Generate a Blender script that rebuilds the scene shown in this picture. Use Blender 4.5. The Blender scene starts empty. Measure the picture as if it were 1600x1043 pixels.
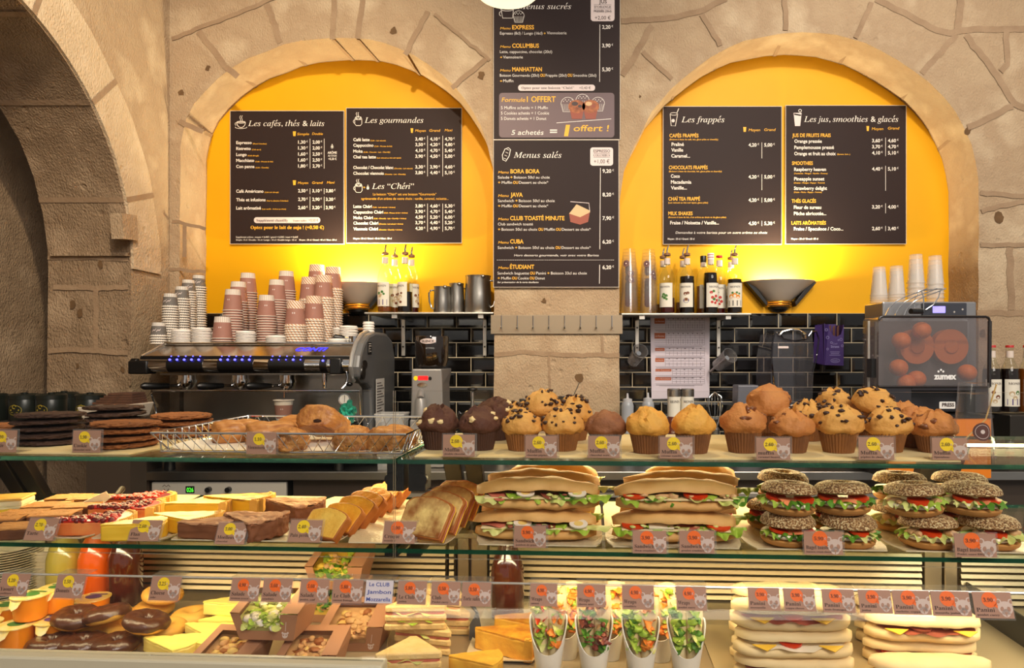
import bpy, bmesh, math, random
from mathutils import Vector, Matrix, noise

# ------------------------------------------------------------------ camera, world, lights, exposure
SC = bpy.context.scene
COL = SC.collection
R = math.radians
FPX, PX0, PY0, EYE = 1050.0, 865.0, 555.0, 1.5      # focal length in pixels, principal point, eye height
cd = bpy.data.cameras.new('camera')
cam = bpy.data.objects.new('camera', cd); COL.objects.link(cam)
cam.location = (0, 0, EYE); cam.rotation_euler = (R(90), 0, 0)
cd.sensor_fit = 'HORIZONTAL'; cd.sensor_width = 36.0; cd.lens = 36.0 * FPX / 1600.0
cd.shift_x = -(PX0 - 800.0) / 1600.0; cd.shift_y = (PY0 - 521.5) / 1600.0
cd.clip_start = 0.05; cd.clip_end = 60
SC.camera = cam
vs = SC.view_settings
SC.display_settings.display_device = 'sRGB'
vs.view_transform = 'Standard'; vs.look = 'None'; vs.gamma = 1.0; vs.use_curve_mapping = False
vs.exposure = 0.08
cy = SC.cycles
cy.use_denoising = True
cy.transparent_max_bounces = 40; cy.max_bounces = 8; cy.diffuse_bounces = 4; cy.glossy_bounces = 4
cy.transmission_bounces = 6; cy.caustics_reflective = False; cy.caustics_refractive = False
cy.sample_clamp_indirect = 6.0

wd = bpy.data.worlds.new('room_daylight'); SC.world = wd; wd.use_nodes = True
wn = wd.node_tree.nodes['Background']
wn.inputs[0].default_value = (1.0, 0.95, 0.90, 1); wn.inputs[1].default_value = 0.31

def lamp(name, kind, loc, power, color=(1, .8, .55), target=None, size=None, size_y=None, spot=None, blend=.5, spread=None, radius=None):
    l = bpy.data.lights.new(name, kind); l.energy = power; l.color = color
    o = bpy.data.objects.new(name, l); COL.objects.link(o); o.location = loc
    if kind == 'AREA':
        l.shape = 'RECTANGLE'; l.size = size; l.size_y = size_y or size
        if spread: l.spread = R(spread)
    if kind == 'SPOT':
        l.spot_size = R(spot); l.spot_blend = blend
    if radius is not None and kind in ('SPOT', 'POINT'): l.shadow_soft_size = radius
    if target is not None:
        o.rotation_euler = (Vector(target) - Vector(loc)).to_track_quat('-Z', 'Y').to_euler()
    return o

# fill light added high behind the customers, and the ceiling spots that light the stone and the displays
lamp('front_fill_light', 'AREA', (1.7, -1.9, 4.1), 150, (1, .90, .80), (0.1, 2.6, 1.5), 2.6, 1.6)
lamp('ceiling_spot_light', 'SPOT', (-0.55, 0.9, 3.6), 200, (1, .84, .62), (-1.3, 3.1, 1.75), spot=80, blend=.7, radius=.05)
lamp('ceiling_spot_light.001', 'SPOT', (1.35, 0.9, 3.6), 150, (1, .90, .78), (1.5, 3.2, 2.1), spot=75, blend=.7, radius=.05)
lamp('ceiling_spot_light.002', 'SPOT', (0.25, 0.7, 3.6), 70, (1, .86, .68), (0.1, 3.16, 1.7), spot=55, blend=.8, radius=.05)
lamp('ceiling_spot_light.003', 'SPOT', (0.35, 2.5, 3.3), 60, (1, .74, .36), (0.15, 1.45, 1.3), spot=70, blend=.8, radius=.04)
lamp('ceiling_spot_light.004', 'SPOT', (-0.75, 2.5, 3.3), 45, (1, .74, .36), (-0.75, 1.45, 1.3), spot=70, blend=.8, radius=.04)

# ------------------------------------------------------------------ frames of reference
CA = R(3.2)                     # the display counter stands at a slight angle to the back wall
CD = 1.2
UX, UY = math.cos(CA), -math.sin(CA)
WX, WY = math.sin(CA), math.cos(CA)
def W(px, py, d):               # a point at distance d from the lens' plane
    return Vector(((px - PX0) / FPX * d, d, EYE - (py - PY0) / FPX * d))
def CT(px, v):                  # distance of the counter plane at depth v behind its front glass
    dx = (px - PX0) / FPX
    return (v + CD * WY) / (dx * WX + WY)
def CP(px, v, z):
    d = CT(px, v); return Vector(((px - PX0) / FPX * d, d, z))
def CW(px, py, v):
    return W(px, py, CT(px, v))
def SH(px, py, z):              # where something standing at height z has its foot
    d = (EYE - z) * FPX / (py - PY0); return Vector(((px - PX0) / FPX * d, d, z))
def U(u, v, z):                 # counter coordinates to world
    return Vector((u * UX + v * WX, CD + u * UY + v * WY, z))
def to_u(px, v):
    p = CP(px, v, 0); return p.x * UX + (p.y - CD) * UY
CM = Matrix.Translation((0, CD, 0)) @ Matrix.Rotation(-CA, 4, 'Z')

# ------------------------------------------------------------------ materials
def srgb(r, g, b):
    f = lambda c: c / 12.92 if c <= .04045 else ((c + .055) / 1.055) ** 2.4
    return (f(r / 255), f(g / 255), f(b / 255), 1)
MATS = {}
def nd(nt, t, **kw):
    n = nt.nodes.new(t)
    for k, v in kw.items(): setattr(n, k, v)
    return n
def mat(name, col, rough=.5, metal=0, col2=None, nscale=20, ncontrast=.5, bump=0, bscale=60, emit=None, estr=0, spec=.5, coat=0, sss=0, detail=6, col3=None, alpha=None, vary=0, ndist=0, trans=0):
    if name in MATS: return MATS[name]
    m = bpy.data.materials.new(name); m.use_nodes = True; nt = m.node_tree
    b = nt.nodes['Principled BSDF']; L = nt.links.new
    c = col if len(col) == 4 else srgb(*col)
    b.inputs['Base Color'].default_value = c
    b.inputs['Roughness'].default_value = rough; b.inputs['Metallic'].default_value = metal
    b.inputs['Specular IOR Level'].default_value = spec
    if coat: b.inputs['Coat Weight'].default_value = coat; b.inputs['Coat Roughness'].default_value = .1
    if sss: b.inputs['Subsurface Weight'].default_value = sss; b.inputs['Subsurface Radius'].default_value = (.02, .01, .005); b.inputs['Subsurface Scale'].default_value = .3
    if trans: b.inputs['Transmission Weight'].default_value = trans
    if emit is not None:
        b.inputs['Emission Color'].default_value = emit if len(emit) == 4 else srgb(*emit); b.inputs['Emission Strength'].default_value = estr
    tc = nd(nt, 'ShaderNodeTexCoord')
    out = None
    if col2 is not None:
        n = nd(nt, 'ShaderNodeTexNoise'); n.inputs['Scale'].default_value = nscale; n.inputs['Detail'].default_value = detail
        n.inputs['Distortion'].default_value = ndist
        L(tc.outputs['Object'], n.inputs['Vector'])
        r = nd(nt, 'ShaderNodeValToRGB'); e = r.color_ramp.elements
        e[0].position = .5 - ncontrast / 2; e[1].position = .5 + ncontrast / 2
        e[0].color = c; e[1].color = col2 if len(col2) == 4 else srgb(*col2)
        if col3 is not None:
            x = e.new(.5); x.color = col3 if len(col3) == 4 else srgb(*col3)
        L(n.outputs[0], r.inputs[0]); out = r.outputs[0]
    if vary:
        oi = nd(nt, 'ShaderNodeObjectInfo'); mr = nd(nt, 'ShaderNodeMapRange')
        mr.inputs[3].default_value = 1 - vary; mr.inputs[4].default_value = 1 + vary
        L(oi.outputs['Random'], mr.inputs[0])
        hs = nd(nt, 'ShaderNodeHueSaturation'); L(mr.outputs[0], hs.inputs['Value'])
        if out: L(out, hs.inputs['Color'])
        else: hs.inputs['Color'].default_value = c
        out = hs.outputs[0]
    if out: L(out, b.inputs['Base Color'])
    if bump:
        n = nd(nt, 'ShaderNodeTexNoise'); n.inputs['Scale'].default_value = bscale; n.inputs['Detail'].default_value = 5
        L(tc.outputs['Object'], n.inputs['Vector'])
        bp = nd(nt, 'ShaderNodeBump'); bp.inputs['Strength'].default_value = bump; bp.inputs['Distance'].default_value = .006
        L(n.outputs[0], bp.inputs['Height']); L(bp.outputs[0], b.inputs['Normal'])
    MATS[name] = m; return m
def glass(name, tint=(1, 1, 1), base=.03, rough=.0, gain=.8, haze=None):
    """thin clear sheet: transmits straight through, reflects by the viewing angle"""
    if name in MATS: return MATS[name]
    m = bpy.data.materials.new(name); m.use_nodes = True; nt = m.node_tree; nt.nodes.clear(); L = nt.links.new
    o = nd(nt, 'ShaderNodeOutputMaterial'); mx = nd(nt, 'ShaderNodeMixShader')
    t = nd(nt, 'ShaderNodeBsdfTransparent'); t.inputs[0].default_value = (*tint, 1)
    g = nd(nt, 'ShaderNodeBsdfGlossy'); g.inputs['Roughness'].default_value = rough
    lw = nd(nt, 'ShaderNodeLayerWeight'); lw.inputs[0].default_value = .5
    pw = nd(nt, 'ShaderNodeMath', operation='POWER'); pw.inputs[1].default_value = 4.0
    ma = nd(nt, 'ShaderNodeMath', operation='MULTIPLY_ADD'); ma.inputs[1].default_value = gain; ma.inputs[2].default_value = base
    ma.use_clamp = True
    L(lw.outputs['Facing'], pw.inputs[0]); L(pw.outputs[0], ma.inputs[0]); L(ma.outputs[0], mx.inputs[0])
    src = t.outputs[0]
    if haze:
        d = nd(nt, 'ShaderNodeBsdfDiffuse'); d.inputs[0].default_value = (*haze[1], 1)
        m2 = nd(nt, 'ShaderNodeMixShader'); m2.inputs[0].default_value = haze[0]
        L(t.outputs[0], m2.inputs[1]); L(d.outputs[0], m2.inputs[2]); src = m2.outputs[0]
    L(src, mx.inputs[1]); L(g.outputs[0], mx.inputs[2]); L(mx.outputs[0], o.inputs[0])
    MATS[name] = m; return m
def pattern_mat(name, c1, c2, kind, us, vs_, rad=.3, rough=.6):
    """printed paper: rows of dots or diagonal stripes in the sheet's own UV"""
    if name in MATS: return MATS[name]
    m = bpy.data.materials.new(name); m.use_nodes = True; nt = m.node_tree; L = nt.links.new
    b = nt.nodes['Principled BSDF']; b.inputs['Roughness'].default_value = rough
    uv = nd(nt, 'ShaderNodeUVMap'); sp = nd(nt, 'ShaderNodeSeparateXYZ'); L(uv.outputs[0], sp.inputs[0])
    def M(op, a, bb=None):
        n = nd(nt, 'ShaderNodeMath', operation=op)
        for i, x in enumerate((a, bb)):
            if x is None: continue
            if isinstance(x, (int, float)): n.inputs[i].default_value = x
            else: L(x, n.inputs[i])
        return n.outputs[0]
    u = M('MULTIPLY', sp.outputs[0], us); v = M('MULTIPLY', sp.outputs[1], vs_)
    if kind == 'dots':
        fu = M('SUBTRACT', M('FRACT', u), .5); fv = M('SUBTRACT', M('FRACT', v), .5)
        dd = M('SQRT', M('ADD', M('MULTIPLY', fu, fu), M('MULTIPLY', fv, fv)))
        f = M('LESS_THAN', dd, rad)
    else:
        f = M('LESS_THAN', M('FRACT', M('ADD', u, v)), rad)
    mx = nd(nt, 'ShaderNodeMix', data_type='RGBA')
    mx.inputs[6].default_value = srgb(*c1); mx.inputs[7].default_value = srgb(*c2)
    L(f, mx.inputs[0]); L(mx.outputs[2], b.inputs['Base Color'])
    MATS[name] = m; return m

# ------------------------------------------------------------------ mesh collector
ICO = {}
def ico(n):
    if n not in ICO:
        bm = bmesh.new(); bmesh.ops.create_icosphere(bm, subdivisions=n, radius=1)
        bm.verts.ensure_lookup_table()
        ICO[n] = ([v.co.copy() for v in bm.verts], [[v.index for v in f.verts] for f in bm.faces]); bm.free()
    return ICO[n]
def nz(p, s=1.0, seed=0.0):
    return noise.noise(Vector((p[0] * s + seed * 7.13, p[1] * s + seed * 3.7, p[2] * s - seed * 5.1)))
class MB:
    def __init__(s): s.v = []; s.f = []; s.m = []; s.uv = []; s.M = Matrix.Identity(4)
    def add(s, vs, fs, m=0, uvs=None):
        b = len(s.v); M = s.M
        s.v.extend(M @ Vector(p) for p in vs)
        for i, f in enumerate(fs):
            s.f.append([b + k for k in f]); s.m.append(m); s.uv.append(uvs[i] if uvs else None)
        return s
    def box(s, c, d, m=0, rot=None, taper=1.0):
        x, y, z = (k / 2 for k in d); T = taper
        vs = [Vector(p) for p in ((-x, -y, -z), (x, -y, -z), (x, y, -z), (-x, y, -z), (-x * T, -y * T, z), (x * T, -y * T, z), (x * T, y * T, z), (-x * T, y * T, z))]
        if rot is not None: vs = [rot @ p for p in vs]
        c = Vector(c); vs = [p + c for p in vs]
        return s.add(vs, [(0, 3, 2, 1), (4, 5, 6, 7), (0, 1, 5, 4), (1, 2, 6, 5), (2, 3, 7, 6), (3, 0, 4, 7)], m)
    def b2(s, lo, hi, m=0):
        return s.box([(a + b) / 2 for a, b in zip(lo, hi)], [b - a for a, b in zip(lo, hi)], m)
    def lathe(s, prof, c=(0, 0, 0), seg=24, m=0, a0=0.0, a1=360.0, mf=None, wob=None):
        full = abs(a1 - a0) >= 359.9; n = seg if full else seg + 1
        c = Vector(c); vs = []; L = [0.0]
        for (r0, z0), (r1, z1) in zip(prof, prof[1:]): L.append(L[-1] + math.hypot(r1 - r0, z1 - z0))
        for i, (r, z) in enumerate(prof):
            for k in range(n):
                a = R(a0 + (a1 - a0) * k / seg); rr = r * (wob(a, i) if wob else 1)
                vs.append(c + Vector((rr * math.cos(a), rr * math.sin(a), z)))
        b = len(s.v); M = s.M; s.v.extend(M @ p for p in vs)
        for i in range(len(prof) - 1):
            mi = mf[i] if mf else m
            for k in range(seg):
                k2 = (k + 1) % n if full else k + 1
                q = [i * n + k, i * n + k2, (i + 1) * n + k2, (i + 1) * n + k]
                uv = [(k / seg, prof[i][1]), ((k + 1) / seg, prof[i][1]), ((k + 1) / seg, prof[i + 1][1]), (k / seg, prof[i + 1][1])]
                if prof[i][0] < 1e-7: q = [q[0], q[2], q[3]]; uv = [uv[0], uv[2], uv[3]]
                elif prof[i + 1][0] < 1e-7: q = q[:3]; uv = uv[:3]
                s.f.append([b + x for x in q]); s.m.append(mi); s.uv.append(uv)
        return s
    def loft(s, rings, m=0, cap=True, closed=True, mf=None):
        n = len(rings[0]); vs = [p for r in rings for p in r]; fs = []
        for i in range(len(rings) - 1):
            for k in range(n if closed else n - 1):
                k2 = (k + 1) % n; fs.append((i * n + k, i * n + k2, (i + 1) * n + k2, (i + 1) * n + k))
        if cap and closed:
            fs.append(tuple(range(n))[::-1]); fs.append(tuple((len(rings) - 1) * n + k for k in range(n)))
        return s.add(vs, fs, m)
    def tube(s, pts, r, seg=8, m=0, cap=True, closed=False):
        pts = [Vector(p) for p in pts]; rings = []; n = len(pts); up = None
        for i, p in enumerate(pts):
            if closed: t = pts[(i + 1) % n] - pts[i - 1]
            else: t = pts[min(i + 1, n - 1)] - pts[max(i - 1, 0)]
            t.normalize()
            if up is None: up = Vector((0, 0, 1)) if abs(t.z) < .9 else Vector((1, 0, 0))
            a = t.cross(up)
            if a.length < 1e-4: a = t.cross(Vector((0, 1, 0)))
            a.normalize(); b = a.cross(t).normalized(); up = b
            rr = r[i] if isinstance(r, (list, tuple)) else r
            rings.append([p + rr * (math.cos(2 * math.pi * k / seg) * a + math.sin(2 * math.pi * k / seg) * b) for k in range(seg)])
        if closed: rings.append(rings[0]); cap = False
        return s.loft(rings, m, cap)
    def cyl(s, p0, p1, r0, r1=None, seg=16, m=0):
        return s.tube([p0, p1], [r0, r0 if r1 is None else r1], seg, m)
    def blob(s, c, rad, sub=3, amp=0, fr=3, seed=0, m=0, fn=None, mfn=None):
        vs, fs = ico(sub); c = Vector(c); out = []
        for p in vs:
            q = p * (1 + amp * nz(p, fr, seed)) if amp else p.copy()
            if fn: q = fn(q, p)
            out.append(Vector((q.x * rad[0], q.y * rad[1], q.z * rad[2])) + c)
        if mfn:
            for f in fs:
                s.add([], [], 0)
            b = len(s.v); s.v.extend(s.M @ p for p in out)
            for f in fs:
                ctr = (vs[f[0]] + vs[f[1]] + vs[f[2]]) / 3
                s.f.append([b + k for k in f]); s.m.append(mfn(ctr)); s.uv.append(None)
            return s
        return s.add(out, fs, m)
    def prism(s, poly, y0, y1, m=0, axis='y'):
        """2-D outline given a thickness; axis y: outline in x,z; axis z: outline in x,y; axis x: outline in y,z"""
        f = {'y': lambda a, b, t: (a, t, b), 'z': lambda a, b, t: (a, b, t), 'x': lambda a, b, t: (t, a, b)}[axis]
        n = len(poly); vs = [f(a, b, y0) for a, b in poly] + [f(a, b, y1) for a, b in poly]
        fs = [tuple(range(n)), tuple(range(2 * n - 1, n - 1, -1))] + [(k, n + k, n + (k + 1) % n, (k + 1) % n) for k in range(n)]
        return s.add(vs, fs, m)
    def grid(s, fn, nu, nv, m=0, closed_u=False):
        vs = [fn(i / nu, j / nv) for j in range(nv + 1) for i in range(nu + 1)]
        fs = [(j * (nu + 1) + i, j * (nu + 1) + i + 1, (j + 1) * (nu + 1) + i + 1, (j + 1) * (nu + 1) + i) for j in range(nv) for i in range(nu)]
        uv = [[(i / nu, j / nv), ((i + 1) / nu, j / nv), ((i + 1) / nu, (j + 1) / nv), (i / nu, (j + 1) / nv)] for j in range(nv) for i in range(nu)]
        return s.add(vs, fs, m, uv)
    def build(s, name, mats, parent=None, smooth=35, bevel=0, sub=0, rough=None):
        me = bpy.data.meshes.new(name)
        me.from_pydata([tuple(p) for p in s.v], [], s.f)
        if not isinstance(mats, (list, tuple)): mats = [mats]
        for x in mats: me.materials.append(x)
        me.polygons.foreach_set('material_index', s.m)
        if any(u is not None for u in s.uv):
            ul = me.uv_layers.new(name='UVMap'); k = 0
            for f, u in zip(s.f, s.uv):
                for j in range(len(f)):
                    if u is not None: ul.data[k].uv = u[j]
                    k += 1
        if smooth:
            me.polygons.foreach_set('use_smooth', [True] * len(s.f))
            me.set_sharp_from_angle(angle=R(smooth))
        me.update()
        o = bpy.data.objects.new(name, me); COL.objects.link(o)
        if parent is not None: o.parent = parent
        if bevel:
            bv = o.modifiers.new('edge', 'BEVEL'); bv.width = bevel; bv.segments = 2; bv.limit_method = 'ANGLE'; bv.angle_limit = R(40)
        if rough:
            sb = o.modifiers.new('dice', 'SUBSURF'); sb.subdivision_type = 'SIMPLE'; sb.levels = sb.render_levels = rough[0]
            key = 'crumb_%g' % rough[2]; tx = bpy.data.textures.get(key)
            if tx is None: tx = bpy.data.textures.new(key, 'CLOUDS'); tx.noise_scale = rough[2]; tx.noise_depth = 3
            dm = o.modifiers.new('crumbly', 'DISPLACE'); dm.texture = tx; dm.strength = rough[1]; dm.mid_level = .5
        if sub:
            sb = o.modifiers.new('smooth', 'SUBSURF'); sb.levels = sub; sb.render_levels = sub
        return o

# ------------------------------------------------------------------ things
def tag(o, label, cat, group=None, kind=None):
    if label: o['label'] = label
    if cat: o['category'] = cat
    if group: o['group'] = group
    if kind: o['kind'] = kind
    return o
def thing(name, label, cat, loc=(0, 0, 0), rz=0.0, group=None, rot=None):
    o = bpy.data.objects.new(name, None); COL.objects.link(o); o.empty_display_size = .05
    o.location = loc; o.rotation_euler = rot if rot is not None else (0, 0, rz)
    return tag(o, label, cat, group)
def struct(o): o['kind'] = 'structure'; return o
def dup(root, loc, rz=None, label=None, group=None, rot=None, scale=None, skip=()):
    r = root.copy(); COL.objects.link(r); r.location = loc
    if rot is not None: r.rotation_euler = rot
    elif rz is not None: r.rotation_euler = (0, 0, rz)
    if scale is not None: r.scale = (scale,) * 3 if isinstance(scale, (int, float)) else scale
    if label: r['label'] = label
    if group: r['group'] = group
    for ch in root.children:
        if ch.name.split('.')[0] in skip: continue
        c = ch.copy(); COL.objects.link(c); c.parent = r
        for g in ch.children:
            d = g.copy(); COL.objects.link(d); d.parent = c
    return r

# ------------------------------------------------------------------ lettering
TC = {}
MATHS = {}
def glyphs(txt, shear=0.0, bold=0.0, serif=False):
    key = (txt, shear, bold, serif)
    if key in TC: return TC[key]
    t = txt
    if serif:
        o = ''
        for ch in txt:
            base, acc = {'é': ('e', 1), 'è': ('e', 1), 'É': ('E', 1), 'ï': ('i', 0)}.get(ch, (ch, 0))
            if serif == 'italic':
                if 'A' <= base <= 'Z': base = chr(0x1D434 + ord(base) - 65)
                elif base == 'h': base = '\u210E'
                elif 'a' <= base <= 'z': base = chr(0x1D44E + ord(base) - 97)
            elif serif == 'roman':
                if 'A' <= base <= 'Z': base = chr(0x1D400 + ord(base) - 65)
                elif 'a' <= base <= 'z': base = chr(0x1D41A + ord(base) - 97)
                elif '0' <= base <= '9': base = chr(0x1D7CE + ord(base) - 48)
            o += base
        t = o
    c = bpy.data.curves.new('t', 'FONT'); c.body = t; c.size = 1; c.shear = shear; c.offset = bold; c.resolution_u = 3; c.fill_mode = 'FRONT'
    ob = bpy.data.objects.new('t', c); COL.objects.link(ob)
    me = bpy.data.meshes.new_from_object(ob, depsgraph=None)
    vs = [v.co.copy() for v in me.vertices]; fs = [list(p.vertices) for p in me.polygons]
    bpy.data.objects.remove(ob); bpy.data.curves.remove(c); bpy.data.meshes.remove(me)
    if vs:
        x0 = min(v.x for v in vs); x1 = max(v.x for v in vs)
    else: x0, x1 = 0, 1
    TC[key] = (vs, fs, x0, x1); return TC[key]
CAP = .72
def letter(mb, fn, txt, x0, x1, yb, cap, m=0, shear=0.0, bold=0.0, serif=False):
    """txt between x0 and x1 (pixel-like units, y down), baseline yb, capital height cap; fn maps to 3-D"""
    vs, fs, a, b = glyphs(txt, shear, bold, serif)
    if not vs: return
    sx = (x1 - x0) / max(b - a, 1e-6); sy = cap / CAP
    mb.add([fn(x0 + (v.x - a) * sx, yb - v.y * sy) for v in vs], fs, m)
    if serif and 'é' in txt:           # acute accents over the plain letters
        for i, ch in enumerate(txt):
            if ch == 'é':
                p = glyphs(txt[:i + 1], shear, bold, serif)
                xr = x0 + (p[3] - a) * sx; k = cap * .33
                mb.add([fn(xr - k * .95, yb - cap * .80), fn(xr - k * .62, yb - cap * .80), fn(xr + k * .12, yb - cap * 1.12), fn(xr - k * .38, yb - cap * 1.12)], [(0, 1, 2, 3)], m)
def ribbon(mb, fn, pts, w, m=0, closed=False):
    pts = [Vector((p[0], p[1])) for p in pts]; n = len(pts); vs = []; fs = []
    for i, p in enumerate(pts):
        if closed: t = pts[(i + 1) % n] - pts[i - 1]
        else: t = pts[min(i + 1, n - 1)] - pts[max(i - 1, 0)]
        if t.length < 1e-9: t = Vector((1, 0))
        t.normalize(); q = Vector((-t.y, t.x)) * w / 2
        vs += [fn(*(p - q)), fn(*(p + q))]
    for i in range(n if closed else n - 1):
        j = (i + 1) % n; fs.append((2 * i, 2 * i + 1, 2 * j + 1, 2 * j))
    mb.add(vs, fs, m)
def disc(mb, fn, cx, cy_, rx, ry, m=0, n=20):
    q = [(math.cos(2 * math.pi * k / n), math.sin(2 * math.pi * k / n)) for k in range(n)]
    if n < 16: mb.add([fn(cx + rx * a, cy_ + ry * b) for a, b in q], [tuple(range(n))], m); return
    vs = [fn(cx, cy_)] + [fn(cx + rx * f * a, cy_ + ry * f * b) for f in (.34, .67, 1) for a, b in q]
    fs = [(0, 1 + k, 1 + (k + 1) % n) for k in range(n)] + [(1 + j * n + k, 1 + j * n + n + k, 1 + j * n + n + (k + 1) % n, 1 + j * n + (k + 1) % n) for j in (0, 1) for k in range(n)]
    mb.add(vs, fs, m)
def arcpts(cx, cy_, rx, ry, a0, a1, n=14):
    return [(cx + rx * math.cos(R(a0 + (a1 - a0) * k / n)), cy_ + ry * math.sin(R(a0 + (a1 - a0) * k / n))) for k in range(n + 1)]
def rrect(mb, fn, x0, y0, x1, y1, r, m=0):
    p = arcpts(x1 - r, y0 + r, r, r, -90, 0, 4) + arcpts(x1 - r, y1 - r, r, r, 0, 90, 4) + arcpts(x0 + r, y1 - r, r, r, 90, 180, 4) + arcpts(x0 + r, y0 + r, r, r, 180, 270, 4)
    mb.add([fn(*q) for q in p], [tuple(range(len(p)))], m)

# ------------------------------------------------------------------ shared materials
def stone_mat(name, c1, c2, c3, bump=.8):
    if name in MATS: return MATS[name]
    m = mat(name, c1, .9, col2=c2, col3=c3, nscale=5.5, ncontrast=.6, detail=14, spec=.15)
    nt = m.node_tree; L = nt.links.new; b = nt.nodes['Principled BSDF']
    tc = nd(nt, 'ShaderNodeTexCoord')
    mp = nd(nt, 'ShaderNodeMapping'); mp.inputs['Scale'].default_value = (1, 1, .6); mp.inputs['Rotation'].default_value = (0, R(28), 0)
    L(tc.outputs['Object'], mp.inputs[0])
    a = nd(nt, 'ShaderNodeTexNoise'); a.inputs['Scale'].default_value = 150; a.inputs['Detail'].default_value = 3; L(mp.outputs[0], a.inputs['Vector'])
    c = nd(nt, 'ShaderNodeTexNoise'); c.inputs['Scale'].default_value = 14; c.inputs['Detail'].default_value = 6; L(tc.outputs['Object'], c.inputs['Vector'])
    v = nd(nt, 'ShaderNodeTexVoronoi'); v.inputs['Scale'].default_value = 9; L(tc.outputs['Object'], v.inputs['Vector'])
    pr = nd(nt, 'ShaderNodeValToRGB'); pr.color_ramp.elements[0].position = .06; pr.color_ramp.elements[1].position = .13
    L(v.outputs['Distance'], pr.inputs[0])
    s1 = nd(nt, 'ShaderNodeMath', operation='MULTIPLY_ADD'); s1.inputs[1].default_value = .9; L(a.outputs[0], s1.inputs[0]); L(c.outputs[0], s1.inputs[2])
    s2 = nd(nt, 'ShaderNodeMath', operation='MULTIPLY_ADD'); s2.inputs[1].default_value = .5; L(pr.outputs[0], s2.inputs[0]); L(s1.outputs[0], s2.inputs[2])
    bp = nd(nt, 'ShaderNodeBump'); bp.inputs['Strength'].default_value = bump; bp.inputs['Distance'].default_value = .010
    L(s2.outputs[0], bp.inputs['Height']); L(bp.outputs[0], b.inputs['Normal'])
    return m
STONE = stone_mat('limestone', (188, 164, 132), (208, 186, 154), (174, 148, 118))
STONE_L = stone_mat('pale_limestone', (216, 194, 164), (230, 210, 180), (202, 178, 146))
STONE_D = stone_mat('shaded_rough_limestone', (166, 142, 114), (188, 162, 132), (144, 120, 94), 1.0)  # darker limestone copy; the great arch soffit's shade is put into its colour
MORTAR = mat('mortar', (166, 140, 112), .95, col2=(146, 120, 94), nscale=12, bump=.5, bscale=90, spec=.1)
PIT = mat('stone_pit', (120, 92, 64), .95, col2=(96, 74, 52), nscale=30, spec=.1)
YELLOW = mat('amber_paint', (236, 174, 0), .55, col2=(230, 166, 0), nscale=4, ncontrast=.8, spec=.3)
TILE = mat('black_tile', (14, 12, 11), .12, spec=.6, coat=.3)
GROUT = mat('grout', (196, 180, 150), .8)
STEEL = mat('brushed_steel', (176, 172, 165), .32, 1.0, col2=(150, 146, 140), nscale=6)
STEEL_L = mat('satin_steel', (205, 200, 190), .42, 1.0)
CHROME = mat('chrome', (225, 225, 225), .07, 1.0)
DSTEEL = mat('dark_steel', (70, 64, 58), .4, .8)
BLACK = mat('black_plastic', (16, 15, 15), .35)
DARK = mat('dark_brown_panel', (60, 47, 36), .6)
WHITE = mat('white_plastic', (236, 232, 226), .4)
GLASS = glass('clear_glass', (.985, .99, .985), .012, 0, .55)
GREENEDGE = mat('green_glass_edge', (12, 70, 48), .12, spec=.6, trans=.25)

# ------------------------------------------------------------------ stone walls
D1, D2 = 3.16, 3.40
LA = [(321, 330), (323, 252), (331, 212), (343, 190), (359, 172), (378, 153), (399, 137), (422, 124), (449, 113), (472, 104), (498, 98), (528, 95), (560, 94), (580, 95), (598, 96.5), (620, 102), (641, 109), (662, 119), (681, 131), (701, 145), (720, 163), (735, 181), (748, 201), (759, 222), (768, 245), (776, 290)]
RA = [(961, 330), (968, 285), (983, 249), (1007, 203), (1035, 168), (1070, 139), (1093, 123), (1118, 108), (1142, 99), (1166, 93), (1196, 87.5), (1226, 86), (1250, 87), (1274, 89.5), (1296, 95), (1318, 102), (1341, 113), (1365, 127), (1387, 141), (1409, 157), (1430, 178), (1449, 203), (1462, 226), (1472, 249), (1478, 273), (1482, 300)]
def curve3(pts, x0, x1):
    out = [Vector((0, 0, 0))]
    q = [W(px, py, D2) for px, py in pts]
    q[0].x = W(x0, 0, D2).x; q[-1].x = W(x1, 0, D2).x
    return [(p.x, p.z) for p in q]
la = curve3(LA, 322, 778.6); ra = curve3(RA, 960.7, 1482)
ZB, ZT = 0.0, 3.75
XL, XR = W(265, 0, D1).x, 2.75
def jit(poly, a=.006, seed=0):
    return [(x + a * nz((x, z, 0), 9, seed), z + a * nz((z, x, 3), 9, seed)) for x, z in poly]
def dens(poly, step=.05):
    out = []
    for (a, b), (c, d) in zip(poly, poly[1:]):
        n = max(1, int(math.hypot(c - a, d - b) / step))
        out += [(a + (c - a) * k / n, b + (d - b) * k / n) for k in range(n)]
    return out + [poly[-1]]
lcv = jit(dens([(la[0][0], 1.0)] + la + [(la[-1][0], 1.0)]), .005, 1)
rcv = jit(dens([(ra[0][0], 1.0)] + ra + [(ra[-1][0], 1.0)]), .005, 2)
lcv = [(la[0][0], ZB)] + lcv + [(la[-1][0], ZB)]; rcv = [(ra[0][0], ZB)] + rcv + [(ra[-1][0], ZB)]
mb = MB()
outline = [(XL, ZB)] + lcv + rcv + [(XR, ZB), (XR, ZT), (XL, ZT)]
mb.add([(x, D1, z) for x, z in outline], [tuple(range(len(outline)))])
for cv in (lcv, rcv):
    mb.loft([[(x, D1, z) for x, z in cv], [(x, (D1 + D2) / 2, z) for x, z in cv], [(x, D2 + .02, z) for x, z in cv]], 0, False, False)
def onplane(d, off=.0025):
    return lambda px, py: W(px, py, d) + Vector((0, -off, 0))
rnd = random.Random(4)
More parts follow.
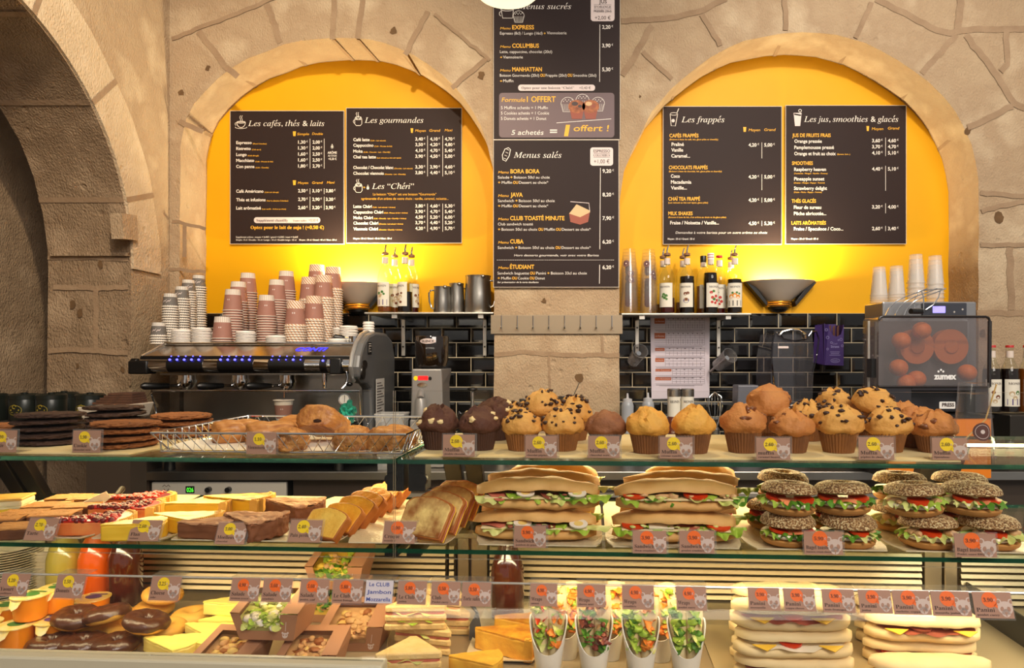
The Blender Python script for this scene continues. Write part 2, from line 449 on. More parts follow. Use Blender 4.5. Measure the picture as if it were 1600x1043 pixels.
def rough_line(pts, step=9, amp=1.2):
    out = []
    for (a, b), (c, d) in zip(pts, pts[1:]):
        n = max(1, int(math.hypot(c - a, d - b) / step))
        for k in range(n): out.append((a + (c - a) * k / n + rnd.uniform(-amp, amp), b + (d - b) * k / n + rnd.uniform(-amp, amp)))
    return out + [pts[-1]]
# joints between the blocks of the back wall, traced at their places on the wall
J1 = [([(311, 50), (352, 103), (372, 120)], 9), ([(417, 6), (430, 40), (438, 67)], 9), ([(522, 0), (520, 62)], 8), ([(568, -5), (559, 61)], 8), ([(669, 18), (633, 86)], 8), ([(762, 90), (706, 138)], 9),
      ([(270, 62), (316, 43), (390, 14), (432, -4)], 7), ([(280, 190), (300, 197), (318, 206)], 8), ([(678, 22), (700, 40), (765, 95)], 5),
      ([(270, 345), (300, 352), (322, 358)], 6), ([(288, 352), (288, 402)], 6), ([(262, 420), (322, 425)], 5),
      ([(970, 33), (1024, 31), (1066, 25), (1098, 16), (1135, -2)], 9), ([(1018, 40), (998, 77), (972, 118)], 9), ([(1004, 80), (1028, 105), (1050, 124)], 8), ([(1097, 22), (1112, 48), (1125, 72)], 8), ([(1226, -2), (1227, 48)], 8),
      ([(1361, 4), (1336, 60)], 7), ([(1494, 54), (1440, 115)], 9), ([(1368, -1), (1415, 22), (1462, 48), (1485, 51), (1530, 46), (1604, 45)], 10), ([(1501, -2), (1496, 46)], 13), ([(1508, 56), (1546, 103), (1584, 162), (1604, 170)], 11), ([(1571, 50), (1573, 100), (1563, 112)], 9), ([(1582, 165), (1545, 185), (1511, 199)], 9),
      ([(1531, 302), (1570, 305), (1604, 306)], 8), ([(1533, 330), (1560, 322), (1604, 315)], 7), ([(1530, 383), (1604, 382)], 8), ([(1577, 386), (1580, 484)], 10), ([(1527, 488), (1604, 490)], 10),
      ([(771, 553), (820, 550), (870, 554), (968, 555)], 8), ([(941, 525), (942, 552)], 4), ([(858, 556), (860, 650)], 3)]
for i_, (pts, w) in enumerate(J1):
    ribbon(mb, onplane(D1, .0022 + .00035 * (i_ % 9)), rough_line(pts), w * rnd.uniform(.85, 1.1), 1)
for px, py, r in ((325, 107, 4), (615, 48, 5), (752, 118, 5), (283, 145, 4), (1512, 205, 5), (1560, 340, 8), (1535, 520, 5), (850, 470, 4), (905, 590, 6), (1000, 150, 2)):
    p = arcpts(px, py, r, r * 1.2, 0, 345, 9); mb.add([onplane(D1)(a + rnd.uniform(-1.5, 1.5), b + rnd.uniform(-1.5, 1.5)) for a, b in p], [tuple(range(len(p)))], 2)
# the same joints carried through the arch soffits
def soffit_joint(front, back, w=.018):
    f = W(*front, D1); x, z = f.x, f.z
    g = W(*back, D2)
    n = Vector((f.x - (W(548, 0, D2).x if f.x < .1 else W(1222, 0, D2).x), 0, f.z - 2.25)).normalized()
    t = Vector((n.z, 0, -n.x)) * w / 2; o = -n * .004
    mb.add([f - t + o, f + t + o, g + t + o, g - t + o], [(0, 1, 2, 3)], 1)
for a, b in (((318, 206), (331, 212)), ((356, 106), (401, 135)), ((438, 66), (479, 102)), ((520, 61), (552, 94)), ((559, 61), (591, 96)), ((633, 87), (656, 117)), ((1053, 127), (1050, 156)), ((1125, 73), (1116, 109)), ((1227, 49), (1210, 87)), ((1336, 60), (1312, 99)), ((1440, 115), (1408, 156)), ((1508, 198), (1466, 234))):
    soffit_joint(a, b)
wall = struct(mb.build('wall_back', [STONE, MORTAR, PIT], smooth=40))
# painted niches
for nm, cv, zt in (('wall_niche_left', lcv, 3.1), ('wall_niche_right', rcv, 3.1)):
    m2 = MB(); x0 = min(x for x, z in cv) - .05; x1 = max(x for x, z in cv) + .05
    m2.b2((x0, D2, 0), (x1, D2 + .03, zt)); struct(m2.build(nm, YELLOW, smooth=0))
# black tiled splashback
def tiles(name, x0, x1, z1, rows, TW=.1475, TH=.0745):
    m2 = MB(); g = .0035; zb = z1 - rows * TH
    m2.b2((x0, D2 - .008, zb - .3), (x1, D2 - .001, z1), 1)
    for r in range(rows + 4):
        zt = z1 - r * TH; x = x0 - (TW / 2 if r % 2 else .0) - .06
        while x < x1:
            a, b = max(x, x0), min(x + TW, x1)
            if b - a > .012:
                lo, hi = (a + g / 2, b - g / 2); c = .012
                f = [(lo, D2 - .008, zt - TH + g / 2), (hi, D2 - .008, zt - TH + g / 2), (hi, D2 - .008, zt - g / 2), (lo, D2 - .008, zt - g / 2)]
                ci = min(c, (hi - lo) * .3)
                h = [(lo + ci, D2 - .014, zt - TH + g / 2 + c), (hi - ci, D2 - .014, zt - TH + g / 2 + c), (hi - ci, D2 - .014, zt - g / 2 - c), (lo + ci, D2 - .014, zt - g / 2 - c)]
                m2.add(f + h, [(4, 5, 6, 7), (0, 1, 5, 4), (1, 2, 6, 5), (2, 3, 7, 6), (3, 0, 4, 7)])
            x += TW
    return struct(m2.build(name, [TILE, GROUT], smooth=0))
ztile = W(0, 489, D2 - .01).z
tiles('wall_tiles_left', la[0][0], la[-1][0], ztile, 9)
tiles('wall_tiles_right', ra[0][0], ra[-1][0], ztile, 9)

# side wall at the left with its own great arch
SX = XL; AC, AZ, AR = 2.0, 1.87, .87; SO = -2.16
arc = [(AC + AR * math.cos(R(a)), AZ + AR * math.sin(R(a))) for a in range(0, 181, 5)]
mb = MB()
ol = [(AC + AR, 0)] + jit(dens(arc), .004, 5) + [(AC - AR, 0), (.9, 0), (.9, ZT), (D1, ZT), (D1, 0)]
mb.add([(SX, y, z) for y, z in ol], [tuple(range(len(ol)))])
cv = [(AC + AR, 0), (AC + AR, .6), (AC + AR, 1.2)] + jit(dens(arc), .004, 5) + [(AC - AR, 0)]
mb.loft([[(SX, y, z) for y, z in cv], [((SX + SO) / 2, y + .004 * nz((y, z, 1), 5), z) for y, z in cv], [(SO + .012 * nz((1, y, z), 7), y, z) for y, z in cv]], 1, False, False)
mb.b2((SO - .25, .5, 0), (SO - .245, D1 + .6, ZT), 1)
# voussoir ring standing a little proud of the wall
ring0 = [(AC + (AR + .002) * math.cos(R(a)), AZ + (AR + .002) * math.sin(R(a))) for a in range(0, 140, 4)]
ring1 = [(AC + (AR + .2 + .012 * nz((a, 1, 2), .09)) * math.cos(R(a)), AZ + (AR + .2 + .012 * nz((a, 5, 2), .09)) * math.sin(R(a))) for a in range(0, 140, 4)]
mb.loft([[(SX, y, z) for y, z in ring0], [(SX + .012, y, z) for y, z in ring0], [(SX + .012, y, z) for y, z in ring1], [(SX, y, z) for y, z in ring1]], 4, False, False)
for a in (19, 45, 68.5, 95):
    for rr, sx_ in (((AR, AR + .2), None), ):
        w = .011; c, s_ = math.cos(R(a)), math.sin(R(a))
        p0 = Vector((0, AC + AR * c, AZ + AR * s_)); p1 = Vector((0, AC + (AR + .2) * c, AZ + (AR + .2) * s_)); t = Vector((0, -s_, c)) * w
        o = Vector((SX + .0135, 0, 0))
        mb.add([o + p0 - t, o + p0 + t, o + p1 + t, o + p1 - t], [(0, 1, 2, 3)], 2)
        i = Vector((0, -c, -s_)) * .004
        mb.add([Vector((SX, 0, 0)) + p0 - t + i, Vector((SX, 0, 0)) + p0 + t + i, Vector((SO, 0, 0)) + p0 + t + i, Vector((SO, 0, 0)) + p0 - t + i], [(0, 1, 2, 3)], 2)
DJ = AC + AR
for i_, (pts, w) in enumerate((([(76, 403), (150, 403), (201, 405)], 6), ([(83, 448), (150, 450), (201, 448)], 8), ([(151, 454), (151, 544)], 8), ([(76, 548), (120, 546), (201, 551)], 8), ([(76, 628), (201, 630)], 7))):
    ribbon(mb, onplane(DJ, .004 + .0005 * i_), rough_line(pts, 9, 1), w, 2)
for px, py, r in ((47, 238, 9), (100, 235, 6), (118, 265, 5), (82, 243, 4), (145, 333, 7), (92, 338, 5), (137, 347, 7), (112, 381, 4), (158, 413, 5), (114, 475, 6), (126, 489, 6), (192, 577, 4), (122, 572, 3)):
    if px > 205 or py < 400: continue
    p = arcpts(px, py, r * .8, r * 1.3, 0, 330, 8); mb.add([onplane(DJ, .004)(a + rnd.uniform(-1.5, 1.5), b + rnd.uniform(-1.5, 1.5)) for a, b in p], [tuple(range(len(p)))], 3)
# impost block and moulded edge under the springing
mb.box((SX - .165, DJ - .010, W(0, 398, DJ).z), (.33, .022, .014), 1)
mb.box((SX + .005, DJ - .05, W(0, 358, DJ).z), (.05, .10, .105), 0, Matrix.Rotation(R(6), 3, 'X'))
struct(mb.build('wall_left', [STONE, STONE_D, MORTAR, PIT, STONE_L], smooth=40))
# passage wall seen through the great arch
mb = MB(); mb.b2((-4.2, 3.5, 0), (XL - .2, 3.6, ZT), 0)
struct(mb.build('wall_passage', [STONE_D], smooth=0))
mb = MB(); mb.b2((-5.6, -4, -.05), (3.2, 3.7, 0))
struct(mb.build('floor', mat('floor_tiles', (96, 80, 64), .5, col2=(80, 66, 52), nscale=3), smooth=0))

# ------------------------------------------------------------------ menu boards
BOARD = mat('board_brown', (48, 36, 34), .55, spec=.14)
BEDGE = mat('board_edge', (205, 190, 170), .5)
INKW = mat('ink_white', (236, 226, 214), .6)
INKO = mat('ink_orange', (246, 180, 46), .6)
INKD = mat('ink_dark', (70, 52, 48), .6)
PILL = mat('pill_pink', (226, 208, 202), .6)
PLUM = mat('board_plum', (94, 68, 70), .5)
MUFC = mat('print_muffin', (190, 110, 60), .6, col2=(120, 62, 34), nscale=60, ncontrast=.4)
MUFR = mat('print_muffin_case', (150, 74, 52), .6)
SANDP = mat('print_sandwich', (214, 176, 128), .6)
SER = dict(serif='italic'); ROM = dict(serif='roman', bold=.005); BLD = dict(bold=.022); HAND = dict(shear=.18, bold=.004); TIN = dict(bold=.012)
class Board:
    def __init__(s, x0, y0, x1, y1, d, label, t=.008):
        s.d = d; a = W(x0, y1, d); b = W(x1, y0, d)
        s.o = thing('menu_board', label, 'menu board', ((a.x + b.x) / 2, d, a.z))
        s.inv = -s.o.location
        m = MB(); m.M = Matrix.Translation(s.inv); m.b2((a.x, d, a.z), (b.x, d + t, b.z), 0)
        e = .0022
        for lo, hi in (((a.x - e, d - .0008, a.z - e), (b.x + e, d + t, a.z)), ((a.x - e, d - .0008, b.z), (b.x + e, d + t, b.z + e)), ((a.x - e, d - .0008, a.z), (a.x, d + t, b.z)), ((b.x, d - .0008, a.z), (b.x + e, d + t, b.z))): m.b2(lo, hi, 1)
        m.build('panel', [BOARD, BEDGE], s.o, smooth=0)
        s.L = MB(); s.L.M = Matrix.Translation(s.inv)
        s.E = MB(); s.E.M = Matrix.Translation(s.inv)
        s.ox = s.oy = 0; s.k = 1
    def crop(s, ox, oy, k): s.ox, s.oy, s.k = ox, oy, k
    def fn(s, off=.0012):
        return lambda x, y: W(s.ox + x / s.k, s.oy + y / s.k, s.d) + Vector((0, -off, 0))
    def t(s, txt, x0, x1, yb, cap, m=0, **kw): letter(s.L, s.fn(), txt, x0, x1, yb, cap, m, **kw)
    def price(s, cols, rows, yb_cap=20, w=66):
        pass
    def prices(s, grid, xs, ys, w, cap):
        for y, row in zip(ys, grid):
            for x, p in zip(xs, row):
                if p:
                    s.t(p, x, x + w * .76, y, cap, 0, **BLD); s.t('€', x + w * .84, x + w, y - cap * .42, cap * .55, 0)
    def line(s, pts, w=3, m=0, off=.001): ribbon(s.L, s.fn(off), pts, w, m)
    def pill(s, x0, y0, x1, y1, r, m=3): rrect(s.E, s.fn(.0006), x0, y0, x1, y1, r, m)
    def cupicon(s, x0, y0, x1, y1):
        s.E.add([s.fn()(x0, y0), s.fn()(x1, y0), s.fn()(x1 - 3, y1), s.fn()(x0 + 3, y1)], [(0, 1, 2, 3)], 1)
    def stroke(s, pts, w=3.2, m=0, closed=False): ribbon(s.E, s.fn(.0012), pts, w, m, closed)
    def done(s):
        s.L.build('lettering', [INKW, INKO, INKD, PILL], s.o, smooth=0)
        s.E.build('printed_logo', [INKW, INKO, INKD, PILL, PLUM, MUFC, MUFR, SANDP], s.o, smooth=0)
def steam(b, x, y, h, n=2, dx=12):
    for k in range(n): b.stroke([(x + k * dx + 3 * math.sin(j * 1.5), y - h * j / 5) for j in range(6)], 3)
DB = D2 - .016
# --- 1 coffees
b = Board(360, 173.5, 537, 380.5, DB, 'dark menu board listing coffees, teas and milks with a steaming cup emblem'); b.crop(340, 150, 4.345)
b.t('Les cafés, thés & laits', 207, 725, 204, 38, **SER)
b.stroke(arcpts(160, 178, 30, 36, 0, 180, 10), 4); b.stroke([(130, 178), (190, 178)], 4); b.stroke(arcpts(160, 178, 30, 7, 0, 360, 14), 3); b.stroke(arcpts(127, 190, 8, 9, 90, 270, 6), 3); b.stroke(arcpts(160, 212, 40, 9, -20, 200, 12), 3); steam(b, 154, 170, 38)
b.cupicon(511, 240, 533, 272); b.t('Simple', 540, 622, 266, 17, 1, **HAND); b.t('Double', 642, 715, 264, 17, 1, **HAND)
ys = (326, 366, 407, 447, 488)
for y, (n, x1, s_, x2) in zip(ys, (('Espresso', 232, '(Blend Columbus)', 333), ('Ristretto', 226, '(Café serré)', 295), ('Lungo', 198, '(Café allongé)', 280), ('Macchiato', 249, '(Café - Mousse de lait)', 377), ('Con panna', 251, '(Café - Chantilly)', 348))):
    b.t(n, 127, x1, y, 21, **BLD); b.t(s_, x1 + 8, x2, y + 2, 9, 1, **TIN)
b.prices([('1,30', '2,00'), ('1,30', '2,00'), ('1,60', '2,50'), ('1,60', '2,50'), ('1,80', '2,70')], (547, 645), [y - 3 for y in ys], 66, 22)
for x in (628, 724): b.line([(x, 290), (x, 492)])
b.stroke([(778, 326), (786, 346), (778, 358), (770, 346)], 5, 0, True); disc(b.E, b.fn(), 778, 348, 9, 10, 0)
b.t('ARÔME', 747, 810, 392, 16, **BLD); b.t('AU CHOIX', 750, 810, 411, 12, **TIN); b.t('+0,30 €', 752, 808, 434, 16, **TIN)
b.cupicon(511, 572, 533, 604); b.t('Moyen', 545, 616, 597, 17, 1, **HAND); b.t('Grand', 642, 715, 596, 17, 1, **HAND); b.t('Maxi', 742, 795, 594, 17, 1, **HAND)
ys = (656, 714, 770)
for y, (n, x1, s_, x2) in zip(ys, (('Café Américano', 312, '(Café noir allongé)', 415), ('Thés et infusions', 326, '(Voir la sélection Columbus)', 480), ('Lait arômatisé', 295, '(Lait vanillé - Arôme au choix)', 465))):
    b.t(n, 127, x1, y, 22, **BLD); b.t(s_, x1 + 8, x2, y + 1, 9, 1, **TIN)
b.prices([('2,50', '3,10', '3,80'), ('2,70', '2,90', '3,20'), ('2,60', '3,20', '3,90')], (547, 643, 735), [y - 3 for y in ys], 66, 22)
for x in (628, 724):
    b.line([(x, 627), (x, 665)]); b.line([(x, 683), (x, 773)])
b.pill(247, 822, 697, 862, 18); b.t('Supplément chantilly', 264, 478, 852, 17, 2, serif='roman'); b.t('Toutes tailles', 512, 606, 852, 12, 2, serif='roman'); b.t('+0,50 €', 618, 685, 852, 19, 2)
b.t('Optez pour le lait de soja ! (+0,50 €)', 225, 722, 902, 23, 1, **ROM)
b.t('Supplément arôme : moyen = 0,40€ / grand = 0,50€ / maxi = 0,60€', 125, 547, 962, 11, **TIN)
b.t('Simple : 8 cl / Double : 16 cl / Lungo : 16 cl / Double lungo : 32 cl', 125, 535, 981, 11, **TIN); b.t('Moyen : 30 cl / Grand : 40 cl / Maxi : 50 cl', 555, 808, 981, 11, **TIN)
b.done()
# --- 2 gourmandes
b = Board(541.5, 169, 721, 379, DB, 'dark menu board listing gourmet coffees and chocolates above the metal jugs'); b.crop(530, 150, 4.345)
def whipcup(b, x, y, s=1.0):
    b.stroke([(x - 24 * s, y), (x - 24 * s, y + 34 * s), (x - 14 * s, y + 46 * s), (x + 14 * s, y + 46 * s), (x + 24 * s, y + 34 * s), (x + 24 * s, y)], 3.5); b.stroke(arcpts(x, y, 24 * s, 6 * s, 0, 360, 14), 3); b.stroke(arcpts(x - 26 * s, y + 18 * s, 8 * s, 11 * s, 90, 270, 6), 3)
    for k in (-1, 0, 1): disc(b.E, b.fn(), x + 12 * k * s, y - 6 * s - 4 * (k == 0), 11 * s, 9 * s, 0, 10)
    steam(b, x - 12 * s, y - 16 * s, 28 * s)
whipcup(b, 130, 155); b.t('Les gourmandes', 172, 572, 182, 38, **SER)
b.cupicon(485, 219, 503, 250); b.t('Moyen', 516, 588, 243, 17, 1, **HAND); b.t('Grand', 612, 687, 242, 17, 1, **HAND); b.t('Maxi', 716, 769, 240, 17, 1, **HAND)
ys = (306, 344, 384, 423, 495, 534)
for y, (n, x1, s_, x2) in zip(ys, (('Café latte', 207, '(Café - Lait velouté)', 316), ('Cappuccino', 233, '(Café - Mousse de lait)', 360), ('Moka', 160, '(Café - Chocolat - Lait - Chantilly)', 346), ('Chaï tea latte', 250, '(Lait velouté au thé noir épicé)', 420), ('Chocolat / Chocolat blanc', 368, '(Chocolat - Lait velouté)', 499), ('Chocolat viennois', 303, '(Chocolat - Lait - Chantilly)', 451))):
    b.t(n, 96, x1, y, 21, **BLD); b.t(s_, x1 + 6, x2, y + 1, 9, 1, **TIN)
b.prices([('3,40', '4,10', '4,70'), ('3,50', '4,20', '4,80'), ('4,10', '4,70', '5,40'), ('3,90', '4,50', '5,00'), ('3,30', '3,90', '4,60'), ('3,80', '4,40', '5,10')], (517, 617, 717), [y - 4 for y in ys], 68, 22)
for x in (600, 703): b.line([(x, 270), (x, 545)])
whipcup(b, 132, 608); b.t('+', 162, 178, 628, 16, 1, **BLD); disc(b.E, b.fn(), 195, 624, 9, 11, 0); b.stroke([(195, 602), (188, 620), (202, 620)], 4, 0, True)
b.t('Les “Chéri”', 222, 508, 630, 38, **SER)
b.t('La boisson “Chéri” est une boisson “Gourmande”', 230, 660, 674, 17, 1); b.t("agrémentée d'un arôme de votre choix : vanille, caramel, noisette...", 150, 742, 704, 17, 1)
ys = (759, 797, 835, 872, 911)
for y, (n, x1, s_, x2) in zip(ys, (('Latte Chéri', 222, '(Café - Lait velouté + Arôme)', 381), ('Cappuccino Chéri', 299, '(Café - Mousse de lait + Arôme)', 464), ('Moka Chéri', 229, '(Café - Chocolat - Lait - Chantilly + Arôme)', 455), ('Chocolat Chéri', 266, '(Chocolat - Lait velouté + Arôme)', 434), ('Viennois Chéri', 264, '(Chocolat - Chantilly + Arôme)', 428))):
    b.t(n, 97, x1, y, 21, **BLD); b.t(s_, x1 + 6, x2, y, 9, 1, **TIN)
b.prices([('3,80', '4,60', '5,30'), ('3,90', '4,70', '5,40'), ('4,50', '5,20', '6,00'), ('3,70', '4,40', '5,20'), ('4,20', '4,90', '5,70')], (517, 617, 717), [y - 3 for y in ys], 68, 22)
for x in (600, 703): b.line([(x, 730), (x, 920)])
b.t('Moyen : 30 cl / Grand : 40 cl / Maxi : 50 cl', 96, 356, 972, 12, **BLD)
b.done()
# --- 3 frappés
b = Board(1036.5, 166.5, 1221, 381, DB, 'dark menu board listing frappés and milk shakes with a straw cup emblem'); b.crop(1020, 155, 4.438)
b.stroke([(120, 102), (127, 184), (156, 186), (172, 102)], 4); b.stroke(arcpts(146, 102, 26, 9, 0, 360, 14), 3.5); b.stroke([(165, 100), (180, 64)], 5); disc(b.E, b.fn(), 141, 149, 11, 12, 3)
b.t('Les frappés', 197, 497, 160, 40, **SER)
b.cupicon(626, 193, 648, 226); b.t('Moyen', 664, 744, 222, 19, 1, **HAND); b.t('Grand', 772, 852, 220, 19, 1, **HAND)
for n, x0, x1, y, s_, x2 in (('CAFÉS FRAPPÉS', 115, 317, 264, '(Boisson à base de café, lait, glace pilée et chantilly)', 453), ('CHOCOLATS FRAPPÉS', 111, 380, 485, '(Boisson à base de chocolat, lait, glace pilée et chantilly)', 478), ('CHAÏ TEA FRAPPÉ', 107, 327, 702, '(Lait velouté au thé noir épicé, glace pilée)', 382), ('MILK SHAKES', 107, 276, 803, '(Boisson à base de lait, d’un arôme au choix et de glace pilée)', 508)):
    b.t(n, x0, x1, y, 25, 1, **BLD); b.t(s_, x0, x2, y + 20, 11, 1, **TIN)
for n, x0, x1, y in (('Praliné', 130, 215, 324), ('Vanille', 128, 210, 363), ('Caramel...', 128, 258, 404), ('Coco', 125, 187, 544), ('Macadamia', 125, 267, 585), ('Vanille...', 125, 236, 625), ('Fraise / Noisette / Vanille...', 120, 458, 867)):
    b.t(n, x0, x1, y, 24, **BLD)
for y, p, yl in ((328, ('4,20', '5,00'), (300, 410)), (549, ('4,20', '5,00'), (520, 630)), (710, ('4,20', '5,00'), (682, 716)), (871, ('4,50', '5,30'), (843, 878))):
    b.prices([p], (663, 772), [y], 74, 24); b.line([(756, yl[0]), (756, yl[1])])
b.t('Demandez à votre barista pour un autre arôme au choix', 157, 795, 932, 17, **HAND)
b.t('Moyen : 30 cl / Grand : 50 cl', 103, 288, 974, 13, **BLD)
b.done()
# --- 4 juices
b = Board(1228, 165, 1415.5, 380.5, DB, 'dark menu board listing juices, smoothies and iced teas with a full glass emblem'); b.crop(1215, 155, 4.438)
b.E.add([b.fn()(110, 95), b.fn()(166, 95), b.fn()(156, 186), b.fn()(120, 186)], [(0, 1, 2, 3)], 3); b.stroke([(114, 104), (162, 112)], 9, 2); b.stroke(arcpts(155, 80, 10, 10, 0, 360, 10), 4)
b.t('Les jus, smoothies & glacés', 182, 836, 157, 40, **SER)
b.cupicon(615, 186, 634, 220); b.t('Moyen', 652, 732, 214, 19, 1, **HAND); b.t('Grand', 764, 844, 210, 19, 1, **HAND)
for n, x0, x1, y in (('JUS DE FRUITS FRAIS', 101, 368, 262), ('SMOOTHIES', 99, 244, 455), ('THÉS GLACÉS', 97, 266, 717), ('LAITS ARÔMATISÉS', 96, 335, 869)):
    b.t(n, x0, x1, y, 25, 1, **BLD)
for n, x0, x1, y in (('Orange pressée', 116, 306, 302), ('Pamplemousse pressé', 115, 390, 345), ('Orange et fruit au choix', 115, 403, 388), ('Raspberry heaven', 114, 335, 497), ('Pineapple sunset', 114, 324, 563), ('Strawberry delight', 113, 342, 628), ('Fleur de sureau', 112, 302, 760), ('Pêche abricotée...', 112, 337, 803), ('Fraise / Speculoos / Coco...', 112, 455, 909)):
    b.t(n, x0, x1, y, 24, **BLD)
for n, x0, x1, y in (('(Banane, kiwi...)', 412, 502, 386), ('(Framboise - Mangue - Myrtille - Pomme)', 114, 346, 519), ('(Ananas - Mangue - Papaye - Pomme)', 113, 326, 584), ('(Fraise - Pêche - Papaye - Pomme)', 113, 306, 649)):
    b.t(n, x0, x1, y, 10, 1, **TIN)
for y, p in ((298, ('3,60', '4,60')), (340, ('3,70', '4,70')), (383, ('4,10', '5,10')), (494, ('4,40', '5,10')), (757, ('3,20', '4,00')), (907, ('2,60', '3,40'))):
    b.prices([p], (654, 764), [y], 74, 24)
for y0, y1 in ((266, 394), (462, 634), (722, 790), (878, 914)): b.line([(748, y0), (748, y1)])
b.t('Moyen : 30 cl / Grand : 50 cl', 94, 280, 973, 13, **BLD)
b.done()
# --- 5 sweet menus, on the pillar
DP = D1 - .014
b = Board(771.5, -40, 968.5, 217.5, DP, 'dark menu board of sweet set menus with muffin pictures, high on the stone pillar'); b.crop(760, 0, 4.636)
b.t('Menus sucrés', 225, 614, 66, 40, **SER)
b.stroke([(108, 78), (118, 132), (190, 132), (196, 70)], 4); b.stroke(arcpts(106, 100, 12, 16, 90, 270, 8), 4); b.stroke(arcpts(150, 70, 46, 10, 0, 360, 14), 4)
def mufout(b, x, y, s=1.0, m=0):
    b.stroke(arcpts(x, y, 40 * s, 38 * s, 180, 360, 12), 3, m); b.stroke([(x - 40 * s, y), (x - 28 * s, y + 46 * s), (x + 28 * s, y + 46 * s), (x + 40 * s, y)], 3, m)
    for k in range(7): b.stroke([(x + (k - 3) * 11 * s, y + 2), (x + (k - 3) * 8 * s, y + 42 * s)], 2, m)
    for k in range(6): disc(b.E, b.fn(), x + (k - 2.5) * 10 * s, y - (14 + 9 * (k % 2)) * s, 3, 4, m, 6)
mufout(b, 234, 117)
b.pill(756, -30, 928, 154, 20); b.t('JUS', 816, 872, 25, 27, 2, **BLD); b.t("D'ORANGE", 780, 905, 59, 18, 2, serif='roman'); b.t('PRESSÉE (20cl)', 778, 906, 89, 15, 2, **BLD); b.t('+2,00 €', 786, 900, 142, 27, 2)
b.line([(778, 34), (906, 34)], 2, 2); b.line([(778, 66), (906, 66)], 2, 2)
for n, x1, y in (('EXPRESS', 345, 213), ('COLUMBUS', 381, 346), ('MANHATTAN', 402, 517)):
    b.t('Menu', 100, 176, y + 1, 18, 1, **HAND); b.t(n, 187, x1, y, 31, 1, **BLD)
b.t('Espresso (8cl) / Lungo (16cl)', 98, 406, 251, 21); b.t('+', 415, 430, 251, 18, 1, **BLD); b.t('Viennoiserie', 438, 580, 249, 21)
b.t('Latte, cappuccino, chocolat (20cl)', 98, 476, 385, 21); b.t('+', 98, 115, 424, 18, 1, **BLD); b.t('Viennoiserie', 121, 264, 424, 21)
b.t('Boisson Gourmande (20cl)', 97, 382, 556, 21); b.t('OU', 390, 424, 556, 22, 1, **BLD); b.t('Frappée (20cl)', 430, 582, 556, 21); b.t('OU', 588, 622, 556, 22, 1, **BLD); b.t('Smoothie (20cl)', 629, 796, 556, 21); b.t('+', 98, 115, 596, 18, 1, **BLD); b.t('Muffin', 122, 196, 596, 22)
b.line([(822, 177), (820, 593)], 4)
b.prices([('2,20',), ('3,90',), ('5,30',)], (838,), (209, 343, 516), 80, 27)
b.pill(230, 613, 787, 658, 20); b.t('Optez pour une boisson “Chéri”', 254, 634, 645, 18, 2, serif='roman'); b.t('+0,40 €', 672, 756, 646, 20, 2)
b.pill(92, 672, 927, 996, 24, 4)
b.t('Formule', 110, 282, 738, 32, 1, **HAND); b.t('1 OFFERT', 293, 502, 738, 41, 1, **BLD)
for k, n in enumerate(('5 Muffins achetés = 1 Muffin', '5 Cookies achetés = 1 Cookie', '5 Donuts achetés = 1 Donut')): b.t(n, 106, (445, 454, 434)[k], 791 + 39 * k, 23)
mufout(b, 590, 752, 1.25); mufout(b, 696, 728, 1.2); mufout(b, 808, 750, 1.2)
for x, r, mm in ((655, 1, 5), (755, 0, 5)):
    b.E.add([b.fn(.0018)(x - 50, 800), b.fn(.0018)(x + 50, 800), b.fn(.0018)(x + 36, 862), b.fn(.0018)(x - 36, 862)], [(0, 1, 2, 3)], 6)
    disc(b.E, b.fn(.002), x, 772, 62, 48, 5, 22); disc(b.E, b.fn(.0024), x - 14, 752, 24, 16, 7 if not r else 2, 12); disc(b.E, b.fn(.0024), x + 22, 770, 15, 12, 6 if not r else 2, 12)
b.line([(508, 890), (904, 861)], 4); b.t('5 achetés', 180, 415, 976, 36, **HAND); b.t('=', 460, 512, 976, 52, **BLD)
b.t('1', 562, 606, 983, 80, 1, shear=.1, bold=.03); b.t('offert !', 632, 888, 950, 46, 1, shear=.1, bold=.008)
b.done()
# --- 6 savoury menus
b = Board(771.5, 219, 966.5, 448, DP, 'dark menu board of savoury set menus with bread emblem above the hook rail'); b.crop(760, 215, 4.345)
b.stroke([(112, 150), (108, 118), (126, 78), (150, 68), (164, 82), (154, 126), (132, 160)], 5, 0, True)
for k in range(4): b.stroke([(116 + 7 * k, 138 - 20 * k), (134 + 7 * k, 146 - 20 * k)], 3)
b.t('Menus salés', 184, 510, 137, 40, **SER)
b.pill(705, 66, 860, 190, 18); b.t('ESPRESSO', 727, 840, 100, 20, 2, **TIN); b.t('COLUMBUS', 727, 838, 127, 16, 2, serif='roman'); b.t('+1,00 €', 730, 836, 174, 27, 2); b.line([(727, 106), (840, 106)], 2, 2); b.line([(727, 132), (840, 132)], 2, 2)
for n, x0, x1, y in (('BORA BORA', 163, 361, 242), ('JAVA', 164, 247, 401), ('CLUB TOASTÉ MINUTE', 161, 530, 560), ('CUBA', 161, 252, 718), ('ÉTUDIANT', 160, 325, 890)):
    b.t('Menu', 80, 152, y + 1, 18, 1, **HAND); b.t(n, x0, x1, y, 29, 1, **BLD)
def runs(b, y, parts, cap=19):
    for txt, x0, x1, o in parts: b.t(txt, x0, x1, y, cap, o, **(BLD if o else {}))
runs(b, 278, (('Salade', 78, 155, 0), ('+', 162, 178, 1), ('Boisson 50cl au choix', 187, 431, 0)))
runs(b, 313, (('+', 79, 95, 1), ('Muffin', 104, 174, 0), ('OU', 181, 215, 1), ('Dessert au choix*', 221, 420, 0)))
runs(b, 437, (('Sandwich', 78, 187, 0), ('+', 196, 212, 1), ('Boisson 50cl au choix', 220, 465, 0)))
runs(b, 472, (('+', 79, 95, 1), ('Muffin', 104, 174, 0), ('OU', 181, 215, 1), ('Dessert au choix*', 221, 420, 0)))
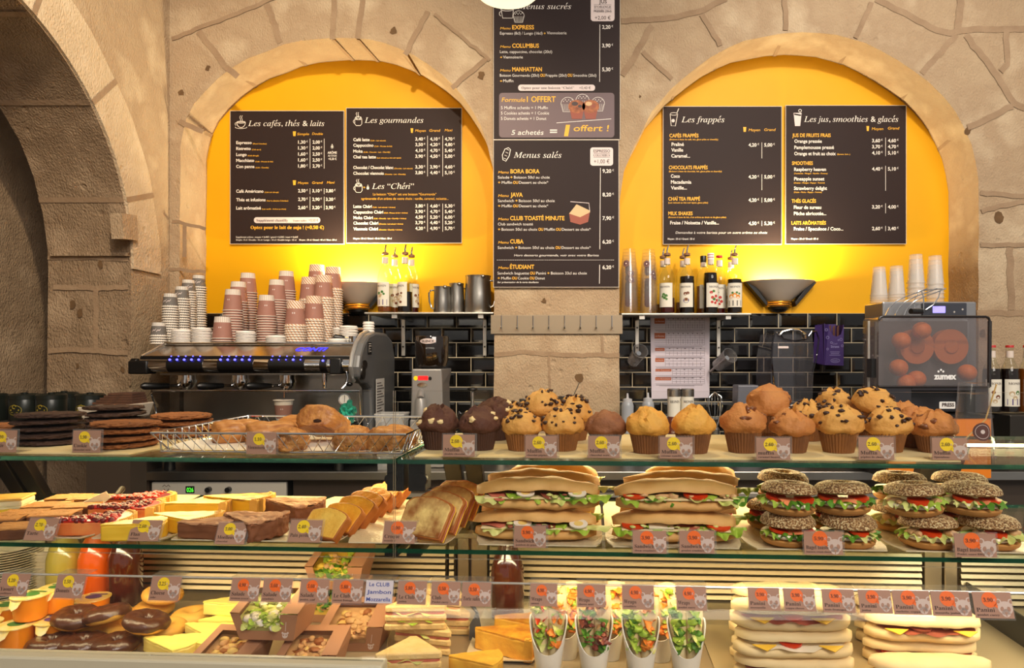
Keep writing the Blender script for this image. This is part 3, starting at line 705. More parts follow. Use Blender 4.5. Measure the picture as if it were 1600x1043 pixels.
runs(b, 595, (('Club sandwich toasté', 78, 316, 0),))
runs(b, 631, (('+', 78, 94, 1), ('Boisson 50cl au choix', 103, 346, 0), ('OU', 352, 386, 1), ('Muffin', 394, 465, 0), ('OU', 472, 506, 1), ('Dessert au choix*', 512, 708, 0)))
runs(b, 755, (('Sandwich', 77, 185, 0), ('+', 194, 210, 1), ('Boisson 50cl au choix', 218, 462, 0), ('OU', 469, 503, 1), ('Dessert au choix*', 510, 708, 0)))
b.t('Hors desserts gourmands, voir avec votre Barista', 188, 763, 805, 15, **HAND)
for k in range(66): b.line([(72 + 12.1 * k, 830), (79 + 12.1 * k, 830)], 3)
runs(b, 928, (('Sandwich baguette', 75, 289, 0), ('OU', 296, 330, 1), ('Panini', 338, 404, 0), ('+', 413, 429, 1), ('Boisson 33cl au choix', 438, 683, 0)))
runs(b, 962, (('+', 76, 92, 1), ('Muffin', 101, 167, 0), ('OU', 174, 208, 1), ('Cookie', 214, 288, 0), ('OU', 294, 326, 1), ('Donut', 333, 397, 0)))
b.t('Sur présentation de la carte étudiante', 75, 354, 986, 12, shear=.2, bold=.01)
b.line([(774, 205), (770, 757)], 4); b.line([(769, 862), (767, 990)], 4)
b.prices([('9,20',), ('8,20',), ('7,90',), ('6,20',), ('6,20',)], (788,), (238, 398, 558, 718, 891), 78, 25)
f = b.fn
b.E.add([f(.0012)(562, 515), f(.0012)(636, 540), f(.0012)(636, 590), f(.0012)(570, 572)], [(0, 1, 2, 3)], 6); b.E.add([f(.0012)(636, 540), f(.0012)(702, 505), f(.0012)(690, 572), f(.0012)(636, 590)], [(0, 1, 2, 3)], 6)
b.E.add([f(.0015)(562, 515), f(.0015)(612, 452), f(.0015)(700, 494), f(.0015)(704, 506), f(.0015)(636, 540)], [(0, 1, 2, 3, 4)], 7); b.stroke([(570, 434), (696, 444), (702, 500)], 4, 3); b.stroke([(600, 500), (640, 520), (630, 480)], 7, 5)
b.done()

# ------------------------------------------------------------------ back counter and what stands on it
ZC = 1.03
FD = 2.72
t = thing('back_counter', 'long steel worktop with dark cupboards along the stone wall', 'counter', (0, 3.05, 0))
m = MB(); m.M = Matrix.Translation((0, -3.05, 0))
xl, xr = W(200, 0, FD).x, 2.4
m.b2((xl, FD, ZC - .036), (xr, D1 - .004, ZC)); m.b2((la[0][0] + .008, D1 - .004, ZC - .036), (la[-1][0] - .008, D2 - .02, ZC)); m.b2((ra[0][0] + .008, D1 - .004, ZC - .036), (ra[-1][0] - .008, D2 - .02, ZC)); m.build('worktop', STEEL, t, smooth=0, bevel=.003)
m = MB(); m.M = Matrix.Translation((0, -3.05, 0))
ox0, ox1 = W(232, 0, FD).x, W(447, 0, FD).x
m.b2((xl, FD + .02, 0), (ox0 - .01, D1 - .01, ZC - .036)); m.b2((ox1 + .01, FD + .05, 0), (xr, D1 - .01, ZC - .036)); m.b2((ox0 - .01, FD + .35, 0), (ox1 + .01, D1 - .01, ZC - .036))
m.build('carcass', DARK, t, smooth=0)
for a, b_, nm in ((1115, 1320, 'drawer'), (985, 1108, 'drawer'), (1325, 1480, 'drawer'), (600, 700, 'door'), (850, 975, 'door')):
    m = MB(); m.M = Matrix.Translation((0, -3.05, 0)); x0, x1 = W(a, 0, FD).x, W(b_, 0, FD).x
    m.b2((x0, FD + .018, ZC - .23 if nm == 'drawer' else .15), (x1, FD + .05, ZC - .075)); o = m.build(nm, STEEL if nm == 'drawer' else DSTEEL, t, smooth=0, bevel=.003)
    m = MB(); m.M = Matrix.Translation((0, -3.05, 0)); m.b2((x0 + .02, FD + .004, ZC - .105), (x1 - .02, FD + .018, ZC - .09)); m.build('handle', STEEL_L, o, smooth=0)
# oven under the worktop
t = thing('countertop_oven', 'steel oven with black knobs and green digital display under the worktop', 'oven', W(340, 800, FD + .1) * 1)
inv = Matrix.Translation(-t.location)
m = MB(); m.M = inv; z0, z1 = W(0, 840, FD).z, W(0, 754, FD).z
m.b2((ox0 + .005, FD + .03, z0 - .3), (ox1 - .005, FD + .33, z1 + .004)); m.build('body', DSTEEL, t, smooth=0, bevel=.004)
m = MB(); m.M = inv; m.b2((ox0 + .005, FD + .012, W(0, 780, FD).z), (ox1 - .005, FD + .03, z1)); m.build('control_panel', mat('panel_grey', (196, 190, 180), .4, .3), t, smooth=0, bevel=.003)
def fpl(px, py, off=0.0): p = W(px, py, FD + .012); p.y -= off; return p
m = MB(); m.M = inv
for px in (327, 358): m.cyl(fpl(px, 764), fpl(px, 764, .018), .0115, .0105, 18)
m.build('knob', BLACK, t)
m = MB(); m.M = inv; f_ = lambda x, y: fpl(x, y, .0008)
rrect(m, f_, 290, 759, 304, 770, 1, 0); letter(m, lambda x, y: fpl(x, y, .0016), '026', 292, 302.5, 768, 7, 1)
m.build('display', [BLACK, mat('led_green', (60, 200, 40), .5, emit=(90, 255, 60), estr=1.5)], t, smooth=0)
m = MB(); m.M = inv
for r in (((254, 760), (257, 757), (260, 760), (263, 757), (266, 760)), ((256, 763), (260, 768), (264, 763))): ribbon(m, f_, r, 1.1)
m.build('printed_logo', INKD, t, smooth=0)
m = MB(); m.M = inv; m.b2((ox0 + .02, FD + .02, z0 - .25), (ox1 - .02, FD + .035, W(0, 786, FD).z)); m.build('door', mat('oven_glass', (20, 18, 16), .1, spec=.6), t, smooth=0)

# raised ledges that carry the tins and the spare bottles
t = thing('wooden_riser', 'low dark shelf carrying tea tins beside the rough stone pier', 'shelf', W(60, 700, 2.75)); t.location.z = ZC
xa, xb = W(-60, 0, 2.7).x, W(228, 0, 2.7).x
m = MB(); m.M = Matrix.Translation((-t.location.x, -t.location.y, 0)); m.b2((xa, 2.63, .19), (xb, 2.862, .21))
m.build('top', DARK, t, smooth=0, bevel=.002)
for x in (xa + .01, xb - .03):
    m = MB(); m.M = Matrix.Translation((-t.location.x, -t.location.y, 0)); m.b2((x, 2.67, .0006 if x > xl else -ZC), (x + .02, 2.83, .19)); m.build('leg', DARK, t, smooth=0)

# tea tins
TINB = mat('tin_black', (22, 26, 20), .3, spec=.5); TING = mat('tin_label', (150, 132, 40), .5)
def tin():
    t = thing('tea_tin', 'black tea tin', 'tin', (0, 0, 0), group='tea tins behind the cookies')
    m = MB(); m.lathe([(0, 0), (.05, 0), (.052, .003), (.052, .088), (.05, .091)], seg=32); m.build('body', TINB, t)
    m = MB(); m.lathe([(.0535, .086), (.0535, .102), (.047, .107), (.044, .104), (.012, .104), (.012, .112), (0, .113)], seg=32); m.build('lid', TINB, t)
    m = MB(); fn = lambda x, y: Vector((.0527 * math.sin(x / .0527), -.0527 * math.cos(x / .0527) - .0006, y))
    ribbon(m, fn, arcpts(0, .045, .026, .019, 0, 360, 26), .002); ribbon(m, fn, arcpts(0, .058, .007, .007, 0, 300, 10), .004); ribbon(m, fn, [(-.018, .045), (.018, .045)], .006); ribbon(m, fn, [(-.014, .036), (.014, .036)], .002)
    m.build('label', TING, t, smooth=0); return t
tz = ZC + .21
spots = [(-12, 'black tea tin cut off by the picture edge, first of its row'), (38.5, 'black tea tin with oval gold label behind the chocolate cookie stack'), (100, 'black tea tin just behind another one, only its lid edge showing'), (80.5, 'black tea tin between the chocolate cookies and the stone pier, second label from the edge'), (141, 'black tea tin standing half behind the tray of brown wafers')]
o0 = tin()
for i, (px, lab) in enumerate(spots):
    d = 2.805 if i == 2 else 2.69
    p = W(px, 0, d); p.z = tz
    if i == 0: o0.location = p; o0['label'] = lab
    else: dup(o0, p, .1 * (i % 3 - 1), lab)
# brown wafers in a translucent tray
t = thing('wafer_tray', 'translucent white plastic tray holding thin brown wafers behind the cookies', 'tray', W(183, 660, 2.5)); t.location.z = tz
m = MB(); m.M = Matrix.Rotation(R(-3), 4, 'Y')
m.loft([[(-.085, -.06, 0), (.085, -.06, 0), (.085, .06, 0), (-.085, .06, 0)], [(-.1, -.07, .05), (.1, -.07, .05), (.1, .07, .05), (-.1, .07, .05)]], 0); m.build('tray', mat('frosted_tray', (214, 200, 180), .4, alpha=None), t, smooth=0, bevel=.004)
t.location = Vector((W(183, 0, 2.5).x, 2.5, W(0, 647, 2.5).z)); 
t.location.z = 1.268
for k in range(5):
    w = thing('chocolate_wafer', 'thin brown wafer lying in the frosted tray behind the cookies', 'wafer', (t.location.x + .012 + .006 * k, 2.5, t.location.z + .052 + .0085 * k), R(2 * k - 4), group='wafers in the frosted tray')
    m = MB(); m.box((0, 0, .004), (.15 - .016 * k, .09, .008)); m.build('sheet', mat('wafer_brown', (92, 56, 34), .8, col2=(70, 42, 26), nscale=40, bump=.5), w, smooth=0, bevel=.001)
# a small step under that tray so it stands on the riser
t2 = thing('tray_stand', 'dark support under the frosted wafer tray', 'stand', (t.location.x, 2.5, ZC - .2)); m = MB(); m.b2((-.08, -.05, -.82), (.08, .05, t.location.z - ZC + .2)); m.build('block', DARK, t2, smooth=0)

# ---- espresso machine
ZM = 1.547
X0, X1 = W(213, 0, 2.70).x, W(553, 0, 2.70).x
t = thing('espresso_machine', 'long steel three-group espresso machine with blue-lit buttons', 'coffee machine', ((X0 + X1) / 2, 2.95, ZC))
inv = Matrix.Translation(-t.location); MS = lambda: None
def mm(): m = MB(); m.M = inv; return m
PANEL = mat('polished_steel', (206, 198, 186), .16, 1.0)
def zy(py, d=2.70): return W(0, py, d).z
m = mm()   # roof: slanting polished front and cup warmer
m.prism([(2.70, zy(557)), (2.73, zy(557)), (3.29, zy(557)), (3.29, ZM), (2.80, ZM), (2.70, zy(555.5))], X0 + .02, X1, 0, 'x'); m.build('cup_warmer', PANEL, t, smooth=0, bevel=.002)
m = mm()
m.tube([(X0 + .02, 2.70, zy(556)), (X0 + .06, 2.795, ZM + .004), (X1, 2.795, ZM + .004)], .004, 8)
m.build('rail', CHROME, t)
m = mm(); m.b2((X0 + .02, 2.692, zy(561)), (X1 + .01, 2.75, zy(557))); m.build('trim_strip', BLACK, t, smooth=0)
# button bar: chrome tube with black key segments
def barring(x, r=.029, n=18):
    c = (2.705, zy(570)); return [(x, c[0] - r * math.cos(R(-80 + 160 * k / n)), c[1] + r * math.sin(R(-80 + 160 * k / n)) * .95) for k in range(n + 1)] + [(x, 2.76, c[1] + r * .9), (x, 2.76, c[1] - r * .9)]
m = mm(); m.loft([barring(X0 + .02), barring(X1)]); m.build('button_bar', CHROME, t)
def cx(v): return 200 + v / 3.4775
for a, b_ in ((217, 413), (492, 686), (767, 963), (1046, 1084)):
    m = mm(); x0, x1 = W(cx(a), 0, 2.69).x, W(cx(b_), 0, 2.69).x
    m.loft([barring(x0, .0305), barring(x1, .0305)]); o = m.build('key_pad', BLACK, t)
    n = 5 if b_ - a > 100 else 1
    L = mm()
    for k in range(n):
        x = x0 + (x1 - x0) * (k + .5) / n; z = zy(561.5 if n == 5 else 563)
        if n == 5 and a == 767 and k != 3: rr = .0022
        else: rr = .0042
        L.cyl((x, 2.6795, z), (x, 2.675, z), rr, rr, 8)
        L.cyl((x, 2.6895, zy(556.2)), (x, 2.6865, zy(556.2)), .0022, .0022, 8)
    L.build('indicator_light', mat('led_blue', (90, 90, 255), .4, emit=(70, 70, 255), estr=6), o)
m = mm()
letter(m, lambda x, y: Vector((W(x, 0, 2.7).x, 2.7 + (556 - y) / 18.5 * .1 - .0015 - .004, zy(y, 2.70 + (556 - y) / 18.5 * .08))), 'CONTI', cx(885), cx(1058), cy_ if False else 547.6, 5.2, 0, shear=.25, bold=.05)
m.build('lettering', mat('logo_blue', (60, 60, 250), .4, emit=(50, 50, 255), estr=1.2), t, smooth=0)
m = mm(); m.prism([(-.012, 0), (.012, 0), (.018, .03), (0, .055), (-.014, .05)], 0, .07, 0, 'z') if False else None
m.M = inv; m.b2((X0 - .018, 2.672, zy(584)), (X0 + .06, 2.74, zy(563))); m.cyl((X0 - .02, 2.70, zy(566)), (X0 + .01, 2.70, zy(566)), .017, .017, 16)
m.build('end_cap', BLACK, t, bevel=.006)
m = mm(); xa, xb = W(cx(1103), 0, 2.69).x, W(cx(1168), 0, 2.69).x; m.b2((xa, 2.668, zy(584)), (xb, 2.74, zy(559))); m.build('tap_block', BLACK, t, bevel=.005)
m = mm(); m.cyl((xb - .002, 2.70, zy(568)), (xb + .022, 2.70, zy(568)), .018, .018, 18); m.cyl((xb + .022, 2.70, zy(568)), (xb + .09, 2.68, zy(570)), .014, .02, 18, 1); m.build('steam_knob', [CHROME, BLACK], t)
# body below
m = mm(); m.b2((X0 + .07, 2.92, ZC + .06), (X1 - .02, 3.2, zy(557))); m.b2((X0 + .07, 2.74, zy(586)), (X1 - .02, 2.95, zy(583))); m.build('body', STEEL, t, smooth=0)
m = mm(); m.b2((X0 + .06, 2.70, ZC + .05), (X1 - .02, 3.2, 1.215)); m.build('drip_tray', DSTEEL, t, smooth=0, bevel=.004)
m = mm()
for k in range(26): x = X0 + .08 + (X1 - X0 - .12) * k / 25; m.b2((x, 2.71, 1.2152), (x + .006, 2.90, 1.221))
m.build('grate', STEEL, t, smooth=0)
for x in (X0 + .1, X1 - .08):
    for d in (2.76, 3.12):
        m = mm(); m.cyl((x, d, ZC + .001), (x, d, ZC + .055), .022, .018, 12); m.build('foot', BLACK, t)
for px in (286, 370, 444):
    c = W(px, 600, 2.80)
    m = mm(); m.cyl((c.x, 2.83, zy(586, 2.8)), (c.x, 2.83, zy(598, 2.8)), .034, .034, 24); m.cyl((c.x, 2.83, zy(593, 2.8)), (c.x, 2.83, zy(598, 2.8)), .038, .038, 24)
    o = m.build('brew_group', CHROME, t)
    m = mm(); m.lathe([(.034, .02), (.034, 0), (.026, -.012), (.01, -.018), (.008, -.03), (0, -.03)], (c.x, 2.83, zy(602, 2.8)), 20); m.cyl((c.x - .02, 2.81, zy(602, 2.8)), (c.x - .05, 2.77, zy(602, 2.78)), .006, .006, 10); o2 = m.build('portafilter', CHROME, t)
    m = mm(); m.tube([(c.x - .045, 2.775, zy(602, 2.78)), (c.x - .075, 2.735, zy(603, 2.74)), (c.x - .10, 2.70, zy(603, 2.7)), (c.x - .108, 2.69, zy(603, 2.7))], [.010, .014, .0155, .008], 14); m.build('handle', BLACK, o2)
m = mm(); m.cyl(W(444, 606, 2.78), W(444, 621, 2.78), .004, .003, 8); m.build('spout', CHROME, t)
m = mm(); c = W(507, 583, 2.72); m.cyl(c, W(507, 597, 2.72), .010, .010, 14); m.cyl(W(507, 597, 2.72), W(507, 606, 2.72), .0085, .007, 14); m.build('water_tap', CHROME, t)
m = mm(); m.tube([W(541, 578, 2.70), W(543, 590, 2.69), W(541, 600, 2.68), W(534, 607, 2.67)], .0045, 10); m.build('steam_wand', CHROME, t)
m = mm(); m.blob(W(546, 600, 2.675), (.014, .01, .009), 2); m.build('wand_grip', BLACK, t)
m = mm(); m.cyl(W(538, 623.5, 2.765), W(538, 623.5, 2.745), .024, .024, 26); o = m.build('pressure_gauge', CHROME, t)
m = mm(); m.cyl(W(538, 623.5, 2.745), W(538, 623.5, 2.742), .019, .019, 26); m.build('dial', WHITE, o)
m = mm(); ribbon(m, lambda x, y: W(x, y, 2.740), [(538, 628), (538.6, 617)], .8); m.build('needle', BLACK, o, smooth=0)
# wire guard around the drip tray
m = mm(); gz = zy(610, 2.62); m.tube([W(246, 651, 2.62), W(236, 615, 2.62), W(240, 610.5, 2.62), W(400, 610.5, 2.62), W(562, 610.5, 2.62), W(563, 648, 2.62)], .0042, 8); m.build('cup_guard', CHROME, t)
m = mm(); gp = [W(252, 613, 2.64), W(556, 613, 2.64), W(556, 665, 2.64), W(252, 665, 2.64)]; m.add(gp, [(0, 1, 2, 3)]); m.build('splash_screen', glass('smoky_acrylic', (.80, .78, .74), .03, .02, .6), t, smooth=0)
# grey side panel with its curved front
GREY = mat('machine_grey', (112, 112, 112), .38, .3); SILV = mat('machine_silver', (176, 174, 170), .35, .6)
def side_poly(s=0):
    pts = [(2.62, 1.455), (2.64, 1.50), (2.69, 1.55), (2.76, 1.585), (2.86, 1.60), (3.05, 1.60), (3.16, 1.57), (3.21, 1.50), (3.21, 1.08), (3.18, 1.045), (2.86, 1.045), (2.82, 1.07), (2.80, 1.36), (2.74, 1.385), (2.68, 1.39), (2.63, 1.415)]
    return pts
for x0, x1, nm in ((X1, X1 + .045, 0), (X0 + .015, X0 + .05, 1)):
    if nm: continue
    m = mm(); m.prism(side_poly(), x0, x1, 0, 'x'); o = m.build('side_panel', GREY, t, smooth=0, bevel=.012)
    m = mm(); sp = side_poly()[:5]; m.tube([(x0 + .012, y - .004, z) for y, z in [(2.66, 1.40), (2.632, 1.425)] + sp], .009, 10); m.build('front_trim', SILV, o)
    px = x1 + .001
    m = mm(); m.b2((px - .002, 2.735, 1.505), (px + .001, 2.79, 1.555)); 
    m.build('rating_plate', BLACK, o, smooth=0)
    m = mm(); fn = lambda a, b_: Vector((px + .002, 2.742 + a * .042, 1.512 + b_ * .036))
    for l in (((0, 1), (.9, 1)), ((.1, .75), (.95, .75)), ((.1, 0), (.1, .7)), ((.3, .45), (.7, .45)), ((.4, .15), (.9, .15))): ribbon(m, fn, l, .09)
    m.build('plate_marks', INKW, o, smooth=0)
    m = mm(); m.cyl((px - .012, 2.665, 1.432), (px + .004, 2.665, 1.432), .030, .027, 22); m.build('badge', BLACK, o)
# paper sheet fixed to the machine's side
t2 = thing('recipe_sheet', 'white printed sheet hanging on the grey side of the coffee machine', 'paper', (X1 + .052, 2.9, 1.21))
m = MB(); m.b2((0, -.06, 0), (.0012, .075, .19)); m.build('sheet', mat('paper_white', (226, 220, 210), .8), t2, smooth=0)
m = MB()
for k in range(13): m.b2((.0012, -.05, .17 - k * .012), (.0018, .02 + .045 * ((k * 7) % 3) / 2, .1735 - k * .012))
m.build('lettering', INKD, t2, smooth=0)
# cup being filled
KRAFT = mat('cup_sleeve_brown', (166, 116, 100), .65); CUPW = mat('cup_white', (238, 226, 210), .6)
DOTS = pattern_mat('dotted_paper', (238, 226, 210), (150, 100, 80), 'dots', 26, 210, .24)
DOTG = pattern_mat('dotted_grey_paper', (236, 228, 216), (96, 88, 82), 'dots', 22, 210, .27)
STRP = pattern_mat('striped_paper', (240, 226, 206), (200, 134, 84), 'stripe', 18, 70, .42)
GRYS = mat('cup_sleeve_grey', (112, 106, 100), .65)
def cup(name, label, rt, rb, h, s0, s1, rows, sleeve, up=False, group=None):
    """paper cup; upside down it stands on its rim"""
    t = thing(name, label, 'paper cup', group=group)
    Z = (lambda z: z) if up else (lambda z: h - z)
    rad = lambda z: rb + (rt - rb) * z / h
    m = MB(); zs = [.0, s0 * h, s0 * h, s1 * h, s1 * h, h - .002]
    prof = [(rad(z), Z(z)) for z in zs]; mf = [0, 0, 1, 1, 0]
    m.lathe(prof, seg=28, mf=mf); m.lathe([(0, Z(.003)), (rad(.003) - .0006, Z(.003))], seg=28, m=2); m.lathe([(rad(h) - .0006, Z(h - .002)), (rad(.004) - .0006, Z(.004))], seg=28, m=2)
    m.build('body', [rows, sleeve, CUPW], t)
    m = MB(); m.lathe([(rt + .0018 + .0018 * math.cos(R(a)), Z(h - .002 + .0018 * math.sin(R(a)))) for a in range(0, 361, 60)], seg=28); m.build('rim', CUPW, t)
    m = MB()
    cyl = lambda x, y: Vector(((rad(Zi(y)) + .0006) * math.sin(x), -(rad(Zi(y)) + .0006) * math.cos(x), y))
    Zi = (lambda y: y) if up else (lambda y: h - y)
    zc = h * (1 - (s0 + s1) / 2) if not up else h * (s0 + s1) / 2
    for a in ((.18,) if sleeve is KRAFT else (-.1, .5)):
        if sleeve is KRAFT:
            for k in (-1, 1): disc(m, cyl, a + k * .1, zc + h * .12, .06, h * .035, 0, 8)
        else: ribbon(m, cyl, [(a - .3, zc - h * .1), (a - .1, zc + h * .02), (a + .15, zc), (a + .3, zc + h * .12)], h * .06)
    m.build('printed_logo', PILL, t, smooth=0)
    return t
p = W(443, 649, 2.76)
tk = cup('takeaway_cup', 'brown banded paper cup standing upright under the middle brewing group', .038, .028, .097, .22, .78, CUPW, KRAFT, True); tk.location = (p.x, 2.76, 1.2215)
mb_ = MB(); mb_.blob((0, 0, .084), (.033, .033, .006), 2); mb_.build('coffee', mat('coffee_foam', (150, 104, 62), .7), tk)

# ---- stacks of upturned paper cups on the cup warmer
CUPS = {'small': ((.0315, .0245, .060, .26, .86, DOTG, GRYS), .0108), 'medium': ((.040, .030, .094, .26, .96, DOTS, KRAFT), .0112), 'large': ((.044, .033, .112, .30, .90, STRP, KRAFT), .0112)}
DESC = {'small': 'grey banded cup', 'medium': 'brown dotted cup', 'large': 'brown striped cup'}
stacks = [('small', 248, 504, 2.845, 'short stack at the far end of the coffee machine'), ('small', 266, 459, 2.917, 'first tall stack from the stone pier'), ('small', 284, 448, 2.989, 'second tall stack from the stone pier'), ('small', 294.5, 437.5, 3.061, 'third tall stack from the stone pier'), ('small', 310.5, 430.5, 3.133, 'tallest stack nearest the amber wall'),
          ('medium', 347.5, 495, 2.85, 'low front stack before the three taller ones'), ('medium', 364, 452.5, 2.938, 'front tall stack of the first brown trio'), ('medium', 372.5, 440.5, 3.026, 'middle stack of the first brown trio'), ('medium', 387.5, 427, 3.114, 'rear stack of the first brown trio'),
          ('medium', 416.5, 461.5, 2.935, 'front stack of the second brown trio'), ('medium', 432.5, 437.5, 3.025, 'middle stack of the second brown trio'), ('medium', 447.5, 424, 3.115, 'rear stack of the second brown trio'),
          ('large', 461.5, 470.5, 2.915, 'low front stack beside the shorter lids'), ('large', 490.5, 463, 2.998, 'low front stack above the blue machine logo'), ('large', 506, 430.5, 3.091, 'tall stack just behind the blue logo'), ('large', 483, 433.5, 3.137, 'tall stack between the brown trio and the lamp'), ('large', 495, 414, 3.234, 'tallest striped stack at the rear'), ('large', 520, 417.5, 3.192, 'tall stack beside the wall lamp')]
protos = {}
for kind, px, pt, d, where in stacks:
    P, pitch = CUPS[kind]; h = P[2]
    H = W(0, pt, d).z - ZM; n = max(1, round((H - h) / pitch)); pitch = (H - h) / n
    g = 'cups in the ' + where
    x = W(px, 0, d).x
    for k in range(n, -1, -1):
        lab = (DESC[kind] + ' topping the ' + where) if k == n else (DESC[kind] + ' lower in the ' + where)
        loc = (x + .0001 * math.sin(k * 2.1 + px), d + .0001 * math.cos(k * 1.7), ZM + .0008 + k * pitch)
        if kind not in protos:
            protos[kind] = cup('paper_cup', lab, *P, group=None if k == n else g); protos[kind].location = loc
        else:
            c = dup(protos[kind], loc, (px * .37 + k * .9) % 6.28 if k < n else (px * .13) % .8 - .4, lab, skip=() if k == n else ('printed_logo',))
            if k < n: c['group'] = g
            elif 'group' in c: del c['group']
# ---- white lids
LID = mat('lid_white', (240, 232, 222), .4, sss=0)
def lid():
    t = thing('cup_lid', '', 'lid'); m = MB()
    m.lathe([(.0395, 0), (.0405, .002), (.0395, .004), (.037, .0045), (.036, .009), (.0335, .0095), (.033, .007), (0, .007)], seg=28); m.lathe([(.0395, 0), (.037, .004), (0, .006)], seg=28)
    m.build('cap', LID, t); return t
l0 = None
for px, py, d, n, where in ((283.5, 515, 2.845, 6, 'first pile from the pier'), (315, 512, 2.85, 6, 'second pile from the pier'), (331, 519, 2.937, 5, 'low pile beside the single front brown cups'), (384, 517, 2.845, 5, 'pile between the two brown trios'), (431, 524, 2.845, 3, 'lowest pile in front of the cups'), (545, 509, 2.95, 6, 'wide pile at the lamp end'), (534, 512, 3.05, 6, 'rear pile at the lamp end'), (527, 529, 2.845, 1, 'lone flat pair by the portafilter')):
    top = W(0, py, d).z - ZM; n = max(2, round(top / .0062)); pit = (top - .0095) / (n - 1)
    g = 'lids in the ' + where
    for k in range(n):
        lab = 'white plastic lid in the ' + where
        loc = (W(px, 0, d).x + .0012 * math.sin(3 * k), d, ZM + .0008 + k * pit)
        if l0 is None: l0 = lid(); l0.location = loc; l0['label'] = lab; l0['group'] = g
        else: dup(l0, loc, k * .7, lab, g)
# white lid tower and a spare portafilter at the machine's corner
for k in range(4):
    lab = 'small white lid in the tower above the grey machine side'
    t = dup(l0, (W(576, 0, 2.9).x, 2.9, 1.6012 + .011 * k), k, lab, 'lids in the tower on the machine side', scale=(.62, .62, 1.2))
t = thing('portafilter', 'spare black-handled portafilter lying beside the white lids', 'portafilter', (W(556, 0, 2.86).x, 2.86, ZM + .022))
m = MB(); m.lathe([(.03, .012), (.03, -.012), (.022, -.02), (0, -.02)], seg=20); m.cyl((-.028, 0, 0), (-.05, -.008, .004), .006, .006, 8); m.build('basket', CHROME, t)
m = MB(); m.tube([(-.045, -.006, .003), (-.06, -.01, .005), (-.085, -.014, .007), (-.092, -.015, .008)], [.009, .014, .014, .006], 12); m.build('handle', BLACK, t)

# teal cloth
t = thing('cleaning_cloth', 'crumpled teal cloth hanging by the coffee machine gauge', 'cloth', W(543, 668, 2.64)); m = MB()
t.location = (W(543, 0, 2.655).x, 2.655, 1.222)
m.blob((0, 0, .05), (.028, .022, .042), 4, .6, 3.2, 5); m.build('fabric', mat('teal_cloth', (40, 170, 140), .9, col2=(24, 130, 106), nscale=40), t); 

# ---- coffee grinder
d = 2.82
t = thing('coffee_grinder', 'grey coffee grinder with dark hopper and red digital display', 'coffee grinder', (W(668, 0, d).x, 2.9, ZC)); inv = Matrix.Translation(-t.location)
GB = mat('grinder_grey', (150, 146, 142), .38, .35)
m = mm(); x0, x1 = W(643, 0, d).x, W(688, 0, d).x
def qz(py): return W(0, py, d).z
m.loft([[(x0 - .004, d, qz(655)), (x1 + .012, d, qz(655)), (x1 + .012, d + .2, qz(655)), (x0 - .004, d + .2, qz(655))], [(x0, d, qz(600)), (x1 + .008, d, qz(600)), (x1 + .008, d + .2, qz(600)), (x0, d + .2, qz(600))], [(x0, d, qz(576)), (x1 + .004, d, qz(576)), (x1 + .018, d + .2, qz(576)), (x0, d + .2, qz(576))]])
m.b2((x0 - .006, d - .01, ZC + .001), (x1 + .016, d + .22, qz(655))); m.build('body', GB, t, smooth=0, bevel=.006)
m = mm(); xc = (x0 + x1) / 2 + .004
m.lathe([(.045, qz(576)), (.062, qz(572)), (.070, qz(562)), (.073, qz(526)), (.070, qz(524)), (0, qz(523.5))], (xc + .006, d + .085, 0), 32); m.build('hopper', mat('hopper_smoke', (30, 20, 12), .08, spec=.7, coat=.5), t)
gp = lambda x, y, o=.001: Vector((W(x, 0, d).x, d - o, qz(y)))
m = mm(); rrect(m, lambda x, y: gp(x, y), 653, 587, 669, 593.5, 1, 0); m.build('display', mat('led_red', (200, 20, 20), .4, emit=(255, 30, 30), estr=1.6), t, smooth=0)
m = mm(); letter(m, lambda x, y: gp(x, y, .0018), '17:28', 655, 667, 592.5, 4.5, 0, bold=.01); m.build('lettering', mat('dark_digit', (50, 6, 6), .5), t, smooth=0)
m = mm(); disc(m, lambda x, y: gp(x, y), 649.5, 590.5, 3.2, 3.6, 0); m.build('button', mat('button_yellow', (240, 200, 20), .4, emit=(240, 200, 20), estr=.4), t, smooth=0)
m = mm(); disc(m, lambda x, y: gp(x, y), 672, 591, 2.6, 3, 0); m.build('button', BLACK, t, smooth=0)
m = mm(); disc(m, lambda x, y: gp(x, y, .002), 660, 601, 8, 3.6, 0); m.build('badge', CHROME, t, smooth=0)
m = mm(); hp = lambda x, y: Vector((xc + .006 + .0735 * math.sin((x - 657) / 27.), d + .085 - .0745 * math.cos((x - 657) / 27.), qz(y)))
disc(m, hp, 655, 532.5, 13, 4.2, 0); m.build('badge_plate', PILL, t, smooth=0)
m = mm(); hp2 = lambda x, y: Vector((xc + .006 + .075 * math.sin((x - 657) / 27.), d + .085 - .0757 * math.cos((x - 657) / 27.), qz(y)))
letter(m, hp2, 'SILENCE', 645.5, 664.5, 534.2, 3.6, 0, bold=.02); m.build('lettering', INKD, t, smooth=0)
m = mm(); m.lathe([(.018, qz(650)), (.026, qz(648)), (.025, qz(626)), (.018, qz(621)), (.014, qz(621))], (W(657.5, 0, d - .03).x, d - .03, 0), 20); m.cyl((W(657.5, 0, d).x, d + .01, qz(610)), (W(657.5, 0, d - .03).x, d - .035, qz(622)), .012, .016, 14); m.build('spout', GB, t)

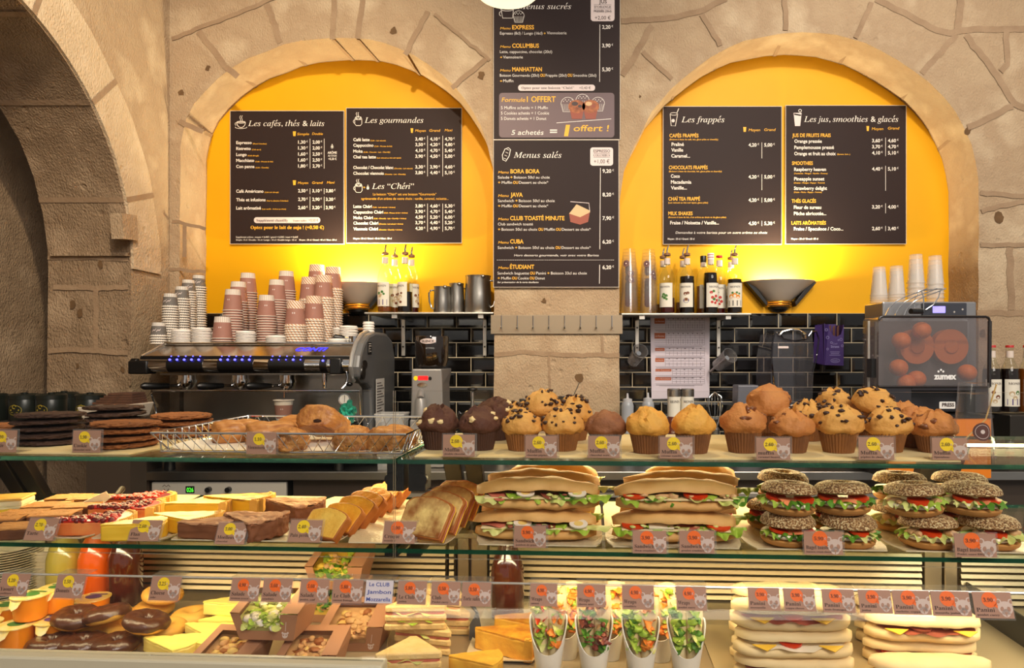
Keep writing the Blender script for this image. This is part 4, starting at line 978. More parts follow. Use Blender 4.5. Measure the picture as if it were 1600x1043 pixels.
# ------------------------------------------------------------------ wall shelves, bottles, lamps and small equipment
def shelf(label, pxa, pxb, py, brackets, d=D2 - .015):
    z = W(0, py, 3.19).z; x0, x1 = W(pxa, 0, 3.17).x, W(pxb, 0, 3.17).x
    t = thing('wall_shelf', label, 'shelf', ((x0 + x1) / 2, d, z)); inv = Matrix.Translation(-t.location)
    m = MB(); m.M = inv; m.b2((x0, 3.17, z - .008), (x1, d, z)); m.build('board', STEEL_L, t, smooth=0, bevel=.002)
    for px in brackets:
        x = W(px, 0, 3.36).x
        m = MB(); m.M = inv; m.b2((x - .009, d - .012, z - .205), (x + .009, d, z - .008)); m.b2((x - .009, 3.19, z - .024), (x + .009, d, z - .0085)); m.b2((x - .013, 3.185, z - .028), (x + .013, 3.20, z - .0085))
        o = m.build('bracket', STEEL_L, t, smooth=0, bevel=.001)
        m = MB(); m.M = inv
        for k in (.06, .16): m.cyl((x, d - .016, z - k), (x, d - .012, z - k), .0045, .0045, 10)
        m.build('screw', DSTEEL, o)
    return z
ZS = shelf('grey metal shelf beside the pillar carrying jugs and four syrup bottles', 569, 771, 488, (629, 757))
ZS2 = shelf('grey metal shelf over the laminated recipe sheet carrying many syrup bottles', 971, 1174, 489.5, (996, 1124))
shelf_off = .0006
BG = glass('bottle_glass', (.93, .95, .90), .04, .02, .7)
CAPB = mat('pourer_brown', (140, 96, 60), .5); LABW = mat('label_cream', (232, 224, 206), .6); LABR = mat('neck_label', (222, 204, 190), .6); REDC = mat('cap_red', (190, 40, 40), .5)
def syrup(label, liquid, level, spot=None, kind='pourer', group=None, face=0.0, dark=False, word=True):
    t = thing('syrup_bottle', label, 'bottle', group=group)
    prof = [(0, .002), (.030, .002), (.0355, .006), (.036, .012), (.0355, .12), (.036, .165), (.034, .182), (.027, .203), (.018, .222), (.0145, .24), (.0138, .268), (.0152, .270), (.0152, .277), (.0138, .278)]
    m = MB(); m.lathe(prof, seg=28); m.build('glass_body', BG, t)
    if level > 0:
        lp = [(0, .005)] + [(max(r - .0025, .002), z) for r, z in prof[2:] if z < level] ; rl = lp[-1][0]; lp += [(rl, level), (0, level)]
        m = MB(); m.lathe(lp, seg=24); m.build('syrup', liquid, t)
    a0 = face - 62
    m = MB(); m.lathe([(.0366, .03), (.0366, .145)], seg=18, a0=a0 - 90 + 0, a1=a0 + 124 - 90); o = m.build('label', LABW, t)
    cyl = lambda x, y: Vector((.0371 * math.sin(x / .0371 + R(face)), -.0371 * math.cos(x / .0371 + R(face)), y))
    if word:
        m = MB(); letter(m, cyl, 'MONIN', -.026, .026, .122, -.010, 0, serif='roman'); m.build('lettering', INKD, o, smooth=0)
    if spot:
        m = MB(); rr = random.Random(hash(label) % 999)
        for k, (x, y, r, mi) in enumerate(spot[1]): disc(m, lambda a, b_: cyl(a, b_) * (1 + .0008 * k), x, y, r, r * .9, mi, 12)
        if spot[2]: m.add([cyl(-.030, .036), cyl(-.01, .036), cyl(.01, .036), cyl(.030, .036), cyl(.030, .062), cyl(.01, .062), cyl(-.01, .062), cyl(-.03, .062)], [(0, 1, 6, 7), (1, 2, 5, 6), (2, 3, 4, 5)], len(spot[0]) - 1)
        m.build('print', spot[0], o, smooth=0)
    m = MB(); m.lathe([(.0149, .236), (.0142, .266)], seg=18, m=0); m.build('neck_label', LABR, t)
    if kind == 'pourer':
        m = MB(); m.lathe([(.012, .277), (.0165, .279), (.0165, .288), (.010, .292), (0, .292)], seg=16); o = m.build('pourer', CAPB, t)
        m = MB(); m.tube([(0, 0, .288), (0, 0, .302), (.002, -.002, .314), (.006, -.006, .328)], [.0055, .005, .0042, .0032], 10); m.build('spout', CHROME, o)
    else:
        m = MB(); m.lathe([(.0158, .280 if kind == 'red' else .258), (.0158, .288), (.015, .290), (0, .290)], seg=18); o = m.build('cap', REDC if kind == 'red' else (WHITE if kind == 'white' else BLACK), t)
        if kind == 'white':
            m = MB(); m.lathe([(.0161, .268), (.0161, .271)], seg=18); m.lathe([(.0161, .28), (.0161, .283)], seg=18); m.build('cap_band', REDC, o)
    return t
GRN = mat('print_green', (70, 120, 50), .6); PUR = mat('print_purple', (70, 46, 120), .6); BRN = mat('print_brown', (120, 64, 34), .6); RED = mat('print_red', (196, 50, 44), .6); ORG = mat('print_orange', (226, 140, 30), .6); TANP = mat('print_tan', (196, 168, 130), .6)
SYD = mat('syrup_dark', (26, 12, 8), .06, spec=.6); SYA = mat('syrup_amber', (120, 60, 14), .06, spec=.6); SYR = mat('syrup_red', (70, 12, 10), .06, spec=.6)
P_V = ([GRN, TANP, PUR], [(-.012, .092, .008, 0), (.006, .098, .007, 0), (.0, .084, .006, 1), (-.006, .078, .008, 1), (.014, .088, .006, 0)], 1)
P_H = ([BRN, TANP], [(-.01, .088, .008, 0), (.006, .076, .010, 1), (.012, .092, .006, 0), (-.004, .060, .009, 1), (.008, .05, .007, 0)], 0)
P_M = ([GRN], [(-.004, .09, .008, 0), (.008, .084, .008, 0), (.0, .074, .007, 0), (.010, .068, .006, 0), (-.01, .080, .006, 0)], 0)
P_C = ([BRN, PUR, TANP], [(.0, .094, .009, 0), (.012, .097, .008, 0), (.004, .062, .014, 1), (.004, .066, .010, 2), (.004, .067, .007, 0)], 0)
P_S = ([RED, GRN], [(-.016, .10, .008, 0), (-.004, .106, .007, 1), (.008, .082, .008, 0), (-.010, .076, .008, 0), (-.002, .068, .008, 1), (.014, .062, .008, 0), (-.012, .054, .007, 0), (.004, .05, .007, 0)], 0)
P_O = ([ORG, GRN, SYD], [(-.018, .082, .011, 0), (-.002, .086, .012, 0), (.014, .08, .010, 0), (-.012, .098, .006, 1), (.008, .099, .006, 1), (.020, .094, .005, 1)], 1)
def put(o, px, d, z): o.location = (W(px, 0, d).x, d, z + shelf_off)
put(syrup('vanilla syrup bottle with purple label band, first beside the wall lamp', SYA, .03, P_V, face=-20), 602, 3.225, ZS)
put(syrup('nearly empty hazelnut syrup bottle, third from the wall lamp', SYD, .10, P_H, face=-36), 633, 3.225, ZS)
put(syrup('clear syrup bottle standing behind, between the first two by the lamp', SYA, .03, P_H, face=10), 617, 3.305, ZS)
put(syrup('syrup bottle half hidden, last behind towards the metal jugs', SYR, .06, P_H, face=60), 643, 3.305, ZS)
put(syrup('mint syrup bottle with green leaf label, mostly empty, beside the clear cups', SYR, .075, P_M, face=-30), 1042.5, 3.225, ZS2)
put(syrup('chocolate cookie syrup bottle, dark and nearly full, with purple cup label', SYD, .178, P_C, face=-24), 1073.5, 3.225, ZS2)
put(syrup('strawberry syrup bottle with red white cap and red fruit label', SYD, .195, P_S, kind='white', face=16), 1110.5, 3.225, ZS2)
put(syrup('passion fruit syrup bottle with orange fruit label at the end of the shelf', SYD, .165, P_O, face=-12), 1148, 3.225, ZS2)
put(syrup('clear syrup bottle behind the mint one, pourer leaning out', SYA, .05, None, face=40), 1036, 3.31, ZS2)
put(syrup('clear syrup bottle behind the chocolate cookie one', SYA, .06, None, face=40), 1067, 3.31, ZS2)
put(syrup('syrup bottle with black cap behind the strawberry one', SYA, .14, None, kind='black', face=20), 1099, 3.31, ZS2)
put(syrup('syrup bottle with plain red cap between strawberry and passion fruit', SYR, .12, P_S, kind='red', face=-20), 1124, 3.298, ZS2)
put(syrup('slim clear syrup bottle, first behind the passion fruit one', SYA, .06, P_H, face=-30), 1142, 3.355, ZS2)

# metal milk jugs
def jug(label, r, h, hand, belly=1.0, group=None):
    t = thing('milk_jug', label, 'jug', group=group)
    m = MB(); m.lathe([(0, .001), (r, .001), (r * 1.02, .004), (r * belly, h * .5), (r * .93, h * .93), (r * .98, h), (r * .93, h - .002), (r * .92, h * .9), (r * .96, .01), (0, .008)], seg=32)
    m.build('body', STEEL, t)
    if hand is not None:
        c, s_ = math.cos(R(hand)), math.sin(R(hand)); q = lambda a, z: (a * c, a * s_, z)
        m = MB(); m.tube([q(r * .93, h * .86), q(r * 1.35, h * .86), q(r * 1.55, h * .74), q(r * 1.5, h * .45), q(r * 1.25, h * .2), q(r * .98, h * .16)], .0042, 8); m.build('handle', CHROME, t)
    m = MB(); m.blob((r * .9 * math.cos(R(-60)), r * .9 * math.sin(R(-60)), h * .96), (.012, .012, .010), 2); m.build('pouring_lip', STEEL, t)
    return t
put(jug('short steel jug with side handle, first beside the syrup bottles', .041, .128, 185), 691, 3.25, ZS)
put(jug('narrow steel jug between the short one and the large one', .037, .146, 40), 713.5, 3.275, ZS)
put(jug('largest steel jug on the shelf by the pillar', .064, .182, -15), 747, 3.27, ZS)
# clear cups
CLR = glass('clear_cup', (.985, .982, .978), .03, .06, .6, (.012, (.95, .92, .9))); SEAL = mat('print_choc', (92, 46, 36), .6); FROST = glass('frosted_cup', (.97, .96, .94), .03, .25, .4, (.20, (1, .98, .95)))
def clearcup(label, rt, rb, h, m_, seal=True, group=None, name='plastic_cup'):
    t = thing(name, label, 'plastic cup', group=group)
    m = MB(); m.lathe([(0, h - .002), (rb, h), (rt, .006), (rt + .003, .004), (rt + .003, 0), (rt, 0)], seg=26); m.build('body', m_, t)
    if seal:
        m = MB(); rm = rb + (rt - rb) * .62; cyl = lambda x, y: Vector(((rm + .0004 - (y - h * .4) * (rt - rb) / h) * math.sin(x / rm), -(rm + .0004 - (y - h * .4) * (rt - rb) / h) * math.cos(x / rm), y))
        disc(m, cyl, 0, h * .42, .0165, .0165, 0, 20); m.build('seal', SEAL, t, smooth=0)
        m = MB(); cy2 = lambda x, y: cyl(x, y) * 1.012 if False else cyl(x, y) + Vector((0, -.0004, 0)); ribbon(m, cy2, arcpts(0, h * .42, .0125, .0125, 0, 360, 16), .0008); disc(m, cy2, 0, h * .42, .004, .004, 0, 8); m.build('printed_logo', PILL, t, smooth=0)
    return t
def cupstack(px, d, z, n, pitch, proto_args, lab, g, seal_rot, protos={}):
    for k in range(n + 1):
        key = proto_args[3].name + str(proto_args[:3]); top = k == n
        l = ('topmost ' if top else '') + lab if not top else 'topmost cup of the ' + lab
        loc = (W(px, 0, d).x, d, z + .0008 + k * pitch)
        if not top: l = 'clear cup nested below in the ' + lab
        if key not in protos:
            protos[key] = clearcup(l, *proto_args, group=None if top else g); protos[key].location = loc; protos[key].rotation_euler = (0, 0, seal_rot(k))
        else:
            c = dup(protos[key], loc, seal_rot(k), l)
            if top:
                if 'group' in c: del c['group']
            else: c['group'] = g
CA_ = (.0435, .029, .125, CLR)
cupstack(983, 3.235, ZS2, 12, .0155, CA_, 'clear stack beside the pillar', 'cups of the clear stack by the pillar', lambda k: {9: .1, 12: -.5, 7: .2}.get(k, 3.14))
cupstack(1013.5, 3.25, ZS2, 12, .0155, CA_, 'clear stack next to the mint syrup', 'cups of the clear stack by the mint syrup', lambda k: {9: .5, 12: -.4, 8: .7}.get(k, 3.14))

# wall lamps
LAMPM = mat('lamp_brushed', (222, 208, 190), .5, .05); GOLD = mat('lamp_rings', (226, 190, 120), .25, .9)
def sconce(px, py, label, w=.182):
    d = D2; c = W(px, py, d); t = thing('wall_sconce', label, 'wall lamp', (c.x, D2 - .001, c.z))
    m = MB(); m.lathe([(.062, -.098), (.075, -.09), (.12, -.052), (w, -.003), (w, 0), (w - .005, 0), (.115, -.054), (.068, -.092)], seg=36, a0=180, a1=360)
    for v in m.v: v.y *= .78
    m.build('bowl', LAMPM, t)
    for s in (-1, 1):
        m = MB(); m.prism([(s * w * .985, -.004), (s * w * .70, -.030), (s * .068, -.108), (s * .072, -.128)][::s], -.052, -.002, 0, 'y'); m.build('wing', BLACK, t, smooth=0, bevel=.002)
    for k in range(3):
        m = MB(); m.lathe([(.068 - .003 * k, -.098 - .011 * k), (.073 - .003 * k, -.102 - .011 * k), (.068 - .003 * k, -.106 - .011 * k), (.05, -.102 - .011 * k)], seg=30, a0=180, a1=360); m.build('ring', GOLD, t)
    m = MB(); m.lathe([(.052, -.128), (.05, -.14), (.035, -.152), (0, -.158)], seg=28, a0=180, a1=360); m.build('finial', BLACK, t)
    m = MB(); m.cyl((-.07, -.06, -.035), (.07, -.06, -.035), .006, .006, 10); m.build('bulb', mat('bulb_glow', (255, 240, 200), .5, emit=(255, 226, 150), estr=12), t)
    lamp('sconce_light', 'AREA', (c.x, D2 - .07, c.z - .012), 20, (1, .84, .52), (c.x, D2 - .03, c.z + 1), .22, .06)
sconce(1215.5, 440, 'steel wall lamp with black wings glowing over the tiles')
sconce(560, 444, 'steel wall lamp with black wings half hidden by the striped cups')

# hook rail on the pillar
z0, z1 = W(0, 521.5, D1).z, W(0, 492, D1).z; x0, x1 = W(767, 0, D1).x, W(972.5, 0, D1).x
t = thing('hook_rail', 'steel rail with eight small hooks on the stone pillar', 'hook rail', ((x0 + x1) / 2, D1 - .006, z0)); inv = Matrix.Translation(-t.location)
m = MB(); m.M = inv; m.b2((x0, D1 - .010, z0), (x1, D1 - .003, z1)); m.build('plate', mat('rail_steel', (150, 134, 112), .5, .75), t, smooth=0, bevel=.001)
for k in range(8):
    px = 783.5 + 24.65 * k; m = MB(); m.M = inv; p = W(px, 493, D1 - .012)
    m.tube([p, p + Vector((0, -.002, -.045)), p + Vector((0, -.006, -.058)), p + Vector((0, -.016, -.060)), p + Vector((0, -.020, -.052))], [.0022, .0022, .003, .003, .0042], 8); m.build('hook', CHROME, t)

# laminated recipe sheet
t = thing('recipe_poster', 'laminated white recipe table sheet taped over the black tiles', 'poster', W(1062, 608, D2 - .018)); inv = Matrix.Translation(-t.location)
q = lambda o: (lambda x, y: W(x, y, D2 - .018) + Vector((0, -o, 0)))
m = MB(); m.M = inv; f = q(0); m.add([f(1016, 491), f(1109, 491), f(1108.5, 621), f(1018, 623)], [(0, 1, 2, 3)]); g_ = q(-.0012); m.add([g_(1016, 491), g_(1109, 491), g_(1108.5, 621), g_(1018, 623)], [(3, 2, 1, 0)])
m.build('sheet', mat('laminate', (212, 200, 208), .22, spec=.5), t, smooth=0)
m = MB(); m.M = inv; f = q(.0008)
k7 = lambda cx_, cy__: (900 + cx_ / 4., 400 + cy__ / 4.)
blocks = [(490, 388, 66, 34, 5, 8), (490, 479, 68, 36, 5, 8), (494, 573, 60, 19, 3, 5), (495, 636, 57, 24, 3, 5), (496, 704, 100, 16, 3, 4), (495, 756, 100, 19, 3, 4)]
for x, y, w, h, rows, cols in blocks: rrect(m, f, *k7(x, y), *k7(x + w, y + h), .5, 1)
f = q(.0012)
heights = (70, 76, 50, 54, 42, 40)
for (x, y, w, h, rows, cols), H in zip(blocks, heights):
    letter(m, f, 'Les Recettes', *[k7(x + 6, 0)[0], k7(x + w - 6, 0)[0]], k7(0, y + h * .68)[1], h * .28 / 4, 2)
    for r in range(rows + 1): yy = y + H * r / rows; ribbon(m, f, [k7(x + (0 if r > 2 else w + 6), yy), k7(803, yy)], .35, 0)
    for c in range(cols + 1): xx = x + w + 6 + (803 - x - w - 6) * c / cols; ribbon(m, f, [k7(xx, y), k7(xx, y + H)], .35, 0)
    for c in range(cols):
        xx = x + w + 6 + (803 - x - w - 6) * (c + .5) / cols; ribbon(m, f, [k7(xx - 5, y + 4), k7(xx + 5, y + 4)], 1.4, 0); ribbon(m, f, [k7(xx, y + H * .5), k7(xx, y + H * .9)], .6, 0)
    ribbon(m, f, [k7(x + 5, y + H + 8), k7(790, y + H + 8)], .7, 0); ribbon(m, f, [k7(x + 25, y + H + 14), k7(740, y + H + 14)], .5, 0)
m.build('lettering', [mat('ink_grey', (130, 118, 124), .7), mat('print_rust', (170, 84, 40), .6), PILL], t, smooth=0)

# tilted clear tumblers on the bracket ends
def tumbler(px, py, label, rot):
    t = thing('hanging_tumbler', label, 'tumbler', W(px, py, 3.28), rot=rot)
    m = MB(); m.lathe([(.030, -.055), (.037, .05), (.038, .055), (.036, .055), (.029, -.05), (0, -.05)], seg=28); m.lathe([(.030, -.055), (0, -.055)], seg=28); m.build('body', glass('tumbler_plastic', (.80, .78, .78), .05, .1, .6, (.16, (.8, .78, .78))), t)
    m = MB(); m.lathe([(.0385 + .002 * math.cos(R(a)), .055 + .002 * math.sin(R(a))) for a in range(0, 361, 60)], seg=28); m.build('rim', CLR, t)
    m = MB(); m.cyl((0, 0, -.05), (0, .0, .03), .008, .012, 12); m.build('core', CHROME, t)
    m = MB(); m.cyl((0, 0, -.05), (0, 0, -.12), .007, .007, 8); m.build('fixing', STEEL, t)
tumbler(995, 556, 'clear plastic tumbler tilted on the bracket beside the pillar', (R(62), 0, R(14)))
tumbler(1131, 563, 'clear plastic tumbler tilted on the bracket between poster and blender hood', (R(62), 0, R(24)))

# things standing on the worktop in front of the tiles
SQ = glass('squeeze_plastic', (.66, .66, .66), .05, .3, .3, (.55, (.62, .64, .68)))
for px, lab in ((980.5, 'grey squeeze bottle with nozzle right against the stone pillar'), (1012.5, 'grey squeeze bottle with nozzle under the recipe sheet')):
    d = 3.05; h = W(0, 617 if px < 1000 else 616, d).z - ZC
    t = thing('squeeze_bottle', lab, 'bottle', (W(px, 0, d).x, d, ZC + .0006)); m = MB(); m.lathe([(0, .001), (.026, .001), (.028, .004), (.028, h - .05), (.025, h - .036), (.02, h - .03)], seg=24); m.build('body', SQ, t)
    m = MB(); m.lathe([(.021, h - .032), (.021, h - .018), (.006, h - .014), (.004, h + .008), (0, h + .008)], seg=18); m.build('nozzle', mat('nozzle_grey', (190, 188, 190), .4), t)
COC = mat('cocoa_brown', (112, 52, 36), .45)
for px, mm_, lab in ((1053, COC, 'tall brown caramel powder tin standing before the recipe sheet'), (1074, COC, 'tall chocolate powder tin with cup print, next to the caramel tin')):
    d = 2.98; h = W(0, 607, d).z - ZC; r = .0285
    t = thing('powder_tin', lab, 'tin', (W(px, 0, d).x, d, ZC + .0006))
    m = MB(); m.lathe([(0, .001), (r, .001), (r, h * .62)], seg=28, m=0); m.lathe([(r, h * .62), (r, h - .034)], seg=28, m=1); m.build('body', [mm_, LABW], t)
    m = MB(); m.lathe([(r + .001, h - .034), (r + .001, h - .004), (r - .002, h), (0, h)], seg=28); m.build('lid', STEEL, t)
    cyl = lambda x, y: Vector(((r + .0008) * math.sin(x / r), -(r + .0008) * math.cos(x / r), y))
    m = MB(); letter(m, cyl, 'MONIN', -.022, .022, h - .062, -.012, 0, serif='roman'); disc(m, cyl, 0, h * .56, .014, .017, 1, 18)
    cy3 = lambda x, y: cyl(x, y) * 1.0 + Vector((0, -.0008, 0)); disc(m, cy3, 0, h * .56, .008, .010, 2, 10)
    if px < 1060: letter(m, cyl, 'Caramel', -.016, .016, h * .40, -.008, 1)
    m.build('lettering', [INKD, LABW, SYD], t, smooth=0)
# whisk
d = 2.98; t = thing('balloon_whisk', 'wire whisk standing head up behind the plain muffins', 'whisk', (W(1117, 0, d).x, d, ZC + .0006)); h = W(0, 612, d).z - ZC
for k in range(7):
    a = k * math.pi / 7; m = MB(); c, s_ = math.cos(a), math.sin(a)
    m.tube([(c * u_, s_ * u_, z) for u_, z in ((.006, h - .17), (.022, h - .12), (.034, h - .06), (.028, h - .02), (0, h), (-.028, h - .02), (-.034, h - .06), (-.022, h - .12), (-.006, h - .17))], .0011, 6); m.build('wire', CHROME, t)
m = MB(); m.cyl((0, 0, 0), (0, 0, h - .16), .011, .013, 14); m.lathe([(.02, h - .19), (.022, h - .165), (.01, h - .15)], seg=16); m.build('handle', STEEL, t)
# grey container and smoked blender hood
d = 3.1; t = thing('storage_box', 'plain grey plastic box beside the clear blender hood', 'box', (W(1165, 0, d).x, d, ZC + .0006)); h = W(0, 601, d).z - ZC
m = MB(); m.loft([[(-.055, -.05, 0), (.055, -.05, 0), (.055, .05, 0), (-.055, .05, 0)], [(-.049, -.045, h), (.049, -.045, h), (.049, .045, h), (-.049, .045, h)]]); m.build('body', mat('box_grey', (96, 96, 104), .4), t, smooth=0, bevel=.006)
d = 3.0; t = thing('blender_hood', 'clear smoky blender hood with curved chrome handle in front of the tiles', 'blender', (W(1243, 0, d).x, d + .1, ZC + .0006)); inv = Matrix.Translation(-t.location)
SMK = glass('smoky_plastic', (.74, .72, .76), .05, .02, .8, (.05, (.6, .6, .66)))
qz = lambda py: W(0, py, d).z; qx = lambda px: W(px, 0, d).x
m = mm(); m.loft([[(qx(1203), d, ZC + .02), (qx(1266), d, ZC + .02), (qx(1266), d + .22, ZC + .02), (qx(1203), d + .22, ZC + .02)], [(qx(1205), d, qz(560)), (qx(1272), d, qz(560)), (qx(1270), d + .22, qz(560)), (qx(1205), d + .22, qz(560))], [(qx(1211), d + .01, qz(516)), (qx(1270), d + .01, qz(516)), (qx(1270), d + .21, qz(520)), (qx(1211), d + .21, qz(520))]], cap=False); m.build('hood', SMK, t, smooth=0)
m = mm(); m.tube([(qx(x), d - .004, qz(y)) for x, y in ((1209, 600), (1205, 560), (1207, 530), (1211, 518), (1216, 519), (1224, 529), (1240, 532), (1258, 529), (1268, 518), (1275, 518), (1279, 530), (1275, 560), (1270, 580))], .004, 8); m.build('moulded_edge', glass('smoke_edge', (.45, .43, .47), .1, .02, .8), t)
m = mm(); m.tube([(qx(x), d - .006, qz(y)) for x, y in ((1217, 524), (1222, 518), (1234, 515), (1247, 516), (1257, 522), (1258, 529))], .006, 10); m.build('handle', CHROME, t)
m = mm(); m.b2((qx(1206), d + .0, ZC), (qx(1268), d + .22, ZC + .03)); m.b2((qx(1210), d + .02, ZC + .03), (qx(1262), d + .2, qz(640))); m.build('base', BLACK, t, smooth=0, bevel=.006)
m = mm(); rrect(m, lambda x, y: Vector((qx(x), d - .0015, qz(y))), 1215.5, 540.5, 1232, 544, 1, 0); m.build('sticker', PILL, t, smooth=0)
t = thing('folded_napkin', 'crumpled white paper with brown bits before the blender hood', 'napkin', (W(1244, 0, 2.9).x, 2.9, ZC)); 
hN = W(0, 636, 2.9).z - ZC; m = MB(); m.b2((-.035, -.02, 0), (.035, .02, hN - .012)); m.build('dish', DSTEEL, t, smooth=0); m = MB(); m.blob((0, 0, hN), (.036, .018, .012), 3, .6, 4, 3); m.build('paper', WHITE, t)
# box of straws on the wall
c = W(1300, 568, 3.3); t = thing('straw_box', 'purple cardboard box of brown straws hanging on the tiles', 'straw box', (c.x, 3.3, c.z)); inv = Matrix.Translation(-t.location)
d = 3.28; qz = lambda py: W(0, py, d).z; qx = lambda px: W(px, 0, d).x; PURB = mat('box_purple', (66, 44, 108), .5); PURL = mat('box_lilac', (150, 140, 190), .6)
m = mm(); front = [(qx(1289), qz(570)), (qx(1318), qz(571)), (qx(1318.5), qz(507)), (qx(1314), qz(522)), (qx(1308), qz(525.5)), (qx(1302), qz(524)), (qx(1297), qz(516)), (qx(1295), qz(507))]
m.prism(front, d, d + .003); m.b2((qx(1289), d + .003, qz(570)), (qx(1318), D2 - .03, qz(568))); m.b2((qx(1289) - .002, d + .003, qz(570)), (qx(1289) + .001, D2 - .03, qz(505))); m.b2((qx(1318) - .001, d + .003, qz(571)), (qx(1318) + .002, D2 - .03, qz(507))); m.b2((qx(1289), D2 - .033, qz(570)), (qx(1318), D2 - .03, qz(505)))
m.add([(qx(1289), d, qz(570)), (qx(1277), d + .06, qz(566)), (qx(1281), d + .06, qz(507)), (qx(1295), d, qz(506))], [(0, 1, 2, 3)]); m.build('carton', PURB, t, smooth=0)
m = mm(); fn = lambda x, y: Vector((qx(x), d - .0008, qz(y)))
letter(m, fn, 'Cool', 1301, 1308, 538, 3, 0); letter(m, fn, 'Straws', 1298, 1311, 543, 4, 0, bold=.02)
for y, a, b_ in ((549.5, 1297, 1312), (552, 1298, 1311), (554.5, 1296, 1313)): ribbon(m, fn, [(a, y), (b_, y)], .8)
ribbon(m, fn, arcpts(1305, 563, 7, 3, 0, 360, 18), .7); letter(m, fn, 'Hello', 1300.5, 1309.5, 564.6, 3.2, 0)
for x, y, r in ((1291, 515, 2), (1299, 535, 1.5), (1314, 530, 2), (1310, 531, 1), (1293, 527, 2.2), (1316, 540, 1.6), (1293, 545, 1.5)): ribbon(m, fn, arcpts(x, y, r, r, 0, 360, 10), .6)
m.build('lettering', PURL, t, smooth=0)
for k in range(9):
    s_ = thing('drinking_straw', 'brown straw standing in the open purple box', 'straw', (qx(1299.5 + 1.8 * k), d + .02 + .008 * (k % 3), qz(567)), group='straws in the purple box'); m = MB(); m.cyl((0, 0, .0005), (.001 * (k - 4), 0, .178 + .004 * (k % 3)), .0028, .0028, 8); m.build('tube', mat('straw_brown', (96, 58, 46), .5), s_)

# jugs and pot on the worktop before the pillar
def wjug(px, pytop, d, r, hand, lab):
    h = W(0, pytop, d).z - ZC; j = jug(lab, r, h, hand); j.location = (W(px, 0, d).x, d, ZC + .0006)
wjug(782, 625, 2.98, .034, 10, 'steel jug with wire handle behind the double chocolate muffins')
wjug(822, 623, 2.98, .032, None, 'steel pot mostly hidden behind the tallest chocolate chip muffin')
wjug(884, 619, 2.95, .036, None, 'plain steel pot with a spoon in it before the pillar')
t = thing('long_spoon', 'thin steel spoon leaning out of the plain pot', 'spoon', W(884, 640, 2.95)); m = MB(); m.tube([W(884, 640, 2.95) - t.location, W(897, 616, 2.95) - t.location, W(905, 598, 2.95) - t.location], .0022, 6); m.build('handle', STEEL, t)
t.location.z -= .0
t = thing('tamper_stand', 'dark bean tamper with upright steel post beside the grinder', 'tamper', (W(736, 0, 2.98).x, 2.98, ZC + .0006)); qq = lambda y: W(0, y, 2.98).z - ZC
m = MB(); m.lathe([(0, 0), (.06, 0), (.06, qq(655)), (.056, qq(645)), (0, qq(645))], seg=28); m.build('base', DSTEEL, t)
m = MB(); m.cyl((.006, 0, qq(646)), (.006, 0, qq(612)), .009, .007, 14); m.build('post', STEEL, t)
m = MB(); m.blob((.006, 0, qq(608)), (.024, .018, .01), 2); m.build('knob', BLACK, t)
m = MB(); m.tube([(-.03, -.02, qq(650)), (-.05, -.03, qq(642)), (-.055, -.03, qq(650))], .004, 8); m.build('spout', CHROME, t)
t = thing('food_container', 'frosted plastic container between coffee machine and grinder', 'container', (W(613, 0, 2.8).x, 2.8, ZC + .0006)); hh = W(0, 646, 2.8).z - ZC
m = MB(); m.loft([[(-.05, -.04, 0), (.05, -.04, 0), (.05, .04, 0), (-.05, .04, 0)], [(-.058, -.05, hh), (.058, -.05, hh), (.058, .05, hh), (-.058, .05, hh)]], cap=False); m.build('tub', FROST, t, smooth=0)
m = MB(); m.tube([(-.06, -.052, hh), (.06, -.052, hh), (.06, .052, hh), (-.06, .052, hh)], .004, 8, closed=True); m.build('rim', FROST, t)

# ---- orange juice machine
d = 2.55
qz = lambda py: W(0, py, d).z; qx = lambda px: W(px, 0, d).x
ZJ = qz(648)
t = thing('orange_cabinet', 'orange fronted stand under the juice machine', 'cabinet', (qx(1460), d + .15, ZC + .0006)); inv = Matrix.Translation(-t.location)
m = mm(); m.b2((qx(1385), d + .02, ZC + .001), (qx(1550), d + .29, ZJ - .012)); m.build('carcass', DSTEEL, t, smooth=0)
m = mm(); m.b2((qx(1452), d, ZC + .004), (qx(1549), d + .02, ZJ - .012)); m.b2((qx(1388), d, ZC + .004), (qx(1449), d + .02, ZJ - .012)); m.build('door', mat('orange_laminate', (232, 128, 20), .4), t, smooth=0, bevel=.002)
m = mm(); m.b2((qx(1383), d - .004, ZJ - .012), (qx(1552), d + .31, ZJ)); m.build('top', BLACK, t, smooth=0)
t = thing('orange_juicer', 'large orange juice machine with smoky round-cornered hood and oranges inside', 'juice machine', (qx(1450), d + .2, ZJ + .0006)); inv = Matrix.Translation(-t.location)
JS = mat('juicer_steel', (150, 150, 152), .36, .7)
m = mm(); m.b2((W(1352, 0, 2.84).x, 2.69, ZJ + .002), (W(1526, 0, 2.69).x, 2.85, W(0, 471, 2.69).z)); m.build('body', JS, t, smooth=0, bevel=.006)
pan = lambda x, y, o=0.0: Vector((W(x, 0, 2.675).x, 2.675 - o, W(0, y, 2.675).z))
m = mm(); m.b2((pan(1443, 0).x, 2.679, pan(0, 495).z), (pan(1512, 0).x, 2.69, pan(0, 472.5).z)); m.build('control_panel', mat('panel_dark', (56, 58, 66), .3), t, smooth=0, bevel=.004)
m = mm(); rrect(m, lambda x, y: pan(x, y, -.0035), 1458, 478, 1478, 488.5, 1); m.build('screen', mat('lcd_lilac', (120, 110, 230), .4, emit=(150, 140, 255), estr=1.4), t, smooth=0)
m = mm()
for x, y in ((1492, 487), (1505, 483)): ribbon(m, lambda a, b_: pan(a, b_, -.0035), [(x - 1.5, y), (x + 1.5, y)], 1); ribbon(m, lambda a, b_: pan(a, b_, -.0035), [(x, y - 1.5), (x, y + 1.5)], 1)
m.build('key_marks', INKW, t, smooth=0)
